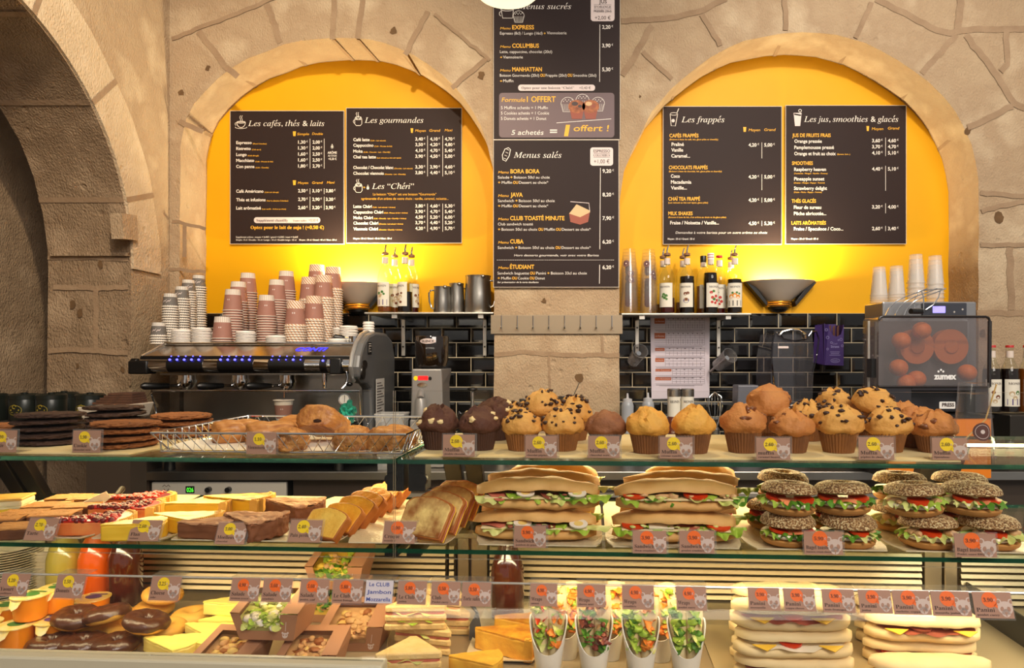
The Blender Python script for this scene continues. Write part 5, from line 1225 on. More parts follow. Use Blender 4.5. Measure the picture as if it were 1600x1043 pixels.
# hood
HOOD = glass('juicer_hood', (.70, .66, .66), .05, .05, .7, (.17, (.50, .46, .46)))
x0, x1, z0, z1 = qx(1373), qx(1546), qz(645), qz(494)
def hoodring(x, s=1.0):
    return None
pts = [(x0 + .012, z1), (x1 - .012, z1 - .002), (x1 - .003, z1 - .006), (x1, z1 - .02), (x1 - .003, qz(640)), (x0 + .0, qz(645)), (x0 - .002, z1 - .012)]
zb = qz(604)
m = mm(); pf = [(x0, z1 - .014), (x0 + .004, z1 - .004), (x0 + .014, z1), (x1 - .016, z1 - .001), (x1 - .004, z1 - .006), (x1, z1 - .018), (x1 - .002, zb), (x0 - .001, zb)]
m.add([(x, d, z) for x, z in pf], [tuple(range(len(pf)))]); m.loft([[(x, d, z) for x, z in pf], [(x, d + .13, z) for x, z in pf]], cap=False); m.build('hood', HOOD, t, smooth=30)
EDG = mat('hood_edge', (38, 34, 34), .25)
m = mm(); m.tube([(x, d - .002, z) for x, z in pf[:1] + pf], .0045, 8, closed=False); m.tube([(x1, d - .002, z1 - .018), (x1 - .002, d - .002, zb)], .007, 8); m.build('hood_frame', EDG, t)
m = mm(); m.b2((x0 - .001, d - .002, qz(645)), (qx(1424), d + .14, zb)); m.b2((x1 - .055, d - .002, qz(645)), (x1 - .003, d + .14, zb)); m.b2((qx(1424), d + .06, qz(645)), (x1 - .055, d + .14, zb)); m.b2((qx(1424), d - .002, qz(610)), (x1 - .055, d + .06, zb)); m.build('base_panel', mat('juicer_base', (44, 42, 46), .3), t, smooth=0, bevel=.003)
m = mm(); fr = lambda x, y, o=.001: Vector((qx(x), d - o, qz(y))); ribbon(m, lambda x, y: fr(x, y), [(1420, 502), (1432, 520), (1448, 537), (1468, 546), (1488, 540), (1506, 526), (1520, 503)], .9); m.build('front_curve', CLR, t, smooth=0)
m = mm(); letter(m, lambda x, y: fr(x, y, .0015), 'zumex', 1459, 1494, 592, 9.5, 0, bold=.05)
for x, y in ((1466, 580), (1470, 577.5), (1473.5, 580)): disc(m, lambda a, b_: fr(a, b_, .0016), x, y, 1.7, 1.7, 0, 10)
m.build('lettering', mat('print_white', (232, 230, 228), .5), t, smooth=0)
m = mm(); rrect(m, lambda x, y: fr(x, y, .003), 1467, 627, 1492, 638, 1.5, 0); m.build('notice', WHITE, t, smooth=0)
m = mm(); letter(m, lambda x, y: fr(x, y, .0042), 'PRESS', 1471, 1490, 634.5, 5.5, 0, bold=.03); m.build('notice_lettering', INKD, t, smooth=0)
m = mm(); m.b2((qx(1366), d + .02, qz(590)), (x0, d + .06, qz(560))); m.build('latch', BLACK, t, smooth=0)
m = mm(); m.b2((qx(1366), d + .05, qz(645)), (qx(1369), d + .06, qz(500))); m.build('side_seam', STEEL_L, t, smooth=0)
# fruit guide wires on top
for k, (a, b_) in enumerate(((1383, 1404), (1398, 1422), (1412, 1440))):
    m = mm(); dd = 2.62; m.tube([W(a, 494, dd), W(a + 6, 482, dd), W(a + 16, 471, dd), W(a + 32, 463, dd), W(a + 52, 456, dd), W(a + 66, 450.5, dd)], .0022, 6); m.build('guide_wire', CHROME, t)
m = mm(); dd = 2.64; m.tube([W(1430, 488, dd), W(1428, 470, dd), W(1436, 454, dd), W(1472, 451, dd)], .0022, 6); m.tube([W(1443, 487, dd), W(1443, 466, dd), W(1440, 455, dd)], .0022, 6); m.tube([W(1470, 451, dd), W(1466, 465, dd), W(1458, 476, dd), W(1446, 484, dd)], .0022, 6); m.build('guide_loop', CHROME, t)
m = mm(); m.cyl(W(1423, 486, 2.62), W(1440, 486, 2.64), .011, .011, 14); m.build('feed_roller', BLACK, t)
# drum and oranges
ORANGE = mat('orange_skin', (236, 128, 24), .5, col2=(214, 104, 14), nscale=30, bump=.3, bscale=220)
def ball(label, px, py, dd, r, mt=None, cat='orange', name='orange', group='oranges behind the smoky hood'):
    o = thing(name, label, cat, W(px, py, dd), group=group); m = MB(); m.blob((0, 0, 0), (r, r, r * .96), 4); m.build('skin', mt or ORANGE, o); return o
for px, py, lab in ((1439, 541, 'sprocket drum behind the smoky hood, on the latch side'), (1493, 541, 'sprocket drum behind the smoky hood, by the frame edge')):
    m = mm(); c = W(px, py, 2.60); m.cyl((c.x, 2.628, c.z), (c.x, 2.664, c.z), .068, .068, 36); m.cyl((c.x, 2.623, c.z), (c.x, 2.628, c.z), .025, .03, 20); m.build('squeezing_drum', mat('drum_orange', (206, 110, 42), .4), t)
m = mm(); m.b2((x0 + .01, 2.665, zb + .002), (x1 - .012, 2.688, z1 - .012)); m.build('back_plate', mat('juicer_inner', (90, 84, 84), .4), t, smooth=0)
for px, py, lab in ((1404, 574, 'orange lowest beside the latch inside the juice machine'), (1432, 592, 'orange lying below the drums inside the juice machine'), (1416, 598, 'orange in the bottom corner of the juice machine'), (1440, 516, 'orange at the top of the feed inside the juice machine'), (1408, 532, 'orange beside the first drum inside the juice machine'), (1511, 582, 'dark orange at the frame side inside the juice machine')):
    o = ball(lab, px, py, 2.587, .034, group=None)
# frosted cup stacks on the juicer
zt = W(0, 471, 2.69).z
for px, py, n, lab in ((1373.5, 417.5, 3, 'short frosted stack at the wall corner of the juicer'), (1400.5, 416, 3, 'short frosted stack second on the juicer'), (1431, 398, 4, 'tall frosted stack third on the juicer'), (1461, 400, 4, 'tall frosted stack beside the juicer display')):
    dd = 2.77; h = .118; H = W(0, py, dd).z - zt; pt = max(.004, (H - h) / n); rt = .0322
    cupstack(px, dd, zt, n, pt, (rt, .0235, h, FROST, False), lab, 'cups of the ' + lab, lambda k: k * .5)

# ledge and bottles right of the juicer
d = 2.75; zl = W(0, 645, 2.88).z
t = thing('bottle_ledge', 'dark steel ledge below the spare syrup bottles', 'ledge', (W(1585, 0, 2.9).x, 2.9, ZC + .0006)); m = MB(); m.b2((-.10, -.12, 0), (.5, .2, zl - ZC - .0012)); m.build('top', DSTEEL, t, smooth=0, bevel=.004)
rows = ((1549.5, SYD, 'spare syrup bottle with red cap directly beside the juice machine', ([BRN, TANP], [(-.01, .09, .008, 0), (.008, .07, .010, 0), (-.004, .052, .010, 1)], 0), -6), (1577.5, SYD, 'spare dark syrup bottle with red cap and grey-violet label', ([TANP, GRN, PUR], [(-.012, .084, .012, 0), (.012, .088, .010, 1), (0, .066, .010, 0)], 1), 0), (1605, SYA, 'spare amber syrup bottle cut by the picture edge', ([BRN], [(0, .08, .01, 0)], 0), 10))
for px, liq, lab, pr, fa in rows:
    o = syrup(lab, liq, .19, pr, kind='red', face=fa); o.location = (W(px, 0, 2.88).x, 2.88, zl + .0006)

# ------------------------------------------------------------------ glass display cases
ZUP, ZMID, ZDECK, ZSILL, ZLOW, ZPANE = 1.311, 1.149, .904, .953, 1.092, 1.4365
VB = .45
UL, UM0, UM1, UR = -1.45, to_u(615.5, 0), to_u(618.5, 0), 1.45
SATIN = mat('case_steel', (186, 172, 148), .38, .85, col2=(176, 160, 136), nscale=5)
DECKM = mat('case_deck', (196, 178, 148), .42, .6)
SLAT = mat('louvre_steel', (180, 162, 132), .36, .8)
CLAMP = mat('clamp_black', (22, 19, 18), .5)
STRUT = mat('strut_bronze', (36, 28, 22), .4, .4)
PANE = glass('front_pane', (.985, .99, .985), .004, 0, .30)
SHELFG = glass('shelf_glass', (.93, .97, .94), .02, .0, .5)
def gslab(m, lo, hi):
    """glass sheet whose cut edges look green"""
    (x0, y0, z0), (x1, y1, z1) = lo, hi
    vs = [(x0, y0, z0), (x1, y0, z0), (x1, y1, z0), (x0, y1, z0), (x0, y0, z1), (x1, y0, z1), (x1, y1, z1), (x0, y1, z1)]
    m.add(vs, [(0, 3, 2, 1), (4, 5, 6, 7)], 0); m.add(vs, [(0, 1, 5, 4), (1, 2, 6, 5), (2, 3, 7, 6), (3, 0, 4, 7)], 1)
def case(u0, u1, label, louvres, posts, struts, clamps, s0, ZSILL):
    uc = (u0 + u1) / 2
    t = thing('display_case', label, 'display case', U(uc, 0, 0), -CA); I = Matrix.Translation((-uc, 0, 0))
    def n(): m = MB(); m.M = I; return m
    m = n(); m.b2((u0, -.045, 0), (u1, VB + .1, ZDECK - .02)); m.build('base', mat('case_base', (96, 84, 66), .45, .4), t, smooth=0)
    m = n(); m.b2((s0, -.07, ZSILL - .075), (u1, -.035, ZSILL)); m.b2((s0, -.08, ZSILL - .10), (u1, -.07, ZSILL - .03)); m.build('sill', mat('sill_pale', (216, 206, 178), .4, .15), t, smooth=0, bevel=.004)
    m = n(); m.b2((u0, -.035, ZDECK - .02), (u1, VB + .02, ZDECK)); m.build('deck', DECKM, t, smooth=0)
    for a, b_ in louvres:
        a, b_ = (to_u(a, VB) if a else u0), (to_u(b_, VB) if b_ else u1)
        m = n(); m.b2((a, VB + .004, ZDECK), (b_, VB + .02, ZMID - .10)); 
        k = 0; z = ZDECK + .006
        while z < ZMID - .115:
            m.loft([[(a + .003, VB + .003, z), (a + .003, VB - .010, z + .002), (a + .003, VB - .006, z + .0105), (a + .003, VB + .003, z + .012)], [(b_ - .003, VB + .003, z), (b_ - .003, VB - .010, z + .002), (b_ - .003, VB - .006, z + .0105), (b_ - .003, VB + .003, z + .012)]], 1); z += .0155
        m.build('louvre_panel', [mat('louvre_dark', (70, 56, 40), .6), SLAT], t, smooth=0)
    for a, b_ in posts:
        a, b_ = to_u(a, VB), to_u(b_, VB); m = n(); m.b2((a, VB - .006, ZDECK), (b_, VB + .02, ZMID - .09)); m.build('post', SATIN, t, smooth=0, bevel=.002)
    m = n(); m.b2((u0, VB - .008, ZMID - .10), (u1, VB + .03, ZMID - .088)); m.build('rear_rail', SATIN, t, smooth=0, bevel=.002)
    m = n(); gslab(m, (u0 + .001, .006, ZUP - .008), (u1 - .001, VB - .02, ZUP)); m.build('upper_shelf', [SHELFG, GREENEDGE], t, smooth=0)
    m = n(); gslab(m, (u0 + .001, .006, ZMID - .008), (u1 - .001, VB - .01, ZMID)); m.build('middle_shelf', [SHELFG, GREENEDGE], t, smooth=0)
    m = n(); lo, hi = (u0, -.006, ZMID - .014), (u1, 0, ZPANE); (x0, y0, z0), (x1, y1, z1) = lo, hi
    vs = [(x0, y0, z0), (x1, y0, z0), (x1, y1, z0), (x0, y1, z0), (x0, y0, z1), (x1, y0, z1), (x1, y1, z1), (x0, y1, z1)]
    m.add(vs, [(0, 1, 5, 4), (2, 3, 7, 6)], 0); m.add(vs, [(0, 3, 2, 1), (4, 5, 6, 7), (1, 2, 6, 5), (3, 0, 4, 7)], 1)
    m.build('front_pane', [PANE, glass('pane_edge', (.80, .76, .66), .10, .05, .6, (.25, (.9, .8, .6)))], t, smooth=0)
    m = n(); q = (ZLOW - ZSILL); m.loft([[(u0, -.006, ZLOW), (u0, -.052, ZSILL), (u0, -.046, ZSILL), (u0, 0, ZLOW)], [(u1, -.006, ZLOW), (u1, -.052, ZSILL), (u1, -.046, ZSILL), (u1, 0, ZLOW)]]); m.build('lower_pane', glass('lower_pane_glass', (.985, .985, .975), .012, 0, .55), t, smooth=0)
    m = n(); m.tube([(u0, -.003, ZLOW + .001), (u1, -.003, ZLOW + .001)], .0022, 6); m.build('pane_edge_strip', glass('edge_strip', (.96, .95, .9), .25, .15, .6, (.35, (.95, .92, .84))), t)
    for u in struts:
        for k in (0, .050):
            m = n(); m.prism([(VB + .03, ZMID - .09), (VB + .05, ZMID - .09), (VB - .10, ZUP - .009), (VB - .135, ZUP - .009)], u + k, u + k + .040, 0, 'x'); m.build('strut', STRUT, t, smooth=0, bevel=.003)
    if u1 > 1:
        m = n(); x = to_u(1512, VB - .02); m.b2((x, .03, ZDECK), (x + .004, VB - .012, ZDECK + .062)); m.build('side_partition', mat('dark_reflection', (46, 46, 42), .2, spec=.6), t, smooth=0)  # side glass; its dark reflection is put into the panel's colour
    for u in clamps:
        m = n(); m.b2((u - .0165, .055, ZUP - .068), (u + .0165, .10, ZUP - .0085)); o = m.build('shelf_clamp', CLAMP, t, smooth=0, bevel=.002)
        s_ = -1 if u < UM0 + .002 else 1
        m = n(); m.cyl((u + s_ * .008, .06, ZUP - .045), (u + s_ * .008, .052, ZUP - .045), .013, .012, 22); m.build('knob', CLAMP, o)
        m = n(); m.prism([(.03, ZMID - .008), (.12, ZMID - .008), (.10, ZMID - .022), (.03, ZMID - .022)], u - .013, u + .013, 0, 'x'); m.build('bracket', CLAMP, t, smooth=0, bevel=.001)
    return t
case(UL, UM0, 'glass pastry case before the coffee machine, with cakes, donuts and salads', [(215, None)], [], [to_u(40, VB - .1) - .10], [UM0 - .014], UL, .970)
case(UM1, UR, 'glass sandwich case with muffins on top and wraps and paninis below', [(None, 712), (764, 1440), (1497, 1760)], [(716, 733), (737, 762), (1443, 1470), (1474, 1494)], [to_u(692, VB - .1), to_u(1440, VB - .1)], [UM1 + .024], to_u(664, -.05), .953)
# lamps built into the cases
for u, w in ((-.75, 1.0), (.52, 1.35)):
    p = U(u, .36, ZUP - .012); lamp('case_lamp', 'AREA', p, 3.8 * w, (1, .78, .40), U(u, .22, ZMID), w, .03)
    p = U(u, .07, ZMID - .03); lamp('case_lamp', 'AREA', p, 2.0 * w, (1, .80, .46), U(u, .24, ZDECK), w, .03)
# liners on the upper shelf
LINER = mat('liner_cream', (236, 218, 170), .6, col2=(214, 186, 124), nscale=14, ncontrast=.5)
for a, b_, lab in ((-260, 212, 'cream paper liner under the cookie piles'), (652, 1492, 'long pale board liner under the muffins')):
    a, b_ = to_u(a, .05), to_u(b_, .05); t = thing('shelf_liner', lab, 'liner', U((a + b_) / 2, 0, ZUP + .0004), -CA)
    m = MB(); w = (b_ - a) / 2; m.b2((-w, .03, 0), (w, .40, .0025)); m.build('sheet', LINER, t, smooth=0)

# ------------------------------------------------------------------ price cards
ACR = glass('acrylic', (.97, .965, .955), .03, .0, .5, (.05, (.9, .88, .84)))
CARD = mat('card_brown', (170, 128, 106), .55); CARDK = mat('card_ink', (66, 44, 36), .6); BUBY = mat('bubble_yellow', (246, 208, 30), .5); BUBO = mat('bubble_orange', (240, 106, 28), .5); PANDA = mat('panda_pale', (206, 184, 172), .6); PAPER = mat('note_paper', (214, 204, 208), .7); PENB = mat('pen_blue', (52, 70, 150), .6)
def price_card(label, x0, x1, y0, y1, v, price, name, sub='', orange=False, tilt=0, hang=False, z=None, note=None, group=None, yaw=0, gap=True):
    px = (x0 + x1) / 2
    if hang: d = CT(px, -.008); 
    else:
        d = SH(px, y1, z).y
    w = (x1 - x0) * d / FPX; h = (y1 - y0) * d / FPX
    if hang:
        loc = CP(px, -.0105, ZLOW + .0045)
        t = thing('price_card', label, 'price card', loc, group=group, rot=(R(tilt), 0, -CA + R(yaw)))
        B = Matrix.Translation((0, 0, -h))
    else:
        loc = SH(px, y1, z); loc.z = z + .0006
        t = thing('price_card', label, 'price card', loc, group=group, rot=(R(tilt), 0, -CA + R(yaw)))
        B = Matrix.Identity(4)
    e = .0022
    m = MB(); m.M = B; m.b2((-w / 2 - e, -.001, -(0 if not hang else e)), (w / 2 + (.004 if gap else e), .0002, h + e)); 
    if hang: m.loft([[(s_ * (w / 2 + e), .0002, h + e - .0012), (s_ * (w / 2 + e), .0002, h + e), (s_ * (w / 2 + e), .022, h + e + .0078), (s_ * (w / 2 + e), .022, h + e + .0066)] for s_ in (-1, 1)])
    else: ft = Vector((0, .03 * math.cos(R(-tilt)), .03 * math.sin(R(-tilt)))); m.loft([[Vector((x, .0002, 0)), Vector((x, .0002, .0012)), ft + Vector((x, 0, .0012)), ft + Vector((x, 0, 0))] for x in (-w / 2 - e, w / 2 + .004)])
    m.build('holder', ACR, t, smooth=0)
    m = MB(); m.M = B; m.b2((-w / 2, -.0019, .0006), (w / 2, -.0012, h - .0003)); m.build('card', PAPER if note else CARD, t, smooth=0)
    fn = lambda o: (lambda a, b_: B.inverted() @ (B @ Vector((-w / 2 + a * w, -.0019 - o, h * (1 - b_)))))
    m = MB(); m.M = B
    if note:
        for k, s_ in enumerate(note): letter(m, fn(.0003), s_, .12 if k == 0 else .06, .86 if k == 0 else .94, .26 + .32 * k, .17, 0, bold=.012)
        m.build('lettering', PENB, t, smooth=0); return t
    bx, by, br = .42, .30, .20; asp = w / h
    disc(m, fn(.0003), bx, by, br, br * asp * .98, 0, 26); m.add([fn(.0003)(bx + br * .45, by + br * asp * .75), fn(.0003)(bx + br * .92, by + br * asp * .3), fn(.0003)(bx + br * .95, by + br * asp * 1.08)], [(0, 1, 2)], 0)
    m.build('price_bubble', BUBO if orange else BUBY, t, smooth=0)
    m = MB(); m.M = B
    letter(m, fn(.0007), price, bx - br * .78, bx + br * .42, by + .075, .15, 0, serif='roman'); letter(m, fn(.0007), '€', bx + br * .5, bx + br * .8, by + .05, .09, 1)
    letter(m, fn(.0003), name, .05, min(.05 + .075 * len(name) * 1.05, .64), .75, .16, 0, serif='roman')
    if sub: letter(m, fn(.0003), sub, .05, min(.05 + .048 * len(sub), .70), .90, .085, 0, serif='roman')
    m.build('lettering', [CARDK, PANDA], t, smooth=0)
    m = MB(); m.M = B; cl = lambda o: (lambda a, b_: fn(o)(min(a, .995), b_)); k = .20
    P = lambda a, b_: (.80 + a * k, .60 + b_ * k * asp)
    disc(m, cl(.0003), *P(.02, .0), .98 * k, .86 * k * asp, 0, 22); disc(m, cl(.0003), *P(.02, .62), .56 * k, .52 * k * asp, 0, 16)
    for a in (-.78, .84): disc(m, cl(.0002), *P(a, -.78), .40 * k, .40 * k * asp, 0, 14)
    for a in (-.80, .86): disc(m, cl(.0005), *P(a, -.80), .24 * k, .24 * k * asp, 1, 12)
    for s_ in (-1, 1):
        m.add([cl(.0006)(*P(s_ * a, b_)) for a, b_ in ((.20, .02), (.32, -.20), (.55, -.16), (.68, .10), (.62, .36), (.42, .40), (.26, .22))], [tuple(range(7))], 1)
    disc(m, cl(.0006), *P(.02, .62), .2 * k, .14 * k * asp, 1, 10); m.add([cl(.0006)(*P(a, b_)) for a, b_ in ((-.04, .75), (.08, .75), (.08, 1.05), (-.04, 1.05))], [(0, 1, 2, 3)], 1)
    m.build('printed_logo', [PANDA, CARD], t, smooth=0)
    return t
ZU = ZUP + .003
for a in ((-16, 27, 672, 707, '1,90', 'Cookie', '', 'price card before the caramel cookies, cut by the picture edge'), (113, 158, 672.5, 707.5, '1,90', 'Cookie', 'chocolat noir', 'price card standing before the dark and golden cookie piles'), (385, 432, 676, 710, '1,10', 'Viennoiserie', '', 'price card reading viennoiserie before the wire basket'),
          (692, 742, 679, 714, '2,60', 'Muffin', 'double chocolat', 'muffin price card before the two double chocolate muffins'), (821, 870, 681, 716, '2,60', 'Muffin', 'chocolat pépites', 'muffin price card between the first two chocolate chip muffins'), (919, 968, 681, 716, '2,60', 'Muffin', 'chocolat noix', 'muffin price card before the single marbled brown muffin'), (1031, 1082, 683, 717, '2,60', 'Muffin', 'crème vanille', 'muffin price card between the two plain golden muffins'),
          (1182, 1234, 684, 719, '2,60', 'muffin', 'caramel beurre', 'muffin price card before the caramel muffins'), (1342, 1396, 683, 719, '2,60', 'Muffin', 'pépites de choco', 'muffin price card before the chip muffin heap beside the caramel ones'), (1457, 1510, 684, 719, '2,60', 'Muffin', 'Speculoos', 'muffin price card before the clear upturned cups')):
    price_card(a[7], a[0], a[1], a[2], a[3], 0, a[4], a[5], a[6], z=ZUP + .003, tilt=-4)
ZT = ZMID + .006
for a in ((36, 84, 810, 845, '2,70', 'Tarte', '', 0, 'leaning price card reading tarte before the red fruit tarts'), (199, 248, 813, 846, '2,60', 'Flan', 'nature', 0, 'leaning price card reading flan before the yellow flans'), (335, 382, 817, 851, '3,00', 'Moelleux', 'chocolat', 0, 'leaning price card reading moelleux before the chocolate cakes'), (449, 500, 813, 848, '2,40', 'Pain perdu', '', 0, 'leaning price card before the french toast slices'), (597, 648, 815, 850, '3,00', 'Croque', 'monsieur', 1, 'orange bubble price card before the grilled croque slices')):
    price_card(a[8], a[0], a[1], a[2], a[3], 0, a[4], a[5], a[6], bool(a[7]), z=ZT, tilt=-24)
for a in ((803, 853, 822, 856, '3,90', 'Sandwich', 'jambon de pays', 'price card on the first sandwich pile beside the grilled slices'), (989, 1041, 830, 865, '3,90', 'Sandwich', 'thon crudités', 'sandwich price card with thon crudités, before the pale sandwich pile'), (1062, 1116, 830, 865, '3,90', 'Sandwich', 'poulet crudités', 'sandwich price card with poulet crudités, beside its twin'), (1257, 1316, 831, 867, '5,90', 'Bagel toasté', 'Saumon, cream cheese', 'price card before the salmon bagel pile'), (1493, 1556, 834, 871, '3,90', 'Bagel toasté', 'Poulet, sauce BBQ', 'price card before the chicken bagel pile')):
    price_card(a[7], a[0], a[1], a[2], a[3], 0, a[4], a[5], a[6], True, z=ZT - .003, tilt=-8)
LOWT = ((5, 51, 34, '1,20', 'Yaourt', 'confiture', 0, 'hanging price card before the fruit jelly pots, first of the rail'), (92, 137, 35, '1,50', 'Donuts', '', 0, 'hanging price card reading donuts over the jelly pots'), (239, 286, 36, '3,25', 'Cheese', 'cake', 0, 'hanging yellow bubble card reading cheese cake'), (364, 409, 35, '4,90', 'Salade', 'saumon avocat', 1, 'hanging salade card beside the cheesecake slices'), (413, 459, 35, '5,60', 'Salade', 'crudités', 1, 'hanging salade card over the front salad box, second salade one'), (471, 516, 35, '5,60', 'Salade', 'poulet, œuf', 1, 'hanging salade card nearest the club cards'), (522, 569, 35, '5,80', 'Le Club', 'saumon fromage', 1, 'hanging club card beside the handwritten note'), (573, 616, 34, None, '', '', 1, 'handwritten blue note reading le club jambon mozzarella'), (623, 668, 35, '5,80', 'Le Club', 'jambon', 1, 'hanging club card just past the glass seam'), (675, 720, 35, '5,50', 'Club', 'Poulet curry', 1, 'hanging club poulet curry card'), (723, 768, 36, '3,50', 'Torte salée', '', 1, 'hanging torte salée card beside the dark sauce bottle'),
        (829, 871, 34, '4,90', 'Wraps', 'saumon', 1, 'hanging wraps card over the first wrap cone'), (902, 946, 34, '4,90', 'Wraps', 'chèvre miel', 1, 'hanging wraps card over the second wrap cone'), (972, 1021, 36, '4,90', 'Wraps', 'crudités', 1, 'hanging wraps card over the third wrap cone'), (1056, 1102, 36, '4,90', 'Wraps', 'poulet curry', 1, 'hanging wraps card over the last wrap cone'),
        (1168, 1216, 34, '3,90', 'Panini', 'mozzarella', 1, 'hanging panini card, first of the seven'), (1223, 1271, 34, '3,90', 'Panini', 'coppa chèvre', 1, 'hanging panini card, second of the seven'), (1283, 1332, 35, '3,90', 'Panini', 'trois fromages', 1, 'hanging panini card, third of the seven'), (1340, 1389, 35, '3,90', 'Panini', 'jambon', 1, 'hanging panini card, fourth of the seven'), (1393, 1449, 36, '3,90', 'Panini', 'raclette, coppa', 1, 'hanging panini card, fifth of the seven'), (1453, 1511, 37, '3,90', 'Panini', 'mozzarella, jambon', 1, 'hanging panini card, sixth of the seven'), (1518, 1576, 39, '3,90', 'Panini', 'poulet curry', 1, 'hanging panini card, last of the seven, hung apart'))
for x0, x1, h, pr, nm, sb, og, lab in LOWT:
    price_card(lab, x0, x1, 900, 900 + h, 0, pr, nm, sb, bool(og), hang=True, tilt=-18.5, note=None if pr else ('Le CLUB', 'Jambon', 'Mozzarella'), gap=False)

# ------------------------------------------------------------------ food builders
CRUST = mat('bread_crust', (226, 180, 110), .65, col2=(206, 150, 80), nscale=16, ncontrast=.5, bump=.25, bscale=70)
CRUSTP = mat('panini_crust', (238, 216, 168), .65, col2=(228, 196, 140), nscale=12, ncontrast=.5, bump=.15, bscale=60)
CRUMB = mat('bread_crumb', (240, 220, 172), .8, col2=(226, 198, 140), nscale=60, bump=.4, bscale=200)
LETT = mat('lettuce', (130, 170, 40), .5, col2=(180, 200, 80), nscale=30, bump=.3, bscale=120, spec=.4); LETD = mat('lettuce_dark', (70, 120, 26), .5, col2=(100, 150, 40), nscale=30, bump=.3, bscale=120)
ICEB = mat('iceberg', (224, 220, 150), .5, col2=(196, 204, 100), nscale=22)
TOM = mat('tomato', (226, 74, 24), .3, col2=(206, 50, 16), nscale=50, spec=.5); HAM = mat('ham', (214, 130, 104), .5, col2=(180, 84, 66), nscale=24); EGG = mat('egg_white', (238, 226, 208), .4); YOLK = mat('egg_yolk', (240, 206, 120), .5); CHEESE = mat('cheese', (246, 196, 60), .45); WCHE = mat('white_cheese', (244, 232, 204), .5); MEAT = mat('cured_meat', (128, 56, 44), .5, col2=(160, 84, 60), nscale=40); CHICK = mat('chicken', (226, 186, 134), .6, col2=(200, 146, 92), nscale=30)
def sect(w, h, flat=0.0, n=18, p=2.3):
    out = []
    for k in range(n):
        a = 2 * math.pi * k / n; c, s_ = math.cos(a), math.sin(a)
        x = math.copysign(abs(c) ** (2 / p), c) * w / 2; z = math.copysign(abs(s_) ** (2 / p), s_) * h
        if z < -flat * h: z = -flat * h
        out.append((x, z))
    return out
def loaf(m, L, w, h, flat=.3, z0=0.0, tilt=0.0, seed=0, mi=0, n=20, wob=.004, ex=2.6, cx=0, cyy=0, invert=False, droop=0.0):
    rings = []; rot = Matrix.Rotation(tilt, 3, 'X')
    for i in range(n + 1):
        u_ = -1 + 2 * i / n; s_ = max(1 - abs(u_) ** ex, 0) ** (1 / 2.0); s_ = max(s_, .06)
        k = .55 + .45 * s_
        ring = []
        for y, z in sect(w * s_, h * k, flat, 18):
            if invert: z = -z
            q = Vector((u_ * L / 2 + wob * nz((u_, y * 9, z * 9), 2, seed), y + wob * nz((u_ * 2, 1, 2), 2, seed), z - droop * u_ * u_ + wob * .8 * nz((u_ * 2, y * 14, 4), 2, seed)))
            q = rot @ q; ring.append(q + Vector((cx, cyy, z0)))
        rings.append(ring)
    m.loft(rings, mi)
def ruffle(m, x0, x1, y, z, wd, amp=.006, fr=40, seed=0, mi=0, droop=.5, rows=3):
    n = max(8, int((x1 - x0) * 420))
    def fn(a, b_):
        x = x0 + (x1 - x0) * a; k = b_
        w_ = wd * (max(math.sin(math.pi * a), 0) ** .6 + .05); yy = y - w_ * k + amp * k * math.sin(x * fr * 6.3 + seed); zz = z - droop * w_ * k * k + amp * k * math.sin(x * fr * 4.1 + seed * 2 + k * 2) + amp * .6 * k * nz((x * 60, k, seed), 1, seed)
        return Vector((x, yy, zz))
    m.grid(fn, n, rows, mi)
def slice_(m, c, r, th, ax=(0, 1, 0), mi=0, n=18, sq=1.0):
    c = Vector(c); a = Vector(ax).normalized(); m.cyl(c - a * th / 2, c + a * th / 2, r, r, n, mi)
def chunk(m, c, r, seed, mi=0, sub=2, amp=.5): m.blob(c, (r * (1 + .4 * math.sin(seed)), r * (1 + .3 * math.cos(seed * 2)), r * (.7 + .2 * math.sin(seed * 3))), sub, amp, 1.6, seed, mi)

# muffins
def muffin_mats(kind):
    return {'choc': (mat('muffin_choc', (96, 54, 34), .75, col2=(72, 38, 24), nscale=22, bump=.5, bscale=120), mat('white_chunk', (232, 206, 150), .6), mat('case_choc', (70, 40, 26), .7)),
            'chip': (mat('muffin_gold', (226, 172, 88), .7, col2=(198, 128, 52), nscale=18, bump=.5, bscale=120), mat('choc_chip', (58, 30, 18), .45), mat('case_gold', (150, 96, 44), .7, col2=(120, 74, 34), nscale=40)),
            'plain': (mat('muffin_plain', (234, 178, 78), .65, col2=(212, 138, 44), nscale=14, bump=.5, bscale=120), None, mat('case_brown', (136, 86, 44), .7, col2=(108, 66, 34), nscale=40)),
            'caramel': (mat('muffin_caramel', (206, 138, 70), .65, col2=(168, 96, 42), nscale=18, bump=.5, bscale=120), mat('caramel_bit', (120, 66, 30), .4), mat('case_brown', (136, 86, 44), .7)),
            'marble': (mat('muffin_marble', (154, 98, 60), .7, col2=(114, 66, 38), nscale=16, bump=.5, bscale=120), None, mat('case_choc', (70, 40, 26), .7))}[kind]
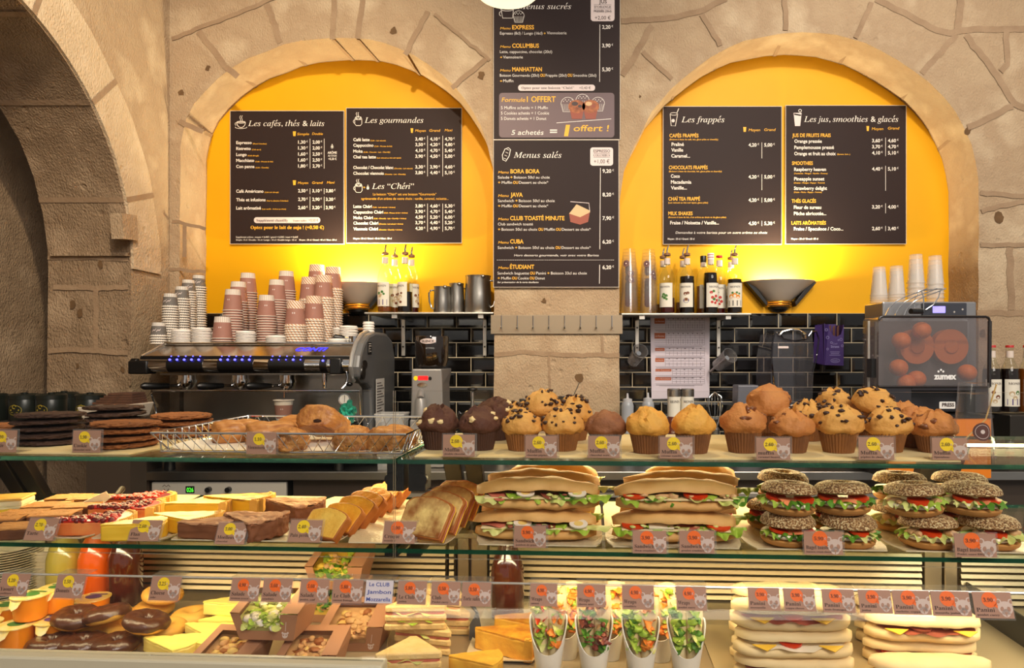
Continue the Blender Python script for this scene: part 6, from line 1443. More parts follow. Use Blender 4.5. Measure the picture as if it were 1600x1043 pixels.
def muffin(label, kind, seed, s=1.0, hs=1.0, loc=(0, 0, 0), rot=None):
    A, B, Cc = muffin_mats(kind)
    t = thing('muffin', label, 'muffin', loc, group=None, rot=rot)
    m = MB(); nP = 36
    def wob(a, i): return 1 + .025 * math.cos(a * nP)
    m.lathe([(0, 0), (.026, 0), (.0265, .002), (.0335, .034), (.0345, .036)], seg=nP * 4, wob=wob); m.build('paper_case', Cc, t)
    m = MB(); rr = random.Random(seed); cr = [Vector((rr.uniform(-1, 1), rr.uniform(-1, 1), 0)).normalized() for _ in range(3)]
    def fn(q, p):
        r_ = math.hypot(p.x, p.y); k = 1.0
        d_ = .16 * nz(p, 1.7, seed) + .05 * nz(p, 5, seed)
        for j, c in enumerate(cr):
            l = abs(p.x * c.y - p.y * c.x + .22 * nz(p, 2.2, seed + j))
            if p.z > .1: d_ -= .13 * math.exp(-(l / .055) ** 2) * (p.z - .1) * 1.6
            if p.z > .25: d_ += .05 * math.exp(-((l - .16) / .09) ** 2)
        q = p * (1 + d_)
        if q.z < 0: q.z *= .55; f_ = 1 + .18 * q.z; q.x *= f_ * (1 + .25 * q.z); q.y *= f_ * (1 + .25 * q.z)
        else: q.z *= 1.0 + .12 * (1 - r_)
        return q
    m.blob((0, 0, .044), (.0415, .0415, .037), 4, fn=fn)
    if B is not None:
        base = list(m.v)
        nchip = 30 if kind == 'chip' else 5
        for k in range(nchip):
            for _ in range(20):
                p = base[rr.randrange(len(base))]
                if p.z > .05: break
            nr = (p - Vector((0, 0, .03))).normalized()
            chunk(m, p + nr * (.0004 if kind == 'chip' else -.0035), rr.uniform(.0034, .0058) if kind == 'chip' else rr.uniform(.006, .010), seed + k, 1, 2, .5)
    m.build('crown', [A, B or A], t, smooth=60)
    t.scale = (s, s, s * hs); return t
# cookie
def cookie(kind, seed):
    A, B = (mat('cookie_dark', (72, 44, 28), .8, col2=(48, 28, 18), nscale=30, bump=.8, bscale=90), mat('cookie_dark_chip', (110, 66, 34), .6)) if kind else (mat('cookie_gold', (164, 100, 48), .8, col2=(122, 70, 30), nscale=24, bump=.8, bscale=90), mat('cookie_chip', (84, 46, 24), .6))
    t = thing('cookie', '', 'cookie')
    m = MB()
    def fn(q, p):
        r_ = math.hypot(p.x, p.y); k = 1 + .05 * nz(p, 2, seed) + .075 * nz(p, 8, seed)
        q = Vector((p.x * k, p.y * k, p.z))
        q.z = abs(p.z) ** .42 * (.95 + .26 * nz(p, 4.5, seed) + .22 * nz(p, 13, seed)) if p.z > 0 else -abs(p.z) ** .42 * (.95 + .3 * nz(p, 8, seed))
        return q
    m.blob((0, 0, .0058), (.062, .062, .0058), 5, fn=fn)
    rr = random.Random(seed); base = [p for p in m.v if p.z > .0095]
    for k in range(14): p = base[rr.randrange(len(base))]; chunk(m, p - Vector((0, 0, .0022)), rr.uniform(.0022, .0036), k, 1, 1)
    m.build('biscuit', [A, B], t, smooth=60); return t
# pain au chocolat
VIE = mat('pastry_gold', (224, 158, 80), .42, col2=(150, 80, 28), nscale=70, ncontrast=.5, bump=.8, bscale=110, coat=.12)
_nt = VIE.node_tree; _mp = nd(_nt, 'ShaderNodeMapping'); _mp.inputs['Scale'].default_value = (1, .14, 1)
for _n in [n for n in _nt.nodes if n.type == 'TEX_NOISE']:
    _s = _n.inputs['Vector'].links[0].from_socket; _nt.links.new(_s, _mp.inputs[0]); _nt.links.new(_mp.outputs[0], _n.inputs['Vector']); CHOCS = mat('chocolate_stick', (50, 26, 16), .35)
def pastry(label, loc, rz, seed, s=1.0, tilt=0.0, sticks=()):
    t = thing('chocolate_pastry', label, 'pastry', loc, rot=(tilt, 0, rz)); m = MB(); rings = []; n = 26
    for i in range(n + 1):
        u_ = -1 + 2 * i / n; e = max(1 - abs(u_) ** 4, .0) ** .5; e = .70 + .30 * e - .05 * max(0, math.sin(u_ * 9 + seed))
        ring = []
        for k in range(64):
            a = 2 * math.pi * k / 64; c, s_ = math.cos(a), math.sin(a)
            rd = 1 + .030 * abs(math.sin(a * 6 + u_ * 1.6 + seed)) * (1 if s_ > -.3 else .2) + .06 * nz((c, u_ * 1.2, s_), 2, seed) + .07 * nz((c * 5, u_ * .8, s_ * 5), 1.3, seed)
            x = .042 * e * rd * math.copysign(abs(c) ** .85, c); z = .028 * e * rd * s_; z = max(z, -.018)
            ring.append(Vector((x, u_ * .048 + .004 * math.cos(a * 2), z + .018)))
        rings.append(ring)
    m.loft(rings); m.build('dough', VIE, t, smooth=60)
    for x in sticks:
        m = MB(); m.blob((x, -.0462, .010), (.0085, .004, .0045), 2, .3, 2, seed); m.build('chocolate_stick', CHOCS, t)
    t.scale = (s, s, s); return t
# sandwich
def sandwich(label, loc, seed, kind, rz=0.0, s=1.0, sz=.64, L=.205, open_=.20, tilt=0.0):
    t = thing('baguette_sandwich', label, 'sandwich', loc, rot=(tilt, 0, rz - CA)); rr = random.Random(seed)
    m = MB(); loaf(m, L, .080, .022, .57, .0125, 0, seed, wob=.006, ex=2.4); m.build('bottom_bread', CRUST, t, smooth=50)
    m = MB(); loaf(m, L * .99, .082, .034, .16, .050, -open_ - .05, seed + 3, 0, cyy=.002, wob=.009, ex=2.2, droop=.010); m.build('top_bread', CRUST, t, smooth=50)
    m = MB(); m.box((0, -.004, .0335), (L * .86, .066, .006)); m.add([(-L * .43, .03, .024), (L * .43, .03, .024), (L * .43, .034, .05), (-L * .43, .034, .05)], [(0, 1, 2, 3)]); m.build('crumb', CRUMB, t, smooth=0, bevel=.002)
    m = MB()
    for k in range(8):
        x0 = -L * .47 + L * .118 * k + rr.uniform(-.012, .012); ruffle(m, x0, x0 + L * rr.uniform(.14, .26), -.022 + .004 * (k % 2), .036 + .004 * (k % 3), rr.uniform(.018, .027), rr.uniform(.004, .007), rr.uniform(40, 80), seed + k, rr.choice((0, 0, 1, 2)) if kind != 'pale' else rr.choice((2, 2, 0, 0)), rr.uniform(.3, .8), rows=6)
    for k in range(9): chunk(m, (rr.uniform(-.44, .44) * L, rr.uniform(-.040, -.026), rr.uniform(.038, .048)), rr.uniform(.004, .007), seed + k, 2 if k % 3 else 3, 1, .8)
    m.build('lettuce', [LETT, LETD, ICEB, MEAT if kind == 'country' else CHICK], t, smooth=80)
    xs = [-.34, -.12, .12, .34]
    for k, x in enumerate(xs):
        x = x * L + rr.uniform(-.006, .006); ty = {'country': ('ham', 'egg', 'meat', 'egg'), 'pale': ('tomato', 'cheese', 'ham', 'tomato'), 'tuna': ('tomato', 'chicken', 'tomato', 'chicken'), 'yellow': ('egg', 'cheese', 'tomato', 'cheese')}[kind][k]
        m = MB()
        if ty == 'tomato': slice_(m, (x, -.022, .045), .021, .006, (.1 * (k - 1), -.35, 1)); m.build('tomato_slice', TOM, t)
        elif ty == 'egg':
            slice_(m, (x, -.030, .048), .016, .005, (.1, -.6, 1)); o = m.build('egg_slice', EGG, t); m = MB(); slice_(m, (x, -.031, .0485), .008, .0056, (.1, -.6, 1)); m.build('yolk', YOLK, o)
        elif ty == 'cheese': m.box((x, -.024, .044), (.042, .030, .004), 0, Matrix.Rotation(R(18), 3, 'X')); m.build('cheese_slice', CHEESE if kind != 'pale' else WCHE, t, smooth=0)
        elif ty in ('ham', 'meat'): ruffle(m, x - .024, x + .024, -.012, .043, .026, .006, 22, seed + k, 0, .3); m.build('ham_slice', HAM if ty == 'ham' else MEAT, t, smooth=80)
        else:
            chunk(m, (x, -.026, .043), .011, seed + k); chunk(m, (x + .014, -.028, .042), .009, seed + k + 1); m.build('chicken_piece', CHICK, t, smooth=60)
    t.scale = (s, s * .93, sz); return t
# bagel
BAG = mat('bagel_seeded', (110, 74, 42), .6, col2=(236, 214, 164), nscale=300, ncontrast=.30, detail=1, col3=(172, 124, 72), bump=.9, bscale=300); BAGB = mat('bagel_plain', (206, 152, 86), .6, col2=(190, 130, 66), nscale=14)
def torus(m, Rr, r, c, zs=1.0, mi=0, nu=36, nv=14, tilt=None, half=None, seed=0):
    rings = []
    for i in range(nu + 1):
        a = 2 * math.pi * i / nu; ring = []
        for k in range(nv):
            b_ = 2 * math.pi * k / nv; q = Vector(((Rr + r * math.cos(b_)) * math.cos(a), (Rr + r * math.cos(b_)) * math.sin(a), r * math.sin(b_) * zs))
            q *= 1 + .03 * nz(q * 30, 1, seed)
            if half == 'top' and q.z < 0: q.z *= .25
            if half == 'bot' and q.z > 0: q.z *= .25
            if tilt is not None: q = tilt @ q
            ring.append(q + Vector(c))
        rings.append(ring)
    m.loft(rings, mi, cap=False)
def bagel(label, loc, seed, kind, rz=0.0, s=1.0, tilt=0.0, roll=0.0):
    t = thing('bagel_sandwich', label, 'bagel', loc, rot=(tilt, roll, rz)); rr = random.Random(seed)
    m = MB(); torus(m, .031, .0235, (0, 0, .0125), .62, half='bot', seed=seed); m.build('bottom_bagel', BAGB, t, smooth=60)
    m = MB(); torus(m, .031, .0245, (0, 0, .042), .80, half='top', seed=seed + 2, tilt=Matrix.Rotation(R(rr.uniform(-8, 2)), 3, 'X')); m.build('top_bagel', BAG, t, smooth=60)
    m = MB(); m.lathe([(0, .017), (.050, .018), (.053, .022), (.050, .026), (0, .027)], seg=28, wob=lambda a, i: 1 + .05 * math.sin(a * 5 + seed)); m.build('cream_cheese', WCHE, t)
    m = MB()
    for k in range(5):
        a = -math.pi * (.05 + .22 * k) + rr.uniform(-.1, .1); n = 12
        def fn(p, q, a=a, k=k):
            aa = a + (p - .5) * .75; rad = .034 + .026 * q + .004 * q * math.sin(p * 17 + seed + k); return Vector((rad * math.cos(aa), rad * math.sin(aa), .031 + .006 * q * math.sin(p * 13 + k) - .008 * q * q))
        m.grid(fn, 12, 3, rr.choice((0, 1, 2)))
    m.build('lettuce', [LETT, LETD, ICEB], t, smooth=80)
    for k in range(3):
        a = R(-150 + 55 * k + rr.uniform(-10, 10)); m = MB()
        if kind == 'salmon' and k != 1 or kind == 'chicken' and k == 1: slice_(m, (.034 * math.cos(a), .034 * math.sin(a), .033), .020, .006, (.1, -.15, 1)); m.build('tomato_slice', TOM, t)
        elif kind == 'salmon': ruffle(m, -.03, .03, -.026, .034, .026, .005, 24, seed, 0, .3); m.build('salmon_slice', mat('salmon', (240, 130, 80), .4, col2=(246, 160, 110), nscale=30), t, smooth=80)
        else:
            chunk(m, (.042 * math.cos(a), .042 * math.sin(a), .030), .011, seed + k); chunk(m, (.046 * math.cos(a + .3), .046 * math.sin(a + .3), .029), .008, seed + k + 2); m.build('chicken_piece', CHICK, t, smooth=60)
    t.scale = (s, s, s); return t
# panini
def panini(label, loc, seed, kind, rz=0.0, s=1.0, L=.2):
    t = thing('panini', label, 'panini', loc, rz - CA); rr = random.Random(seed)
    m = MB(); loaf(m, L, .07, .019, .6, .0115, 0, seed, ex=4); m.build('bottom_bread', CRUSTP, t, smooth=50)
    m = MB(); loaf(m, L * .985, .07, .020, .25, .0395, -.12, seed + 5, ex=4); m.build('top_bread', CRUSTP, t, smooth=50)
    m = MB(); ruffle(m, -L * .42, L * .42, -.012, .030, .026, .003, 26, seed, 0, .3); m.build('ham_slice', {'ham': HAM, 'cheese': WCHE, 'meat': MEAT}[kind], t, smooth=80)
    for k in range(3):
        m = MB(); x = L * (-.28 + .27 * k) + rr.uniform(-.01, .01)
        if (k + seed) % 2: m.add([(x - .02, -.03, .0295), (x + .02, -.03, .0295), (x + .002, -.041, .022), (x - .02, -.03, .0315), (x + .02, -.03, .0315), (x + .002, -.042, .024)], [(0, 1, 2), (3, 5, 4), (0, 2, 5, 3), (1, 4, 5, 2), (0, 3, 4, 1)]); m.build('cheese_slice', CHEESE, t, smooth=0)
        else: slice_(m, (x, -.018, .033), .019, .005, (0, -.2, 1)); m.build('tomato_slice', TOM if kind != 'meat' else MEAT, t)
    t.scale = (s, s, .80); return t
# wrap
TORT = mat('tortilla', (238, 220, 176), .7, col2=(222, 190, 130), nscale=26, ncontrast=.4); CONE = mat('white_card', (244, 238, 228), .6)
def wrap(label, loc, seed, hue, rz=0.0):
    t = thing('wrap_cone', label, 'wrap', loc, rz - CA); rr = random.Random(seed)
    m = MB(); zt = .076; n = 40; rings = []
    for f_ in (1, .93):
        b_ = [Vector((.021 * f_ * math.cos(2 * math.pi * k / n), .017 * f_ * math.sin(2 * math.pi * k / n), 0)) for k in range(n)]
        tt = [Vector((.036 * f_ * math.cos(2 * math.pi * k / n), .026 * f_ * math.sin(2 * math.pi * k / n), zt + .030 * math.sin(2 * math.pi * k / n) + .028 * abs(math.cos(2 * math.pi * k / n)) ** 3)) for k in range(n)]
        rings.append((b_, tt))
    m.loft([rings[0][0], rings[0][1], rings[1][1], rings[1][0]], cap=True); m.build('card_cone', CONE, t)
    for sgn, tl in ((-1, 0), (1, .006)):
        cx_ = sgn * .0165; h1 = .138 + tl
        # half roll: long tube cut open along a slanting face that looks to the front
        m = MB(); rng = []
        for i in range(13):
            u_ = i / 12; z = .012 + (h1 - .012) * u_; r = .0165 - .003 * (1 - u_)
            ring = []
            for k in range(20):
                a = 2 * math.pi * k / 20; x = cx_ * (.72 + .28 * u_) + r * math.cos(a); y = .004 + r * 1.05 * math.sin(a)
                cut = -.024 + .040 * max(0, (z - .05) / (h1 - .05)) ** 1.1 if z > .05 else -1
                y = max(y, cut); ring.append(Vector((x, y, z + .004 * nz((x * 40, y * 40, u_ * 3), 1, seed))))
            rng.append(ring)
        m.loft(rng); o = m.build('tortilla', TORT, t, smooth=50)
        m = MB()
        for k in range(12):
            u_ = rr.random(); z = .056 + (h1 - .066) * u_; cut = -.024 + .040 * max(0, (z - .05) / (h1 - .05)) ** 1.1
            x = cx_ * (.72 + .28 * u_) + rr.uniform(-.009, .009); chunk(m, (x, max(cut, -.012) - .001, z), rr.uniform(.006, .0095), seed + k, 0 if k % 3 else 1, 2, .8)
        for k in range(7):
            z = .064 + .011 * k + rr.uniform(-.004, .004); cut = -.024 + .040 * max(0, (z - .05) / (h1 - .05)) ** 1.1
            ruffle(m, cx_ * .9 - .013, cx_ * .9 + .013, max(cut, -.012) + .002, z, .013, .007, 60, seed + k, rr.choice((0, 1, 2)), .2, rows=4)
        m.build('filling', hue[0] if sgn < 0 else hue[1], o, smooth=70)
    return t
# salad box
KBOX = mat('kraft_board', (182, 132, 98), .6, col2=(170, 120, 88), nscale=5); FILM = glass('box_film', (.97, .96, .94), .05, .03, .8)
def salad_box(label, loc, rz, seed, greens, s=1.0, empty=False, tilt=0.0):
    t = thing('salad_box', label, 'salad box', loc, rot=(tilt, 0, rz - CA)); rr = random.Random(seed)
    W_, D_, H_, k = .064, .05, .052, .80
    def P(x, y, z): f_ = k + (1 - k) * z / H_; return Vector((x * f_, y * f_, z))
    m = MB(); b_ = [P(-W_, -D_, 0), P(W_, -D_, 0), P(W_, D_, 0), P(-W_, D_, 0)]; tp = [P(-W_, -D_, H_), P(W_, -D_, H_), P(W_, D_, H_), P(-W_, D_, H_)]
    m.add([b_[0], b_[1], b_[2], b_[3]], [(3, 2, 1, 0)]); m.add([b_[1], b_[2], tp[2], tp[1]], [(0, 1, 2, 3)]); m.add([b_[2], b_[3], tp[3], tp[2]], [(0, 1, 2, 3)]); m.add([b_[3], b_[0], tp[0], tp[3]], [(0, 1, 2, 3)])
    # front wall with the window folding over it
    wx = .60; lo = .36
    def F(a, c): return P(-W_ + 2 * W_ * a, -D_, H_ * c)
    a0, a1 = (1 - wx) / 2 - .06, (1 + wx) / 2 - .06
    for q in (((0, 0), (1, 0), (1, lo), (0, lo)), ((0, lo), (a0, lo), (a0, 1), (0, 1)), ((a1, lo), (1, lo), (1, 1), (a1, 1))): m.add([F(*p) for p in q], [(0, 1, 2, 3)])
    m.build('tray', KBOX, t, smooth=0)
    m = MB(); G = lambda a, c: P(-W_ + 2 * W_ * a, -D_ + 2 * D_ * c, H_ + .002) + Vector((0, 0, .024 * c))
    for q in (((0, 0), (a0, 0), (a0, .8), (0, .8)), ((a1, 0), (1, 0), (1, .8), (a1, .8)), ((0, .8), (1, .8), (1, 1), (0, 1))): m.add([G(*p) for p in q], [(0, 1, 2, 3)])
    m.add([G(1, 0), G(1, 1), tp[2], tp[1]], [(0, 1, 2, 3)]); m.add([G(0, 0), G(0, 1), tp[3], tp[0]], [(3, 2, 1, 0)]); m.add([G(0, 1), G(1, 1), tp[2], tp[3]], [(0, 1, 2, 3)])
    m.build('lid', KBOX, t, smooth=0)
    m = MB(); m.loft([[F(a0, lo) + Vector((0, -.0006, 0)), F(a1, lo) + Vector((0, -.0006, 0))], [F(a0, 1) + Vector((0, -.0006, 0)), F(a1, 1) + Vector((0, -.0006, 0))], [G(a0, 0) + Vector((0, 0, .0008)), G(a1, 0) + Vector((0, 0, .0008))], [G(a0, .8) + Vector((0, 0, .0008)), G(a1, .8) + Vector((0, 0, .0008))]], cap=False, closed=False); m.build('window_film', FILM, t, smooth=0)
    m = MB()
    for q in range(95):
        x, y = rr.uniform(-.72, .62) * W_ * .86, (-.90 + 1.6 * rr.random() ** 1.7) * D_ * .90; z = .050 + .014 * (y / D_) + rr.uniform(-.010, .006)
        r_ = rr.uniform(.006, .0105); mi = rr.choice((0, 1, 2, 3))
        if mi in (0, 1) and greens: ruffle(m, x - .012, x + .012, y, z, .012, .005, 50, q, mi, .3)
        chunk(m, (x, y, z - .004), r_, seed + q, mi, 2, .5)
    m.loft([[P(-W_ * .93, -D_ * .93, .004), P(W_ * .93, -D_ * .93, .004), P(W_ * .93, D_ * .93, .004), P(-W_ * .93, D_ * .93, .004)], [P(-W_ * .93, -D_ * .93, .036), P(W_ * .93, -D_ * .93, .036), P(W_ * .93, D_ * .93, .056), P(-W_ * .93, D_ * .93, .056)]], 3)
    o = m.build('salad', greens or [CHICK, mat('pasta', (236, 200, 120), .5), mat('bean_brown', (160, 96, 50), .5), CHICK], t, smooth=60); o['kind'] = 'stuff'
    m = MB(); fp = lambda a, c: F(a, c) + Vector((0, -.0008, 0))
    disc(m, fp, .84, .20, .05, .11, 0, 14)
    for q in (-1, 1): disc(m, fp, .84 + .045 * q, .30, .018, .04, 0, 10)
    fp2 = lambda a, c: F(a, c) + Vector((0, -.0012, 0))
    for q in (-1, 1): disc(m, fp2, .84 + .022 * q, .22, .011, .03, 1, 8)
    ribbon(m, fp, [(.84, .36), (.84, .72)], .008, 0); m.build('printed_logo', [PILL, KBOX], t, smooth=0)
    t.scale = (s, s, s); return t
# donuts
DON = mat('donut_dough', (240, 190, 90), .6, col2=(226, 162, 60), nscale=10); GLZ = mat('choc_glaze', (76, 42, 26), .28, spec=.6, bump=.4, bscale=45)
def donut(label, loc, choc, rot=(0, 0, 0), s=1.0, seed=0):
    t = thing('donut', label, 'donut', loc, rot=rot); m = MB(); torus(m, .0275, .0205, (0, 0, .0165), .80, seed=seed); m.build('dough', DON, t, smooth=60)
    if choc:
        m = MB(); rings = []
        for i in range(41):
            a = 2 * math.pi * i / 40; ring = []
            e0 = -.12 + .14 * math.sin(3 * a + seed) + .1 * math.sin(7 * a)
            for k in range(11):
                b_ = R(-8) + e0 + (math.pi + R(16) - e0 * 1.0) * k / 10; rr_ = .0222 + .0008 * math.sin(9 * a + k)
                ring.append(Vector(((.0275 + rr_ * math.cos(b_)) * math.cos(a), (.0275 + rr_ * math.cos(b_)) * math.sin(a), .0168 + rr_ * .82 * math.sin(b_))))
            rings.append(ring)
        m.loft(rings, 0, cap=False, closed=False); m.build('glaze', GLZ, t, smooth=70)
    t.scale = (s, s, s); return t
# fruit jelly pots
JEL = mat('jelly_orange', (246, 156, 34), .22, spec=.5, col2=(238, 134, 20), nscale=6, sss=.2); FOIL = mat('foil_lid', (244, 206, 70), .3, .2, col2=(248, 232, 180), nscale=45, ncontrast=.3); VIO = mat('print_violet', (90, 70, 130), .5)
def pot(label, loc, rz, violet=False, s=1.0):
    t = thing('jelly_pot', label, 'pot', loc, rz); m = MB(); m.lathe([(0, 0), (.026, 0), (.029, .003), (.033, .045), (.034, .048)], seg=30); m.build('jar', JEL, t)
    m = MB(); m.lathe([(.034, .048), (.036, .0485), (.036, .0505), (.031, .050), (0, .0508)], seg=30); m.add([(-.014, -.033, .0488), (.014, -.033, .0488), (.010, -.040, .036), (0, -.043, .030), (-.010, -.040, .036)], [(0, 1, 2, 3, 4)]); m.add([(-.014, -.0325, .0488), (.014, -.0325, .0488), (.010, -.0395, .036), (0, -.0425, .030), (-.010, -.0395, .036)], [(4, 3, 2, 1, 0)]); o = m.build('foil_lid', FOIL, t)
    m = MB(); f = lambda x, y: Vector((x, y, .0512)); disc(m, f, 0, 0, .018, .013, 0, 18); ribbon(m, f, [(-.02, .016), (.02, .018)], .006); m.build('lid_print', [VIO if violet else GRN], o, smooth=0)
    t.scale = (s, s, s); return t
def wedge(name, label, cat, loc, rz, L, w, h, top, side, parts=None, crust=None, tilt=0.0, bumps=None, seed=0, box=False, top_n='topping', side_n='filling', crust_w=.006, s=1.0, rgh=.003):
    """slice: triangular (or oblong) block, point towards +x"""
    t = thing(name, label, cat, loc, rot=(0, tilt, rz)); m = MB(); 
    pl = [(-L / 2, -w / 2), (L / 2, -w / 2 if box else -w * .06), (L / 2, w / 2 if box else w * .06), (-L / 2, w / 2)]
    if not box: pl = [(-L / 2 + .25 * L * (1 - (2 * k / 6 - 1) ** 2) * -.6, -w / 2 + w * k / 6) for k in range(6, -1, -1)] + [(L / 2, -w * .04), (L / 2, w * .04)]
    m.prism(pl, 0, h, 0, 'z'); m.build(side_n, side, t, smooth=60, bevel=.003 if rgh < .006 else .007, rough=(3, rgh, .012) if rgh else None)
    m = MB(); m.prism([(x * .995, y * .99) for x, y in pl], h, h + .0025, 0, 'z')
    if bumps:
        rr = random.Random(seed); nb = bumps[0]
        for k in range(nb):
            x = rr.uniform(-L / 2 + .006, L / 2 - .004); hw = (w / 2 - .003) if box else w / 2 * (1 - (x + L / 2) / L) * .95 + .001; y = rr.uniform(-hw, hw); m.blob((x, y, h + .003), (bumps[1] * rr.uniform(.7, 1.1),) * 3, 2, .2, 3, k, 1 if k % 3 else 0)
    m.build(top_n, top if isinstance(top, list) else [top, top], t, smooth=60, rough=None if bumps or not rgh else (4, rgh * 1.4, .016))
    if crust:
        m = MB(); a, b_ = (-w / 2, w / 2); n = 18
        pts = pl[:7][::-1] if not box else [(-L / 2, -w / 2), (-L / 2, w / 2)]
        for (xa, ya), (xb, yb) in zip(pts, pts[1:]):
            for q in range(4):
                y0 = ya + (yb - ya) * q / 4; y1 = ya + (yb - ya) * (q + .8) / 4; x0 = xa + (xb - xa) * q / 4
                m.b2((x0 - crust_w, min(y0, y1), 0), (x0 + .001, max(y0, y1), h + .005))
            m.b2((min(xa, xb) - crust_w * .7, min(ya, yb), 0), (max(xa, xb) + .002, max(ya, yb), h + .003))
        m.build('crust', crust, t, smooth=0, bevel=.001)
    t.scale = (s, s, s); return t
# bread slice (for toast and croques)
def toast(name, label, cat, loc, rot, top, edge, seed, s=1.0, w=.095, h=.085, th=.016, parts=()):
    t = thing(name, label, cat, loc, rot=rot); 
    pl = [(-w / 2, 0), (w / 2, 0), (w / 2 * 1.02, h * .6)] + [(w / 2 * 1.06 * math.cos(R(a)), h * .74 + h * .26 * math.sin(R(a))) for a in range(0, 181, 20)] + [(-w / 2 * 1.02, h * .6)]
    pl = [(x + .002 * nz((x * 40, z * 40, seed)), z + .002 * nz((z * 40, x * 40, seed))) for x, z in pl]
    m = MB(); m.prism(pl, -th / 2 + .0006, th / 2 - .0006); m.build('crust', edge, t, smooth=60, bevel=.003, rough=(2, .004, .02))
    m = MB(); q = [(x * .93, .003 + z * .93) for x, z in pl]; m.prism(q, -th / 2 - .0012, th / 2 + .0012); m.build('face', top, t, smooth=60, bevel=.002, rough=(3, .003, .016))
    for nm, mt, z0, z1, ow in parts:
        m = MB(); q = [(x * ow, z * ow) for x, z in pl]; m.prism(q, z0, z1); m.build(nm, mt, t, smooth=30, bevel=.001)
    t.scale = (s, s, s); return t
# trays
TRAYM = mat('tray_pearl', (232, 218, 188), .32, col2=(206, 186, 146), nscale=9, ncontrast=.6, bump=.5, bscale=140, spec=.5)
def serving_tray(label, p0, p1, v0, v1, z, name='serving_tray', mt=None, skew=0.0, lip=.0065, rz=0.0):
    a, b_ = to_u(p0, v0), to_u(p1, v0); w = (b_ - a) / 2; dp = v1 - v0
    t = thing(name, label, 'tray', U((a + b_) / 2, v0, z + .0005), -CA + rz); m = MB(); rings = []
    for i in range(15):
        k = i / 14; y = dp * k; rise = lip * (max(0, abs(2 * k - 1) - .92) / .08) ** 1.5; ws = w * (1 - .10 * max(0, abs(2 * k - 1) - .8) / .2)
        top = []; bot = []
        for j in range(15):
            u_ = -1 + 2 * j / 14; r_ = lip * (max(0, abs(u_) - .82) / .18) ** 1.6; zz = max(r_, rise) + .0022
            x = u_ * ws + skew * k
            top.append(Vector((x, y, zz))); bot.append(Vector((x, y, zz - .0020)))
        rings.append(top + bot[::-1])
    m.loft(rings); m.build('tray', mt or TRAYM, t, smooth=60); return t

# ------------------------------------------------------------------ top shelf
ZU2 = ZUP + .0032
def S(px, py, z): return SH(px, py, z)
ck = {}
for px, py, n, dark, where in ((-2, 690, 3, 0, 'caramel cookie pile cut by the picture edge'), (78, 692, 5, 1, 'front dark chocolate cookie pile'), (179, 676, 5, 1, 'rear dark chocolate cookie pile under the wafer tray'), (198, 697, 4, 0, 'front golden cookie pile beside the wire basket'), (286, 681, 4, 0, 'rear golden cookie pile behind the wire basket rim')):
    p = S(px, py, ZU2); rr = random.Random(px)
    for k in range(n):
        lab = ('topmost cookie of the ' if k == n - 1 else 'cookie lower in the ') + where
        g = None if k == n - 1 else 'cookies in the ' + where
        loc = p + Vector((rr.uniform(-.006, .006), rr.uniform(-.005, .005), .0003 + .0137 * k))
        rot = (R(rr.uniform(-1.5, 1.5)), R(rr.uniform(-1.5, 1.5)), rr.uniform(0, 6))
        key = (dark, k % 2)
        if key not in ck: ck[key] = cookie(dark, 3 + k + 10 * dark); c = ck[key]; c.location = loc; c.rotation_euler = rot; c['label'] = lab
        else: c = dup(ck[key], loc, label=lab, rot=rot)
        if g: c['group'] = g
        elif 'group' in c: del c['group']
# wire basket of pastries
ua, ub = to_u(236, .045), to_u(634, .045); bw, bd, bh = (ub - ua), .365, .040
t = thing('wire_basket', 'chromed zigzag wire basket holding chocolate pastries', 'basket', U((ua + ub) / 2, .045, ZUP + .0006), -CA)
w = bw / 2
m = MB(); m.tube([(-w, 0, bh), (w, 0, bh), (w, bd, bh), (-w, bd, bh)], .0022, 8, closed=True); m.build('top_rim', CHROME, t)
m = MB(); m.tube([(-w + .012, .012, .003), (w - .012, .012, .003), (w - .012, bd - .012, .003), (-w + .012, bd - .012, .003)], .0018, 8, closed=True); m.build('bottom_rim', CHROME, t)
def zig(a, b_, c, d_, n, ph):
    A, B, C_, D_ = map(Vector, (a, b_, c, d_)); out = []
    for k in range(n + 1):
        f_ = k / n; out.append((A.lerp(B, f_) if (k + ph) % 2 else C_.lerp(D_, f_)))
    return out
for (a, b_, c, d_, n) in (((-w, 0, bh), (w, 0, bh), (-w + .012, .012, .003), (w - .012, .012, .003), 22), ((-w, bd, bh), (w, bd, bh), (-w + .012, bd - .012, .003), (w - .012, bd - .012, .003), 22), ((-w, 0, bh), (-w, bd, bh), (-w + .012, .012, .003), (-w + .012, bd - .012, .003), 15), ((w, 0, bh), (w, bd, bh), (w - .012, .012, .003), (w - .012, bd - .012, .003), 15)):
    m = MB(); m.tube(zig(a, b_, c, d_, n, 0), .0012, 6); m.tube(zig(a, b_, c, d_, n, 1), .0012, 6); m.build('zigzag_wire', CHROME, t)
m = MB()
for k in range(14): y = .02 + (bd - .04) * k / 13; m.tube([(-w + .012, y, .0022), (w - .012, y, .0022)], .0011, 5)
m.build('base_wire_mesh', CHROME, t)
t = thing('basket_paper', 'white paper sheet lining the wire basket under the pastries', 'paper', U((ua + ub) / 2, .045, ZUP + .0045), -CA); m = MB()
m.grid(lambda a, b_: Vector((-w + .022 + (2 * w - .044) * a, .022 + (bd - .044) * b_, .0012 + .010 * max(0, abs(2 * a - 1) - .9) * 10 * (.6 + .4 * math.sin(b_ * 9)))), 30, 10); m.build('sheet', mat('paper_warm', (240, 230, 210), .8), t)
zb = ZUP + .0064
pastry('chocolate pastry lying in the basket, first from the cookie side', S(372, 688, zb), R(-52), 1, .98)
pastry('chocolate pastry behind the viennoiserie card, second from the cookie side', S(425, 691, zb), R(-60), 2, .98)
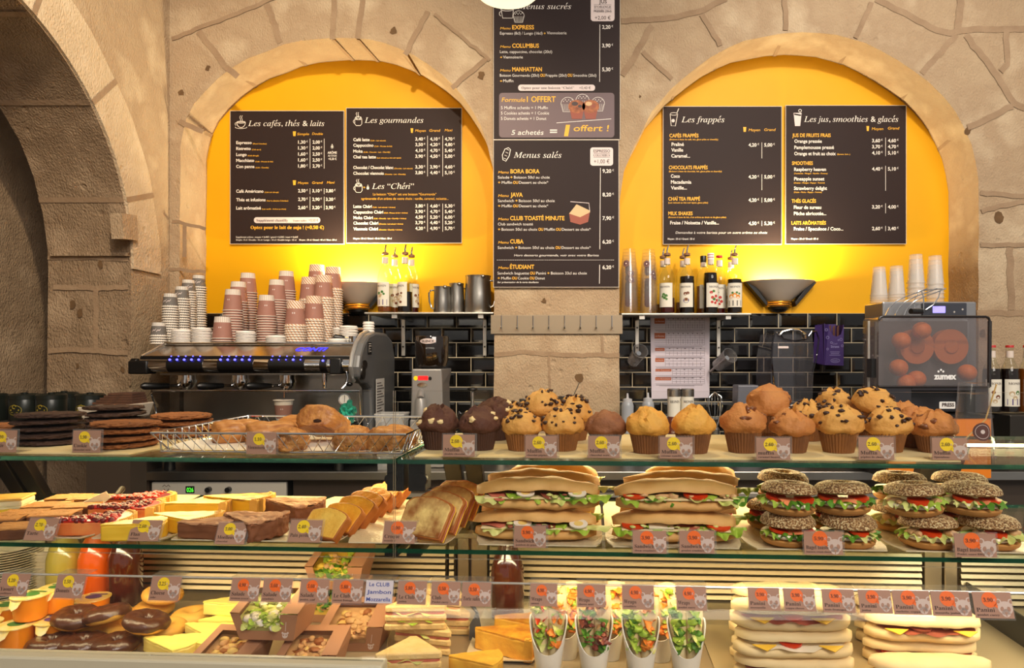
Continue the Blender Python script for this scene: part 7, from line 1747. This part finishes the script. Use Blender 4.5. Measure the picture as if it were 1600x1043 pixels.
pastry('low pastry end peeking right of the viennoiserie card', S(452, 700, zb), R(30), 3, .85)
pastry('biggest pastry, raised on top of the others in the basket', S(503, 690, zb) + Vector((0, 0, .021)), R(-4), 4, 1.08, R(-20), (.008,))
pastry('pastry showing one dark chocolate end right of the tilted one', S(551, 699, zb), R(14), 5, .92, 0, (-.006,))
pastry('pastry in the basket corner beside the glass seam', S(611, 699, zb), R(-18), 6, .95, 0, (.014,))
pastry('pastry half hidden behind the tilted big one', S(468, 676, zb), R(70), 7, .9)
# muffins
MU = [('large double chocolate muffin with a pale chunk, first of all muffins', 'choc', 685, 700, 1, 1.0, 1.02), ('plain topped double chocolate muffin, second in the front row', 'choc', 750, 701, 2, 1.0, .98), ('double chocolate muffin with white chunks in the rear row', 'choc', 773, 686, 3, 1.04, 1.05),
      ('chocolate chip muffin at the front under the topmost one, by the chocolate ones', 'chip', 815, 702, 4, .97, .96), ('chocolate chip muffin at the front, next to the marbled one', 'chip', 879, 702, 5, .99, .97), ('chocolate chip muffin in the rear row behind the marbled gap', 'chip', 896, 686, 6, 1.05, 1.1), ('small part of a chip muffin hidden in the rear row', 'chip', 812, 686, 7, .96, 1.0),
      ('marbled brown muffin standing alone behind its price card', 'marble', 946, 702, 8, .96, .95), ('plain golden muffin, first of the two before the powder tins', 'plain', 1012, 706, 9, 1.0, 1.0), ('plain golden muffin with pointed top below the whisk', 'plain', 1083, 706, 10, 1.0, 1.04),
      ('caramel muffin with a knob on top beside the whisk', 'caramel', 1161, 705, 11, 1.03, 1.05), ('caramel muffin in the front row right after the big round one', 'caramel', 1237, 705, 12, .99, .97), ('plain muffin hidden behind the caramel ones', 'plain', 1202, 688, 13, .98, .96),
      ('chip muffin in the rear row below the white napkin', 'chip', 1262, 687, 14, .98, 1.06), ('chip muffin in the front row with tall pleated case visible', 'chip', 1310, 705, 15, 1.06, 1.0), ('chip muffin at the front with pale cracked side, just before the speculoos ones', 'chip', 1386, 704, 16, 1.02, .98), ('rear chip muffin supporting the two on top', 'chip', 1335, 686, 22, 1.0, 1.0),
      ('brown speculoos muffin in the rear row', 'caramel', 1412, 688, 17, .97, 1.02), ('brown speculoos muffin, middle of the three', 'caramel', 1434, 698, 18, .98, .98), ('brown speculoos muffin in front before the clear cups', 'caramel', 1459, 705, 19, 1.0, .92)]
for lab, kd, px, py, sd, s_, hs in MU: muffin(lab, kd, sd, s_, hs, S(px, py, ZU2 + .0002))
def on_top(lab, kd, px, pyb, d, sd, s_, rot=None):
    p = W(px, pyb, d); muffin(lab, kd, sd, s_, 1.0, p, rot)
on_top('chocolate chip muffin enthroned on top of the first chip group', 'chip', 847, 671, 1.42, 20, .98)
on_top('big round caramel muffin lying on top of the caramel group', 'caramel', 1200, 669, 1.43, 21, 1.1, (R(10), R(-8), .4))
on_top('chip muffin on top, half behind the other raised one', 'chip', 1306, 664, 1.47, 23, .98, (R(8), R(-14), .4))
on_top('large chip muffin lying on top of the heap, tilted sideways', 'chip', 1344, 669, 1.39, 24, 1.06, (R(24), R(16), .6))
# clear cups upside down at the end of the row, with a stirrer
p = S(1521, 713, ZUP + .0006)
for k, lab in ((1, 'upper clear plastic cup upside down at the end of the muffins'), (0, 'lower clear upturned cup with round chocolate seal')):
    c = clearcup(lab, .0335, .0245, .118, CLR, k == 0); c.location = p + Vector((0, 0, .020 * k)); c.rotation_euler = (0, 0, -.06)
t = thing('wooden_stirrer', 'thin wooden stirrer leaning behind the clear upturned cups', 'stirrer', S(1524, 700, ZUP + .0006)); q0 = t.location; m = MB(); m.tube([Vector((0, .05, .003)), W(1540, 655, q0.y + .02) - q0, W(1557, 600, q0.y + .0) - q0], .0016, 6); m.build('stick', mat('wood_pale', (226, 190, 120), .6), t)

# ------------------------------------------------------------------ middle shelf: trays of cakes
ZM2 = ZMID
for a, b_, v0, v1, lab in ((-142, -4, .012, .40, 'pearly tray of brownies and cream slice at the picture edge'), (1, 132, .012, .40, 'pearly tray carrying the red fruit tarts'), (137, 256, .012, .40, 'pearly tray carrying the yellow flans'), (261, 386, .012, .40, 'pearly tray carrying the chocolate cakes'), (391, 530, .012, .40, 'pearly tray carrying the french toast'), (536, 703, .012, .375, 'pearly tray carrying the grilled croque slices'), (738, 942, .012, .38, 'pearly tray under the country ham sandwiches'), (947, 1166, .012, .38, 'pearly tray under the pale tuna sandwiches'), (1172, 1398, .012, .38, 'pearly tray under the salmon bagels'), (1404, 1640, .012, .38, 'pearly tray under the chicken bagels')):
    serving_tray(lab, a, b_, v0, v1, ZM2)
zt = ZMID + .0046
BRW = mat('brownie_side', (112, 66, 36), .8, col2=(84, 48, 26), nscale=30); BRT = mat('brownie_top', (200, 142, 76), .75, col2=(178, 118, 58), nscale=40, bump=.4, bscale=140)
for px, py, lab in ((108, 790, 'brownie in the farthest row, nearer the cake server'), (141, 791, 'brownie in the farthest row, half behind the cake server'), (74, 803, 'brownie in the second row, on the cream slice side'), (122, 804, 'brownie in the second row beside the cake server blade'), (36, 816, 'brownie in the third row toward the picture edge'), (86, 817, 'brownie just behind the tarte card'), (4, 824, 'brownie piece at the picture edge behind the big front one'), (28, 838, 'big brownie at the front of its tray')):
    wedge('brownie', lab, 'brownie', S(px, py, zt), -CA + R(14), .078 if py < 840 else .085, .058, .020 if py < 840 else .026, BRT, BRW, box=True, side_n='cake', top_n='crust', seed=px)
CRM = mat('cream_layer', (250, 238, 196), .5); LEM = mat('lemon_layer', (248, 206, 60), .5); CRT = mat('cream_top', (238, 176, 60), .5, col2=(250, 220, 130), nscale=30)
t = wedge('cream_slice', 'layered lemon cream slice at the picture edge behind the brownies', 'cake', S(8, 803, zt), -CA + R(20), .09, .07, .018, CRM, LEM, box=True, side_n='lemon_layer', top_n='cream')
m = MB(); m.b2((-.044, -.034, .0205), (.044, .034, .034)); m.build('cream_layer', CRM, t, smooth=0, bevel=.004); m = MB(); m.b2((-.045, -.035, .034), (.045, .035, .039)); m.build('glazed_top', CRT, t, smooth=0, bevel=.002)
BER = [mat('berry_red', (196, 44, 36), .28, spec=.6), mat('berry_dark', (110, 26, 30), .3, spec=.6)]; TARTS = mat('tart_side', (214, 96, 50), .5, col2=(230, 150, 80), nscale=30); PAST = mat('tart_pastry', (232, 184, 92), .65, col2=(214, 156, 64), nscale=30)
wedge('fruit_tart_slice', 'dark berry tart slice at the front beside the tarte card', 'tart', S(136, 832, zt), R(203), .120, .095, .026, BER, TARTS, crust=PAST, bumps=(140, .0055), seed=1, top_n='berries')
wedge('fruit_tart_slice', 'glossy red tart slice, middle one, with fluted crust', 'tart', S(188, 809, zt), R(196), .120, .09, .024, BER, TARTS, crust=PAST, bumps=(130, .0055), seed=2, top_n='berries')
wedge('fruit_tart_slice', 'brightest red tart slice farthest back beside the cake server handle', 'tart', S(205, 794, zt), R(194), .13, .085, .024, [BER[1], mat('berry_bright', (222, 60, 34), .25, spec=.6)], TARTS, crust=PAST, bumps=(120, .0055), seed=3, top_n='berries')
# cake server
t = thing('cake_server', 'white cake server standing blade up among brownies and tarts', 'cake server', S(137, 803, zt), rot=(0, 0, 0)); q0 = t.location
m = MB(); B0, B1, B2, B3 = (W(119, 802, 1.46), W(128, 806, 1.46), W(172, 778, 1.50), W(164, 768, 1.50)); m.loft([[B0 - q0, B1 - q0, W(131, 802, 1.47) - q0, W(121, 797, 1.47) - q0], [W(124, 787, 1.48) - q0, W(140, 803, 1.47) - q0, W(142, 801, 1.48) - q0, W(126, 785, 1.49) - q0], [B3 - q0, B2 - q0, B2 - q0 + Vector((.001, .003, .001)), B3 - q0 + Vector((.001, .003, .001))]]); m.build('blade', mat('server_white', (236, 226, 206), .35), t, smooth=50)
m = MB(); m.tube([W(168, 776, 1.50) - q0, W(176, 778, 1.52) - q0, W(184, 772, 1.55) - q0, W(191, 763, 1.58) - q0], [.004, .004, .006, .007], 10); m.build('handle', DSTEEL, t)
FLS = mat('flan_side', (246, 200, 58), .45, col2=(238, 186, 44), nscale=20, sss=.1); FLT = mat('flan_top', (250, 214, 70), .4, col2=(236, 170, 40), nscale=24); FLB = mat('flan_browned', (246, 196, 60), .4, col2=(150, 84, 22), nscale=34, ncontrast=.3)
wedge('flan_slice', 'yellow flan slice at the front behind the flan card', 'flan', S(204, 841, zt), R(205), .095, .075, .030, FLT, FLS, side_n='custard', top_n='skin')
wedge('flan_slice', 'largest yellow flan slice with fluted crust, middle of the flan tray', 'flan', S(280, 828, zt), R(170), .115, .085, .030, FLT, FLS, crust=PAST, side_n='custard', top_n='skin')
wedge('flan_slice', 'yellow flan slice lying behind the largest one', 'flan', S(303, 806, zt), R(195), .115, .08, .030, FLT, FLS, crust=PAST, side_n='custard', top_n='skin')
wedge('flan_slice', 'brown spotted flan slice alone at the back of its tray', 'flan', S(362, 800, zt), R(176), .13, .085, .034, FLB, FLS, crust=PAST, side_n='custard', top_n='skin')
MOS = mat('moelleux_side', (136, 82, 48), .8, col2=(112, 64, 36), nscale=30); MOT = mat('moelleux_top', (212, 158, 116), .75, col2=(176, 120, 80), nscale=22, bump=.5, bscale=90)
wedge('chocolate_cake_slice', 'thick chocolate cake slice with cracked top behind the moelleux card', 'cake', S(385, 833, zt + .004), R(158), .115, .10, .034, MOT, MOS, side_n='cake', top_n='cracked_top', rgh=.010)
wedge('chocolate_cake_slice', 'low chocolate cake slice at the front edge under the moelleux card', 'cake', S(318, 838, zt + .004), R(190), .09, .075, .028, MOT, MOS, side_n='cake', top_n='cracked_top', rgh=.009)
wedge('chocolate_cake_slice', 'chocolate cake slice at the back beside the french toast', 'cake', S(450, 806, zt + .004), R(160), .12, .095, .032, MOT, MOS, side_n='cake', top_n='cracked_top', rgh=.010)
TOF = mat('toast_face', (248, 206, 96), .6, col2=(232, 168, 56), nscale=24, bump=.4, bscale=120); TOE = mat('toast_edge', (190, 112, 40), .6, col2=(160, 86, 28), nscale=24)
TOG = mat('toast_glazed', (250, 190, 62), .45, col2=(226, 140, 30), nscale=22, ncontrast=.6, bump=.5, bscale=80)
for k, (px, py, lab) in enumerate(((496, 846, 'foremost french toast slice, paler, facing out'), (521, 836, 'french toast slice second from the front'), (540, 825, 'french toast slice third from the front'), (556, 815, 'french toast slice fourth from the front, shiny top'), (571, 806, 'french toast slice fifth from the front'), (586, 798, 'french toast slice second from the back'), (601, 791, 'last french toast slice at the back'))):
    toast('french_toast', lab, 'toast', S(px, py, zt) + Vector((0, 0, .0062)), (R(-47), R(4), R(-22 - 2 * k)), TOF if k == 0 else TOG, TOE, k, (.74, .74, .78, .78, .76, .74, .72)[k], th=.024, w=.112)
CRF = mat('croque_face', (244, 210, 130), .55, col2=(150, 84, 30), nscale=26, ncontrast=.34, bump=.5, bscale=90)
for k, (px, py, lab) in enumerate(((655, 850, 'front grilled croque slice with browned cheese face'), (676, 838, 'second grilled croque slice leaning behind the front one'), (692, 826, 'third grilled croque slice in its row'), (706, 815, 'last grilled croque slice at the back of the tray'))):
    toast('croque_monsieur', lab, 'toast', S(px, py, zt) + Vector((0, 0, .0105)), (R(-36), R(2), R(-24)), CRF, TOE, 20 + k, .88, w=.112, h=.092, th=.022, parts=(('ham_layer', HAM, -.003, .001, 1.012), ('cheese_layer', CHEESE, .002, .005, 1.02)))
# sandwiches, three rows deep and two high
for cx_, base, kinds, wds in ((838, 0, (('country', 'country'), ('yellow', 'country'), ('yellow', 'yellow')), 'ham sandwich pile'), (1054, 100, (('pale', 'tuna'), ('pale', 'pale'), ('yellow', 'pale')), 'tuna sandwich pile')):
    for r in range(3):
        for lv in range(2):
            lab = ('upper' if lv else 'lower') + ' sandwich in the ' + ('front', 'middle', 'rear')[r] + ' row of the ' + wds + (' with orange bubble card' if (r == 0 and lv == 0 and cx_ < 900) else '')
            v = .082 + .092 * r; px = cx_ + (0, 8, 22)[r] + (3 if lv else -1); p = CP(px, v, zt + .0565 * lv + .0030)
            sandwich(lab, p, base + 10 * r + lv, kinds[r][lv], R((1.5, -2, 2)[r] * (1 if lv else -.6)), 1.08 if r < 2 else .90, L=.215, open_=.22)
# bagels
BGL = ((1231, .068, 0, 'salmon', 'bottom salmon bagel of the stack behind the salmon card'), (1231, .070, 1, 'salmon', 'upper salmon bagel of the front stack nearest the sandwiches'), (1324, .066, 0, 'chicken', 'large bottom bagel right behind the salmon price card'), (1316, .074, 1, 'salmon', 'upper smoked salmon bagel with tilted seeded top beside the front pair'),
       (1206, .186, 0, 'salmon', 'bottom bagel of the rear stack on the salmon tray'), (1222, .184, 1, 'salmon', 'brightly lit top bagel of the rear stack on the salmon tray'), (1302, .186, 0, 'salmon', 'single bagel behind the tilted seeded one on the salmon tray'),
       (1449, .068, 0, 'chicken', 'bottom tomato bagel at the front of the chicken tray'), (1428, .074, 1, 'chicken', 'upper tomato bagel with dark seeded edge, front of the chicken tray'), (1402, .186, 0, 'chicken', 'bottom bagel of the rear stack on the chicken tray'), (1405, .184, 1, 'chicken', 'brightly lit top bagel of the rear stack on the chicken tray'),
       (1545, .070, 0, 'chicken', 'bottom chicken bagel at the far end of the shelf'), (1516, .080, 1, 'salmon', 'upper leafy bagel at the far end of the shelf'), (1498, .195, 0, 'salmon', 'bottom bagel behind the far end pair'), (1497, .193, 1, 'chicken', 'golden top bagel behind the far end pair'))
for k, (px, v, lv, kd, lab) in enumerate(BGL):
    p = CP(px, v, zt + .0575 * lv + .0006); rr = random.Random(k)
    bagel(lab, p, k, kd, rr.uniform(-.3, .3), .90, R(rr.uniform(-3, 3)) if lv else 0, R(rr.uniform(-4, 4)) if lv else 0)

# ------------------------------------------------------------------ bottom deck
ZD = ZDECK
PLT = mat('plate_white', (244, 236, 218), .3, spec=.5)
def plate():
    t = thing('white_plate', '', 'plate', group='plates in the white pile'); m = MB(); m.lathe([(0, .001), (.05, .001), (.054, .003), (.084, .011), (.085, .0125), (.083, .0125), (.053, .0045), (0, .003)], seg=48); m.build('dish', PLT, t); return t
p0 = None
for k in range(22):
    p = CP(2, .36, ZD + .0004 + .0058 * k); lab = 'white plate in the tall pile at the picture edge below the tarts'
    if p0 is None: p0 = plate(); p0.location = p; p0['label'] = lab
    else: dup(p0, p, 0, lab)
b0 = None
for k in range(12):
    p = CP(72, .40, ZD + .0004 + .0085 * k); lab = 'small white bowl in the pile between plates and the pale juice bottle'
    if b0 is None:
        b0 = thing('white_bowl', lab, 'bowl', p, group='bowls in the small white pile'); m = MB(); m.lathe([(0, .001), (.02, .001), (.030, .012), (.036, .022), (.0345, .022), (.028, .012), (0, .004)], seg=36); m.build('dish', PLT, b0)
    else: dup(b0, p, 0, lab)
def sauce(label, px, py, colr, hi=.19, r=.0378):
    t = thing('juice_bottle', label, 'bottle', S(px, py, ZD + .0004)); h = hi
    m = MB(); m.lathe([(0, .001), (r * .92, .001), (r, .006), (r, .095), (r * .98, .11), (r * .8, .138), (r * .52, .165), (r * .45, .18), (r * .45, .20), (r * .5, .202), (r * .5, .206), (0, .206)], seg=32); m.build('glass_body', colr, t)
    m = MB(); m.lathe([(r * .53, .198), (r * .53, .216), (0, .218)], seg=24); m.build('cap', WHITE, t)
JG = mat('juice_green', (196, 180, 84), .10, spec=.6, coat=.5); JO = mat('juice_orange', (240, 104, 34), .10, spec=.6, coat=.5); JP = mat('juice_dark', (88, 40, 28), .08, spec=.7, coat=.6)
for px, py, mt, lab in ((101, 941, JG, 'pale green juice bottle beside the white bowls'), (150, 941, JO, 'bright orange juice bottle in the middle of three'), (196, 942, JP, 'dark red juice bottle against the steel louvres'), (793, 963, JP, 'dark brown bottle standing alone beside the wraps')):
    sauce(lab, px, py, mt)
# jelly pots
PT = ((26, 1012, 0, 0, 'front jelly pot with torn yellow lid at the picture corner'), (84, 1004, 0, 1, 'front jelly pot with violet label right of the corner one'), (112, 984, 0, 0, 'jelly pot behind the violet labelled one, lower row'), (48, 1004, 1, 0, 'upper jelly pot on top at the front, yellow green lid'), (90, 990, 1, 0, 'upper jelly pot on top at the back, yellow lid'), (146, 966, 0, 1, 'jelly pot with violet lid standing alone by the donuts'), (10, 980, 0, 0, 'jelly pot at the picture edge behind the corner one'), (62, 976, 0, 0, 'hidden jelly pot carrying the upper ones'), (-28, 1010, 0, 0, 'jelly pot cut by the picture edge at the bottom'))
for px, py, lv, vi, lab in PT:
    p = S(px, py, ZD + .0004); p.z += .0516 * lv; pot(lab, p, R(-25 + (px * 7) % 40), bool(vi), .98)
# donuts
for px, py, lv, ch, rx, ry, lab in ((182, 972, .0, 0, -8, 6, 'plain yellow donut behind the chocolate ones, first of the back row'), (253, 964, .037, 0, -6, 4, 'plain donut lying on top of two others under the cheese cake card'), (300, 972, 0, 0, 0, 0, 'plain donut nearest the cheesecake slices'), (258, 992, .0, 0, 0, 0, 'large plain donut in front of the raised one'), (152, 990, 0, 0, 0, 0, 'pale plain donut beside the jelly pots'), (240, 960, 0, 0, 0, 0, 'plain donut underneath the raised one'), (198, 992, 0, 0, 0, 0, 'plain donut squeezed between yellow and chocolate ones'),
                            (119, 1003, .037, 1, -6, -4, 'chocolate glazed donut next to the jelly pots, upper row'), (168, 1002, .042, 1, -10, -4, 'shiny chocolate donut on top in the middle'), (226, 1010, .036, 1, -10, 8, 'chocolate glazed donut at the end toward the cheesecake'), (80, 1018, 0, 1, 0, 0, 'chocolate donut mostly hidden by the steel sill, below the pots'), (131, 1018, 0, 1, 0, 0, 'chocolate donut hidden low under the shiny one'), (182, 1018, 0, 1, 0, 0, 'chocolate donut low at the sill, before the end one')):
    p = S(px, py, ZD + .0004); p.z += lv; donut(lab, p, bool(ch), (R(-rx), R(ry), px * .7), .90, px)
CKS = mat('cheesecake', (248, 226, 130), .5, col2=(244, 214, 104), nscale=14, sss=.1); CKT = mat('cheesecake_top', (252, 232, 120), .4)
for px, py, lv, rz, lab in ((352, 985, .0, 196, 'cheesecake slice in the middle rear, lower of the rear pair'), (358, 978, .029, 190, 'cheesecake slice lying on the rear pair'), (384, 962, 0, 200, 'cheesecake slice farthest back beside the salad box'), (320, 1000, .0, 160, 'cheesecake slice in the middle, before the rear pair'), (308, 1017, .0, 172, 'cheesecake slice at the front beside the open salad box'), (259, 1022, .0, 165, 'cheesecake slice lowest at the sill, nearest the chocolate donuts')):
    p = S(px, py, ZD + .0032); p.z += lv; wedge('cheesecake_slice', lab, 'cheesecake', p, R(rz), .105, .075, .027, CKT, CKS, side_n='cake', top_n='top')
# salad boxes
GR1 = [LETT, ICEB, mat('radish', (236, 226, 210), .5), ICEB]; GR2 = [LETT, LETD, CHICK, mat('corn', (244, 206, 80), .5)]
zb1 = ZD + .0006
salad_box('kraft salad box with lettuce on top of the others at the front', CP(432, .062, zb1 + .0655), R(0), 1, GR1)
salad_box('kraft salad box low at the sill under the cheesecake side, window over chicken salad', CP(366, .040, zb1), R(-4), 2, None, .86)
salad_box('kraft salad box low in front of the club sandwiches', CP(492, .050, zb1), R(3), 3, None, .86)
salad_box('kraft box with pasta window behind the top lettuce one', CP(561, .17, zb1), R(2), 4, None)
salad_box('kraft salad box raised high at the back against the louvres', CP(533, .30, zb1 + .078), R(2), 5, GR2)
salad_box('kraft box underneath the raised rear one', CP(528, .31, zb1), R(0), 6, GR2)
# club sandwiches
BRD = mat('sandwich_bread', (236, 206, 146), .75, col2=(222, 184, 116), nscale=50, bump=.3, bscale=160); BRE = mat('sandwich_crust', (196, 140, 70), .7)
def club(label, loc, rz, seed, s=1.0):
    t = thing('club_sandwich', label, 'sandwich', loc, rz); z = 0; tri = [(-.062, -.030), (.062, -.030), (.004, .05), (-.004, .05)]
    tri = [(-.062, -.028), (-.056, -.032), (.056, -.032), (.062, -.028), (.006, .048), (-.006, .048)]
    for k in range(3):
        m = MB(); m.prism([(x + .001 * k, y) for x, y in tri], z, z + .013, 0, 'z'); m.build('bread_slice', BRD, t, smooth=30, bevel=.003); z += .013
        if k < 2:
            m = MB(); ruffle(m, -.055, .055, -.018, z + .004, .016, .0035, 34, seed + k, k, .1); m.prism([(x * .94, y * .94) for x, y in tri], z, z + .005, 2 + k, 'z'); m.build('filling', [LETT, ICEB, CHICK, HAM], t, smooth=50); z += .005
    t.scale = (s, s, s)
for px, v, lv, rz, lab in ((640, .05, 0, 8, 'club sandwich half low at the sill, front of its pile'), (668, .16, 0, -10, 'club sandwich half underneath the upper pair'), (652, .15, 1, 6, 'upper club sandwich half with broad white bread face'), (694, .25, 0, 0, 'club sandwich half at the back, lower'), (690, .24, 1, -16, 'upper club sandwich half at the back behind the broad one')):
    club(lab, CP(px, v, ZD + .0006 + .0495 * lv), R(rz) - CA, px)
# savoury tart
TSF = mat('quiche', (246, 198, 74), .5, col2=(216, 140, 40), nscale=20, ncontrast=.5, bump=.5, bscale=60); TST = mat('quiche_top', (244, 184, 58), .45, col2=(176, 84, 28), nscale=26, ncontrast=.45, bump=.6, bscale=60)
serving_tray('pearly tray under the savoury tart slices', 724, 838, .09, .40, ZD)
wedge('savoury_tart', 'big savoury tart slice with browned ham top before the dark bottle', 'tart', S(785, 1016, ZD + .003), R(168), .115, .085, .040, TST, TSF, crust=TSF, side_n='filling', top_n='browned_top')
wedge('savoury_tart', 'savoury tart slice low at the front, bright yellow', 'tart', S(738, 1046, ZD + .0035), R(176), .09, .07, .024, TSF, TSF, side_n='filling', top_n='browned_top')
wedge('savoury_tart', 'savoury tart slice farthest back with orange brown top', 'tart', S(812, 990, ZD + .003), R(172), .11, .08, .034, TST, TSF, side_n='filling', top_n='browned_top')
t = thing('tart_spatula', 'dark steel spatula standing behind the savoury tart', 'spatula', S(741, 1000, ZD + .0035)); q0 = t.location
m = MB(); m.loft([[W(733, 1000, q0.y) - q0, W(739, 1000, q0.y) - q0, W(739, 1000, q0.y + .003) - q0, W(733, 1000, q0.y + .003) - q0], [W(734, 975, q0.y + .01) - q0, W(753, 985, q0.y + .01) - q0, W(753, 985, q0.y + .013) - q0, W(734, 975, q0.y + .013) - q0], [W(744, 957, q0.y + .02) - q0, W(748, 958, q0.y + .02) - q0, W(748, 958, q0.y + .023) - q0, W(744, 957, q0.y + .023) - q0]]); m.build('blade', DSTEEL, t, smooth=40)
m = MB(); m.tube([W(746, 958, q0.y + .02) - q0, W(740, 948, q0.y + .03) - q0, W(732, 940, q0.y + .04) - q0], [.003, .004, .005], 8); m.build('handle', BLACK, t)
# wraps
HUE = {'g': [LETT, ICEB, TOM], 'd': [MEAT, LETD, CHICK], 'o': [mat('carrot', (240, 140, 50), .5), LETT, ICEB], 'l': [LETT, LETD, ICEB]}
for px, a, b_, lab in ((857, 'g', 'o', 'white wrap cone with salmon and lettuce halves beside the dark bottle'), (928, 'd', 'd', 'white wrap cone with dark goat cheese filling, second of four'), (1001, 'l', 'o', 'white wrap cone with tomato and crudités, third of four'), (1072, 'l', 'l', 'white wrap cone stuffed with bright green lettuce, last of four')):
    wrap(lab, CP(px, .055, ZD + .0004), px, ([*HUE[a]], [*HUE[b_]]))
for px, lab in ((884, 'wrap standing behind the first cone, orange filling on top'), (951, 'pale wrap standing behind the second cone'), (1030, 'tall wrap standing behind the third cone, orange filling')):
    wrap(lab, CP(px, .13, ZD + .0004), px, ([*HUE['o']], [*HUE['o']]))
# paninis
t = None
for px, v, lv, kd, lab in ((1240, .062, 0, 'meat', 'lowest panini in front of the tall pile, meat filling'), (1238, .062, 1, 'cheese', 'middle panini in front of the tall pile, tomato and cheese'), (1233, .064, 2, 'ham', 'top panini in front of the tall pile, behind the cards'), (1228, .146, 0, 'ham', 'lowest panini in the rear row of the tall pile'), (1226, .146, 1, 'ham', 'middle panini in the rear row of the tall pile'), (1230, .146, 2, 'cheese', 'topmost panini at the back of the tall pile'),
                            (1452, .056, 0, 'cheese', 'front panini alone at the bottom of the low pile'), (1436, .146, 0, 'ham', 'lower panini in the second row of the low pile'), (1440, .144, 1, 'meat', 'upper panini of the low pile with pink ham and tomato'), (1420, .234, 0, 'cheese', 'lower panini in the last row of the low pile'), (1416, .232, 1, 'ham', 'upper panini in the last row of the low pile')):
    panini(lab, CP(px, v, ZD + .004 + .0480 * lv), int(px + 100 * v + lv), kd, R((px % 5) - 2), 1.08)
SLATE = mat('serving_board_tan', (184, 164, 126), .5)
for a, b_, lab in ((1128, 1336, 'flat tan board under the tall panini pile'), (1342, 1560, 'flat tan board under the low panini pile')):
    u0, u1 = to_u(a, .02), to_u(b_, .02); t = thing('serving_board', lab, 'board', U((u0 + u1) / 2, 0, ZD + .0003), -CA); m = MB(); m.b2((-(u1 - u0) / 2, .014, 0), ((u1 - u0) / 2, .30, .003)); m.build('board', SLATE, t, smooth=0)

# ------------------------------------------------------------------ pendant lamp over the counter
d = 1.8; c = W(792, 2.5, d); rl = 66 * d / FPX
t = thing('pendant_lamp', 'glowing cream pendant bowl with green rim, cut by the top edge', 'pendant lamp', c)
m = MB(); m.lathe([(0, 0), (rl * .35, .004), (rl * .7, .020), (rl * .93, .045), (rl, .062)], seg=48); m.build('diffuser', mat('lamp_cream', (255, 246, 214), .4, emit=(255, 244, 200), estr=1.1), t)
m = MB(); m.lathe([(rl, .058), (rl * 1.03, .064), (rl * .98, .11), (rl * .6, .19), (rl * .2, .24), (.02, .27), (.02, .30), (0, .30)], seg=48); m.build('shade', mat('shade_green', (70, 130, 60), .3), t)
m = MB(); m.cyl((0, 0, .30), (0, 0, 1.2), .004, .004, 8); m.build('cord', BLACK, t)
# long tube lamp on the customers' side; the sloping lower panes mirror it
for xc, hl, lab in ((-3.45, 1.1, 'shorter ceiling tube lamp above the customers at the pastry side'), (.2, 2.0, 'long ceiling tube lamp above the customers at the sandwich side')):
    t = thing('tube_lamp', lab, 'tube lamp', (xc, -2.6, 2.1))
    m = MB(); m.cyl((-hl, 0, 0), (hl, 0, 0), .030, .030, 12); m.build('tube', mat('tube_glow', (255, 250, 240), .4, emit=(255, 244, 224), estr=9), t)
    m = MB(); m.b2((-hl - .05, -.04, .032), (hl + .05, .04, .07)); m.build('housing', WHITE, t, smooth=0)
    for x in (-hl * .8, hl * .8):
        m = MB(); m.cyl((x, 0, .07), (x, 0, 1.5), .004, .004, 6); m.build('cord', BLACK, t)
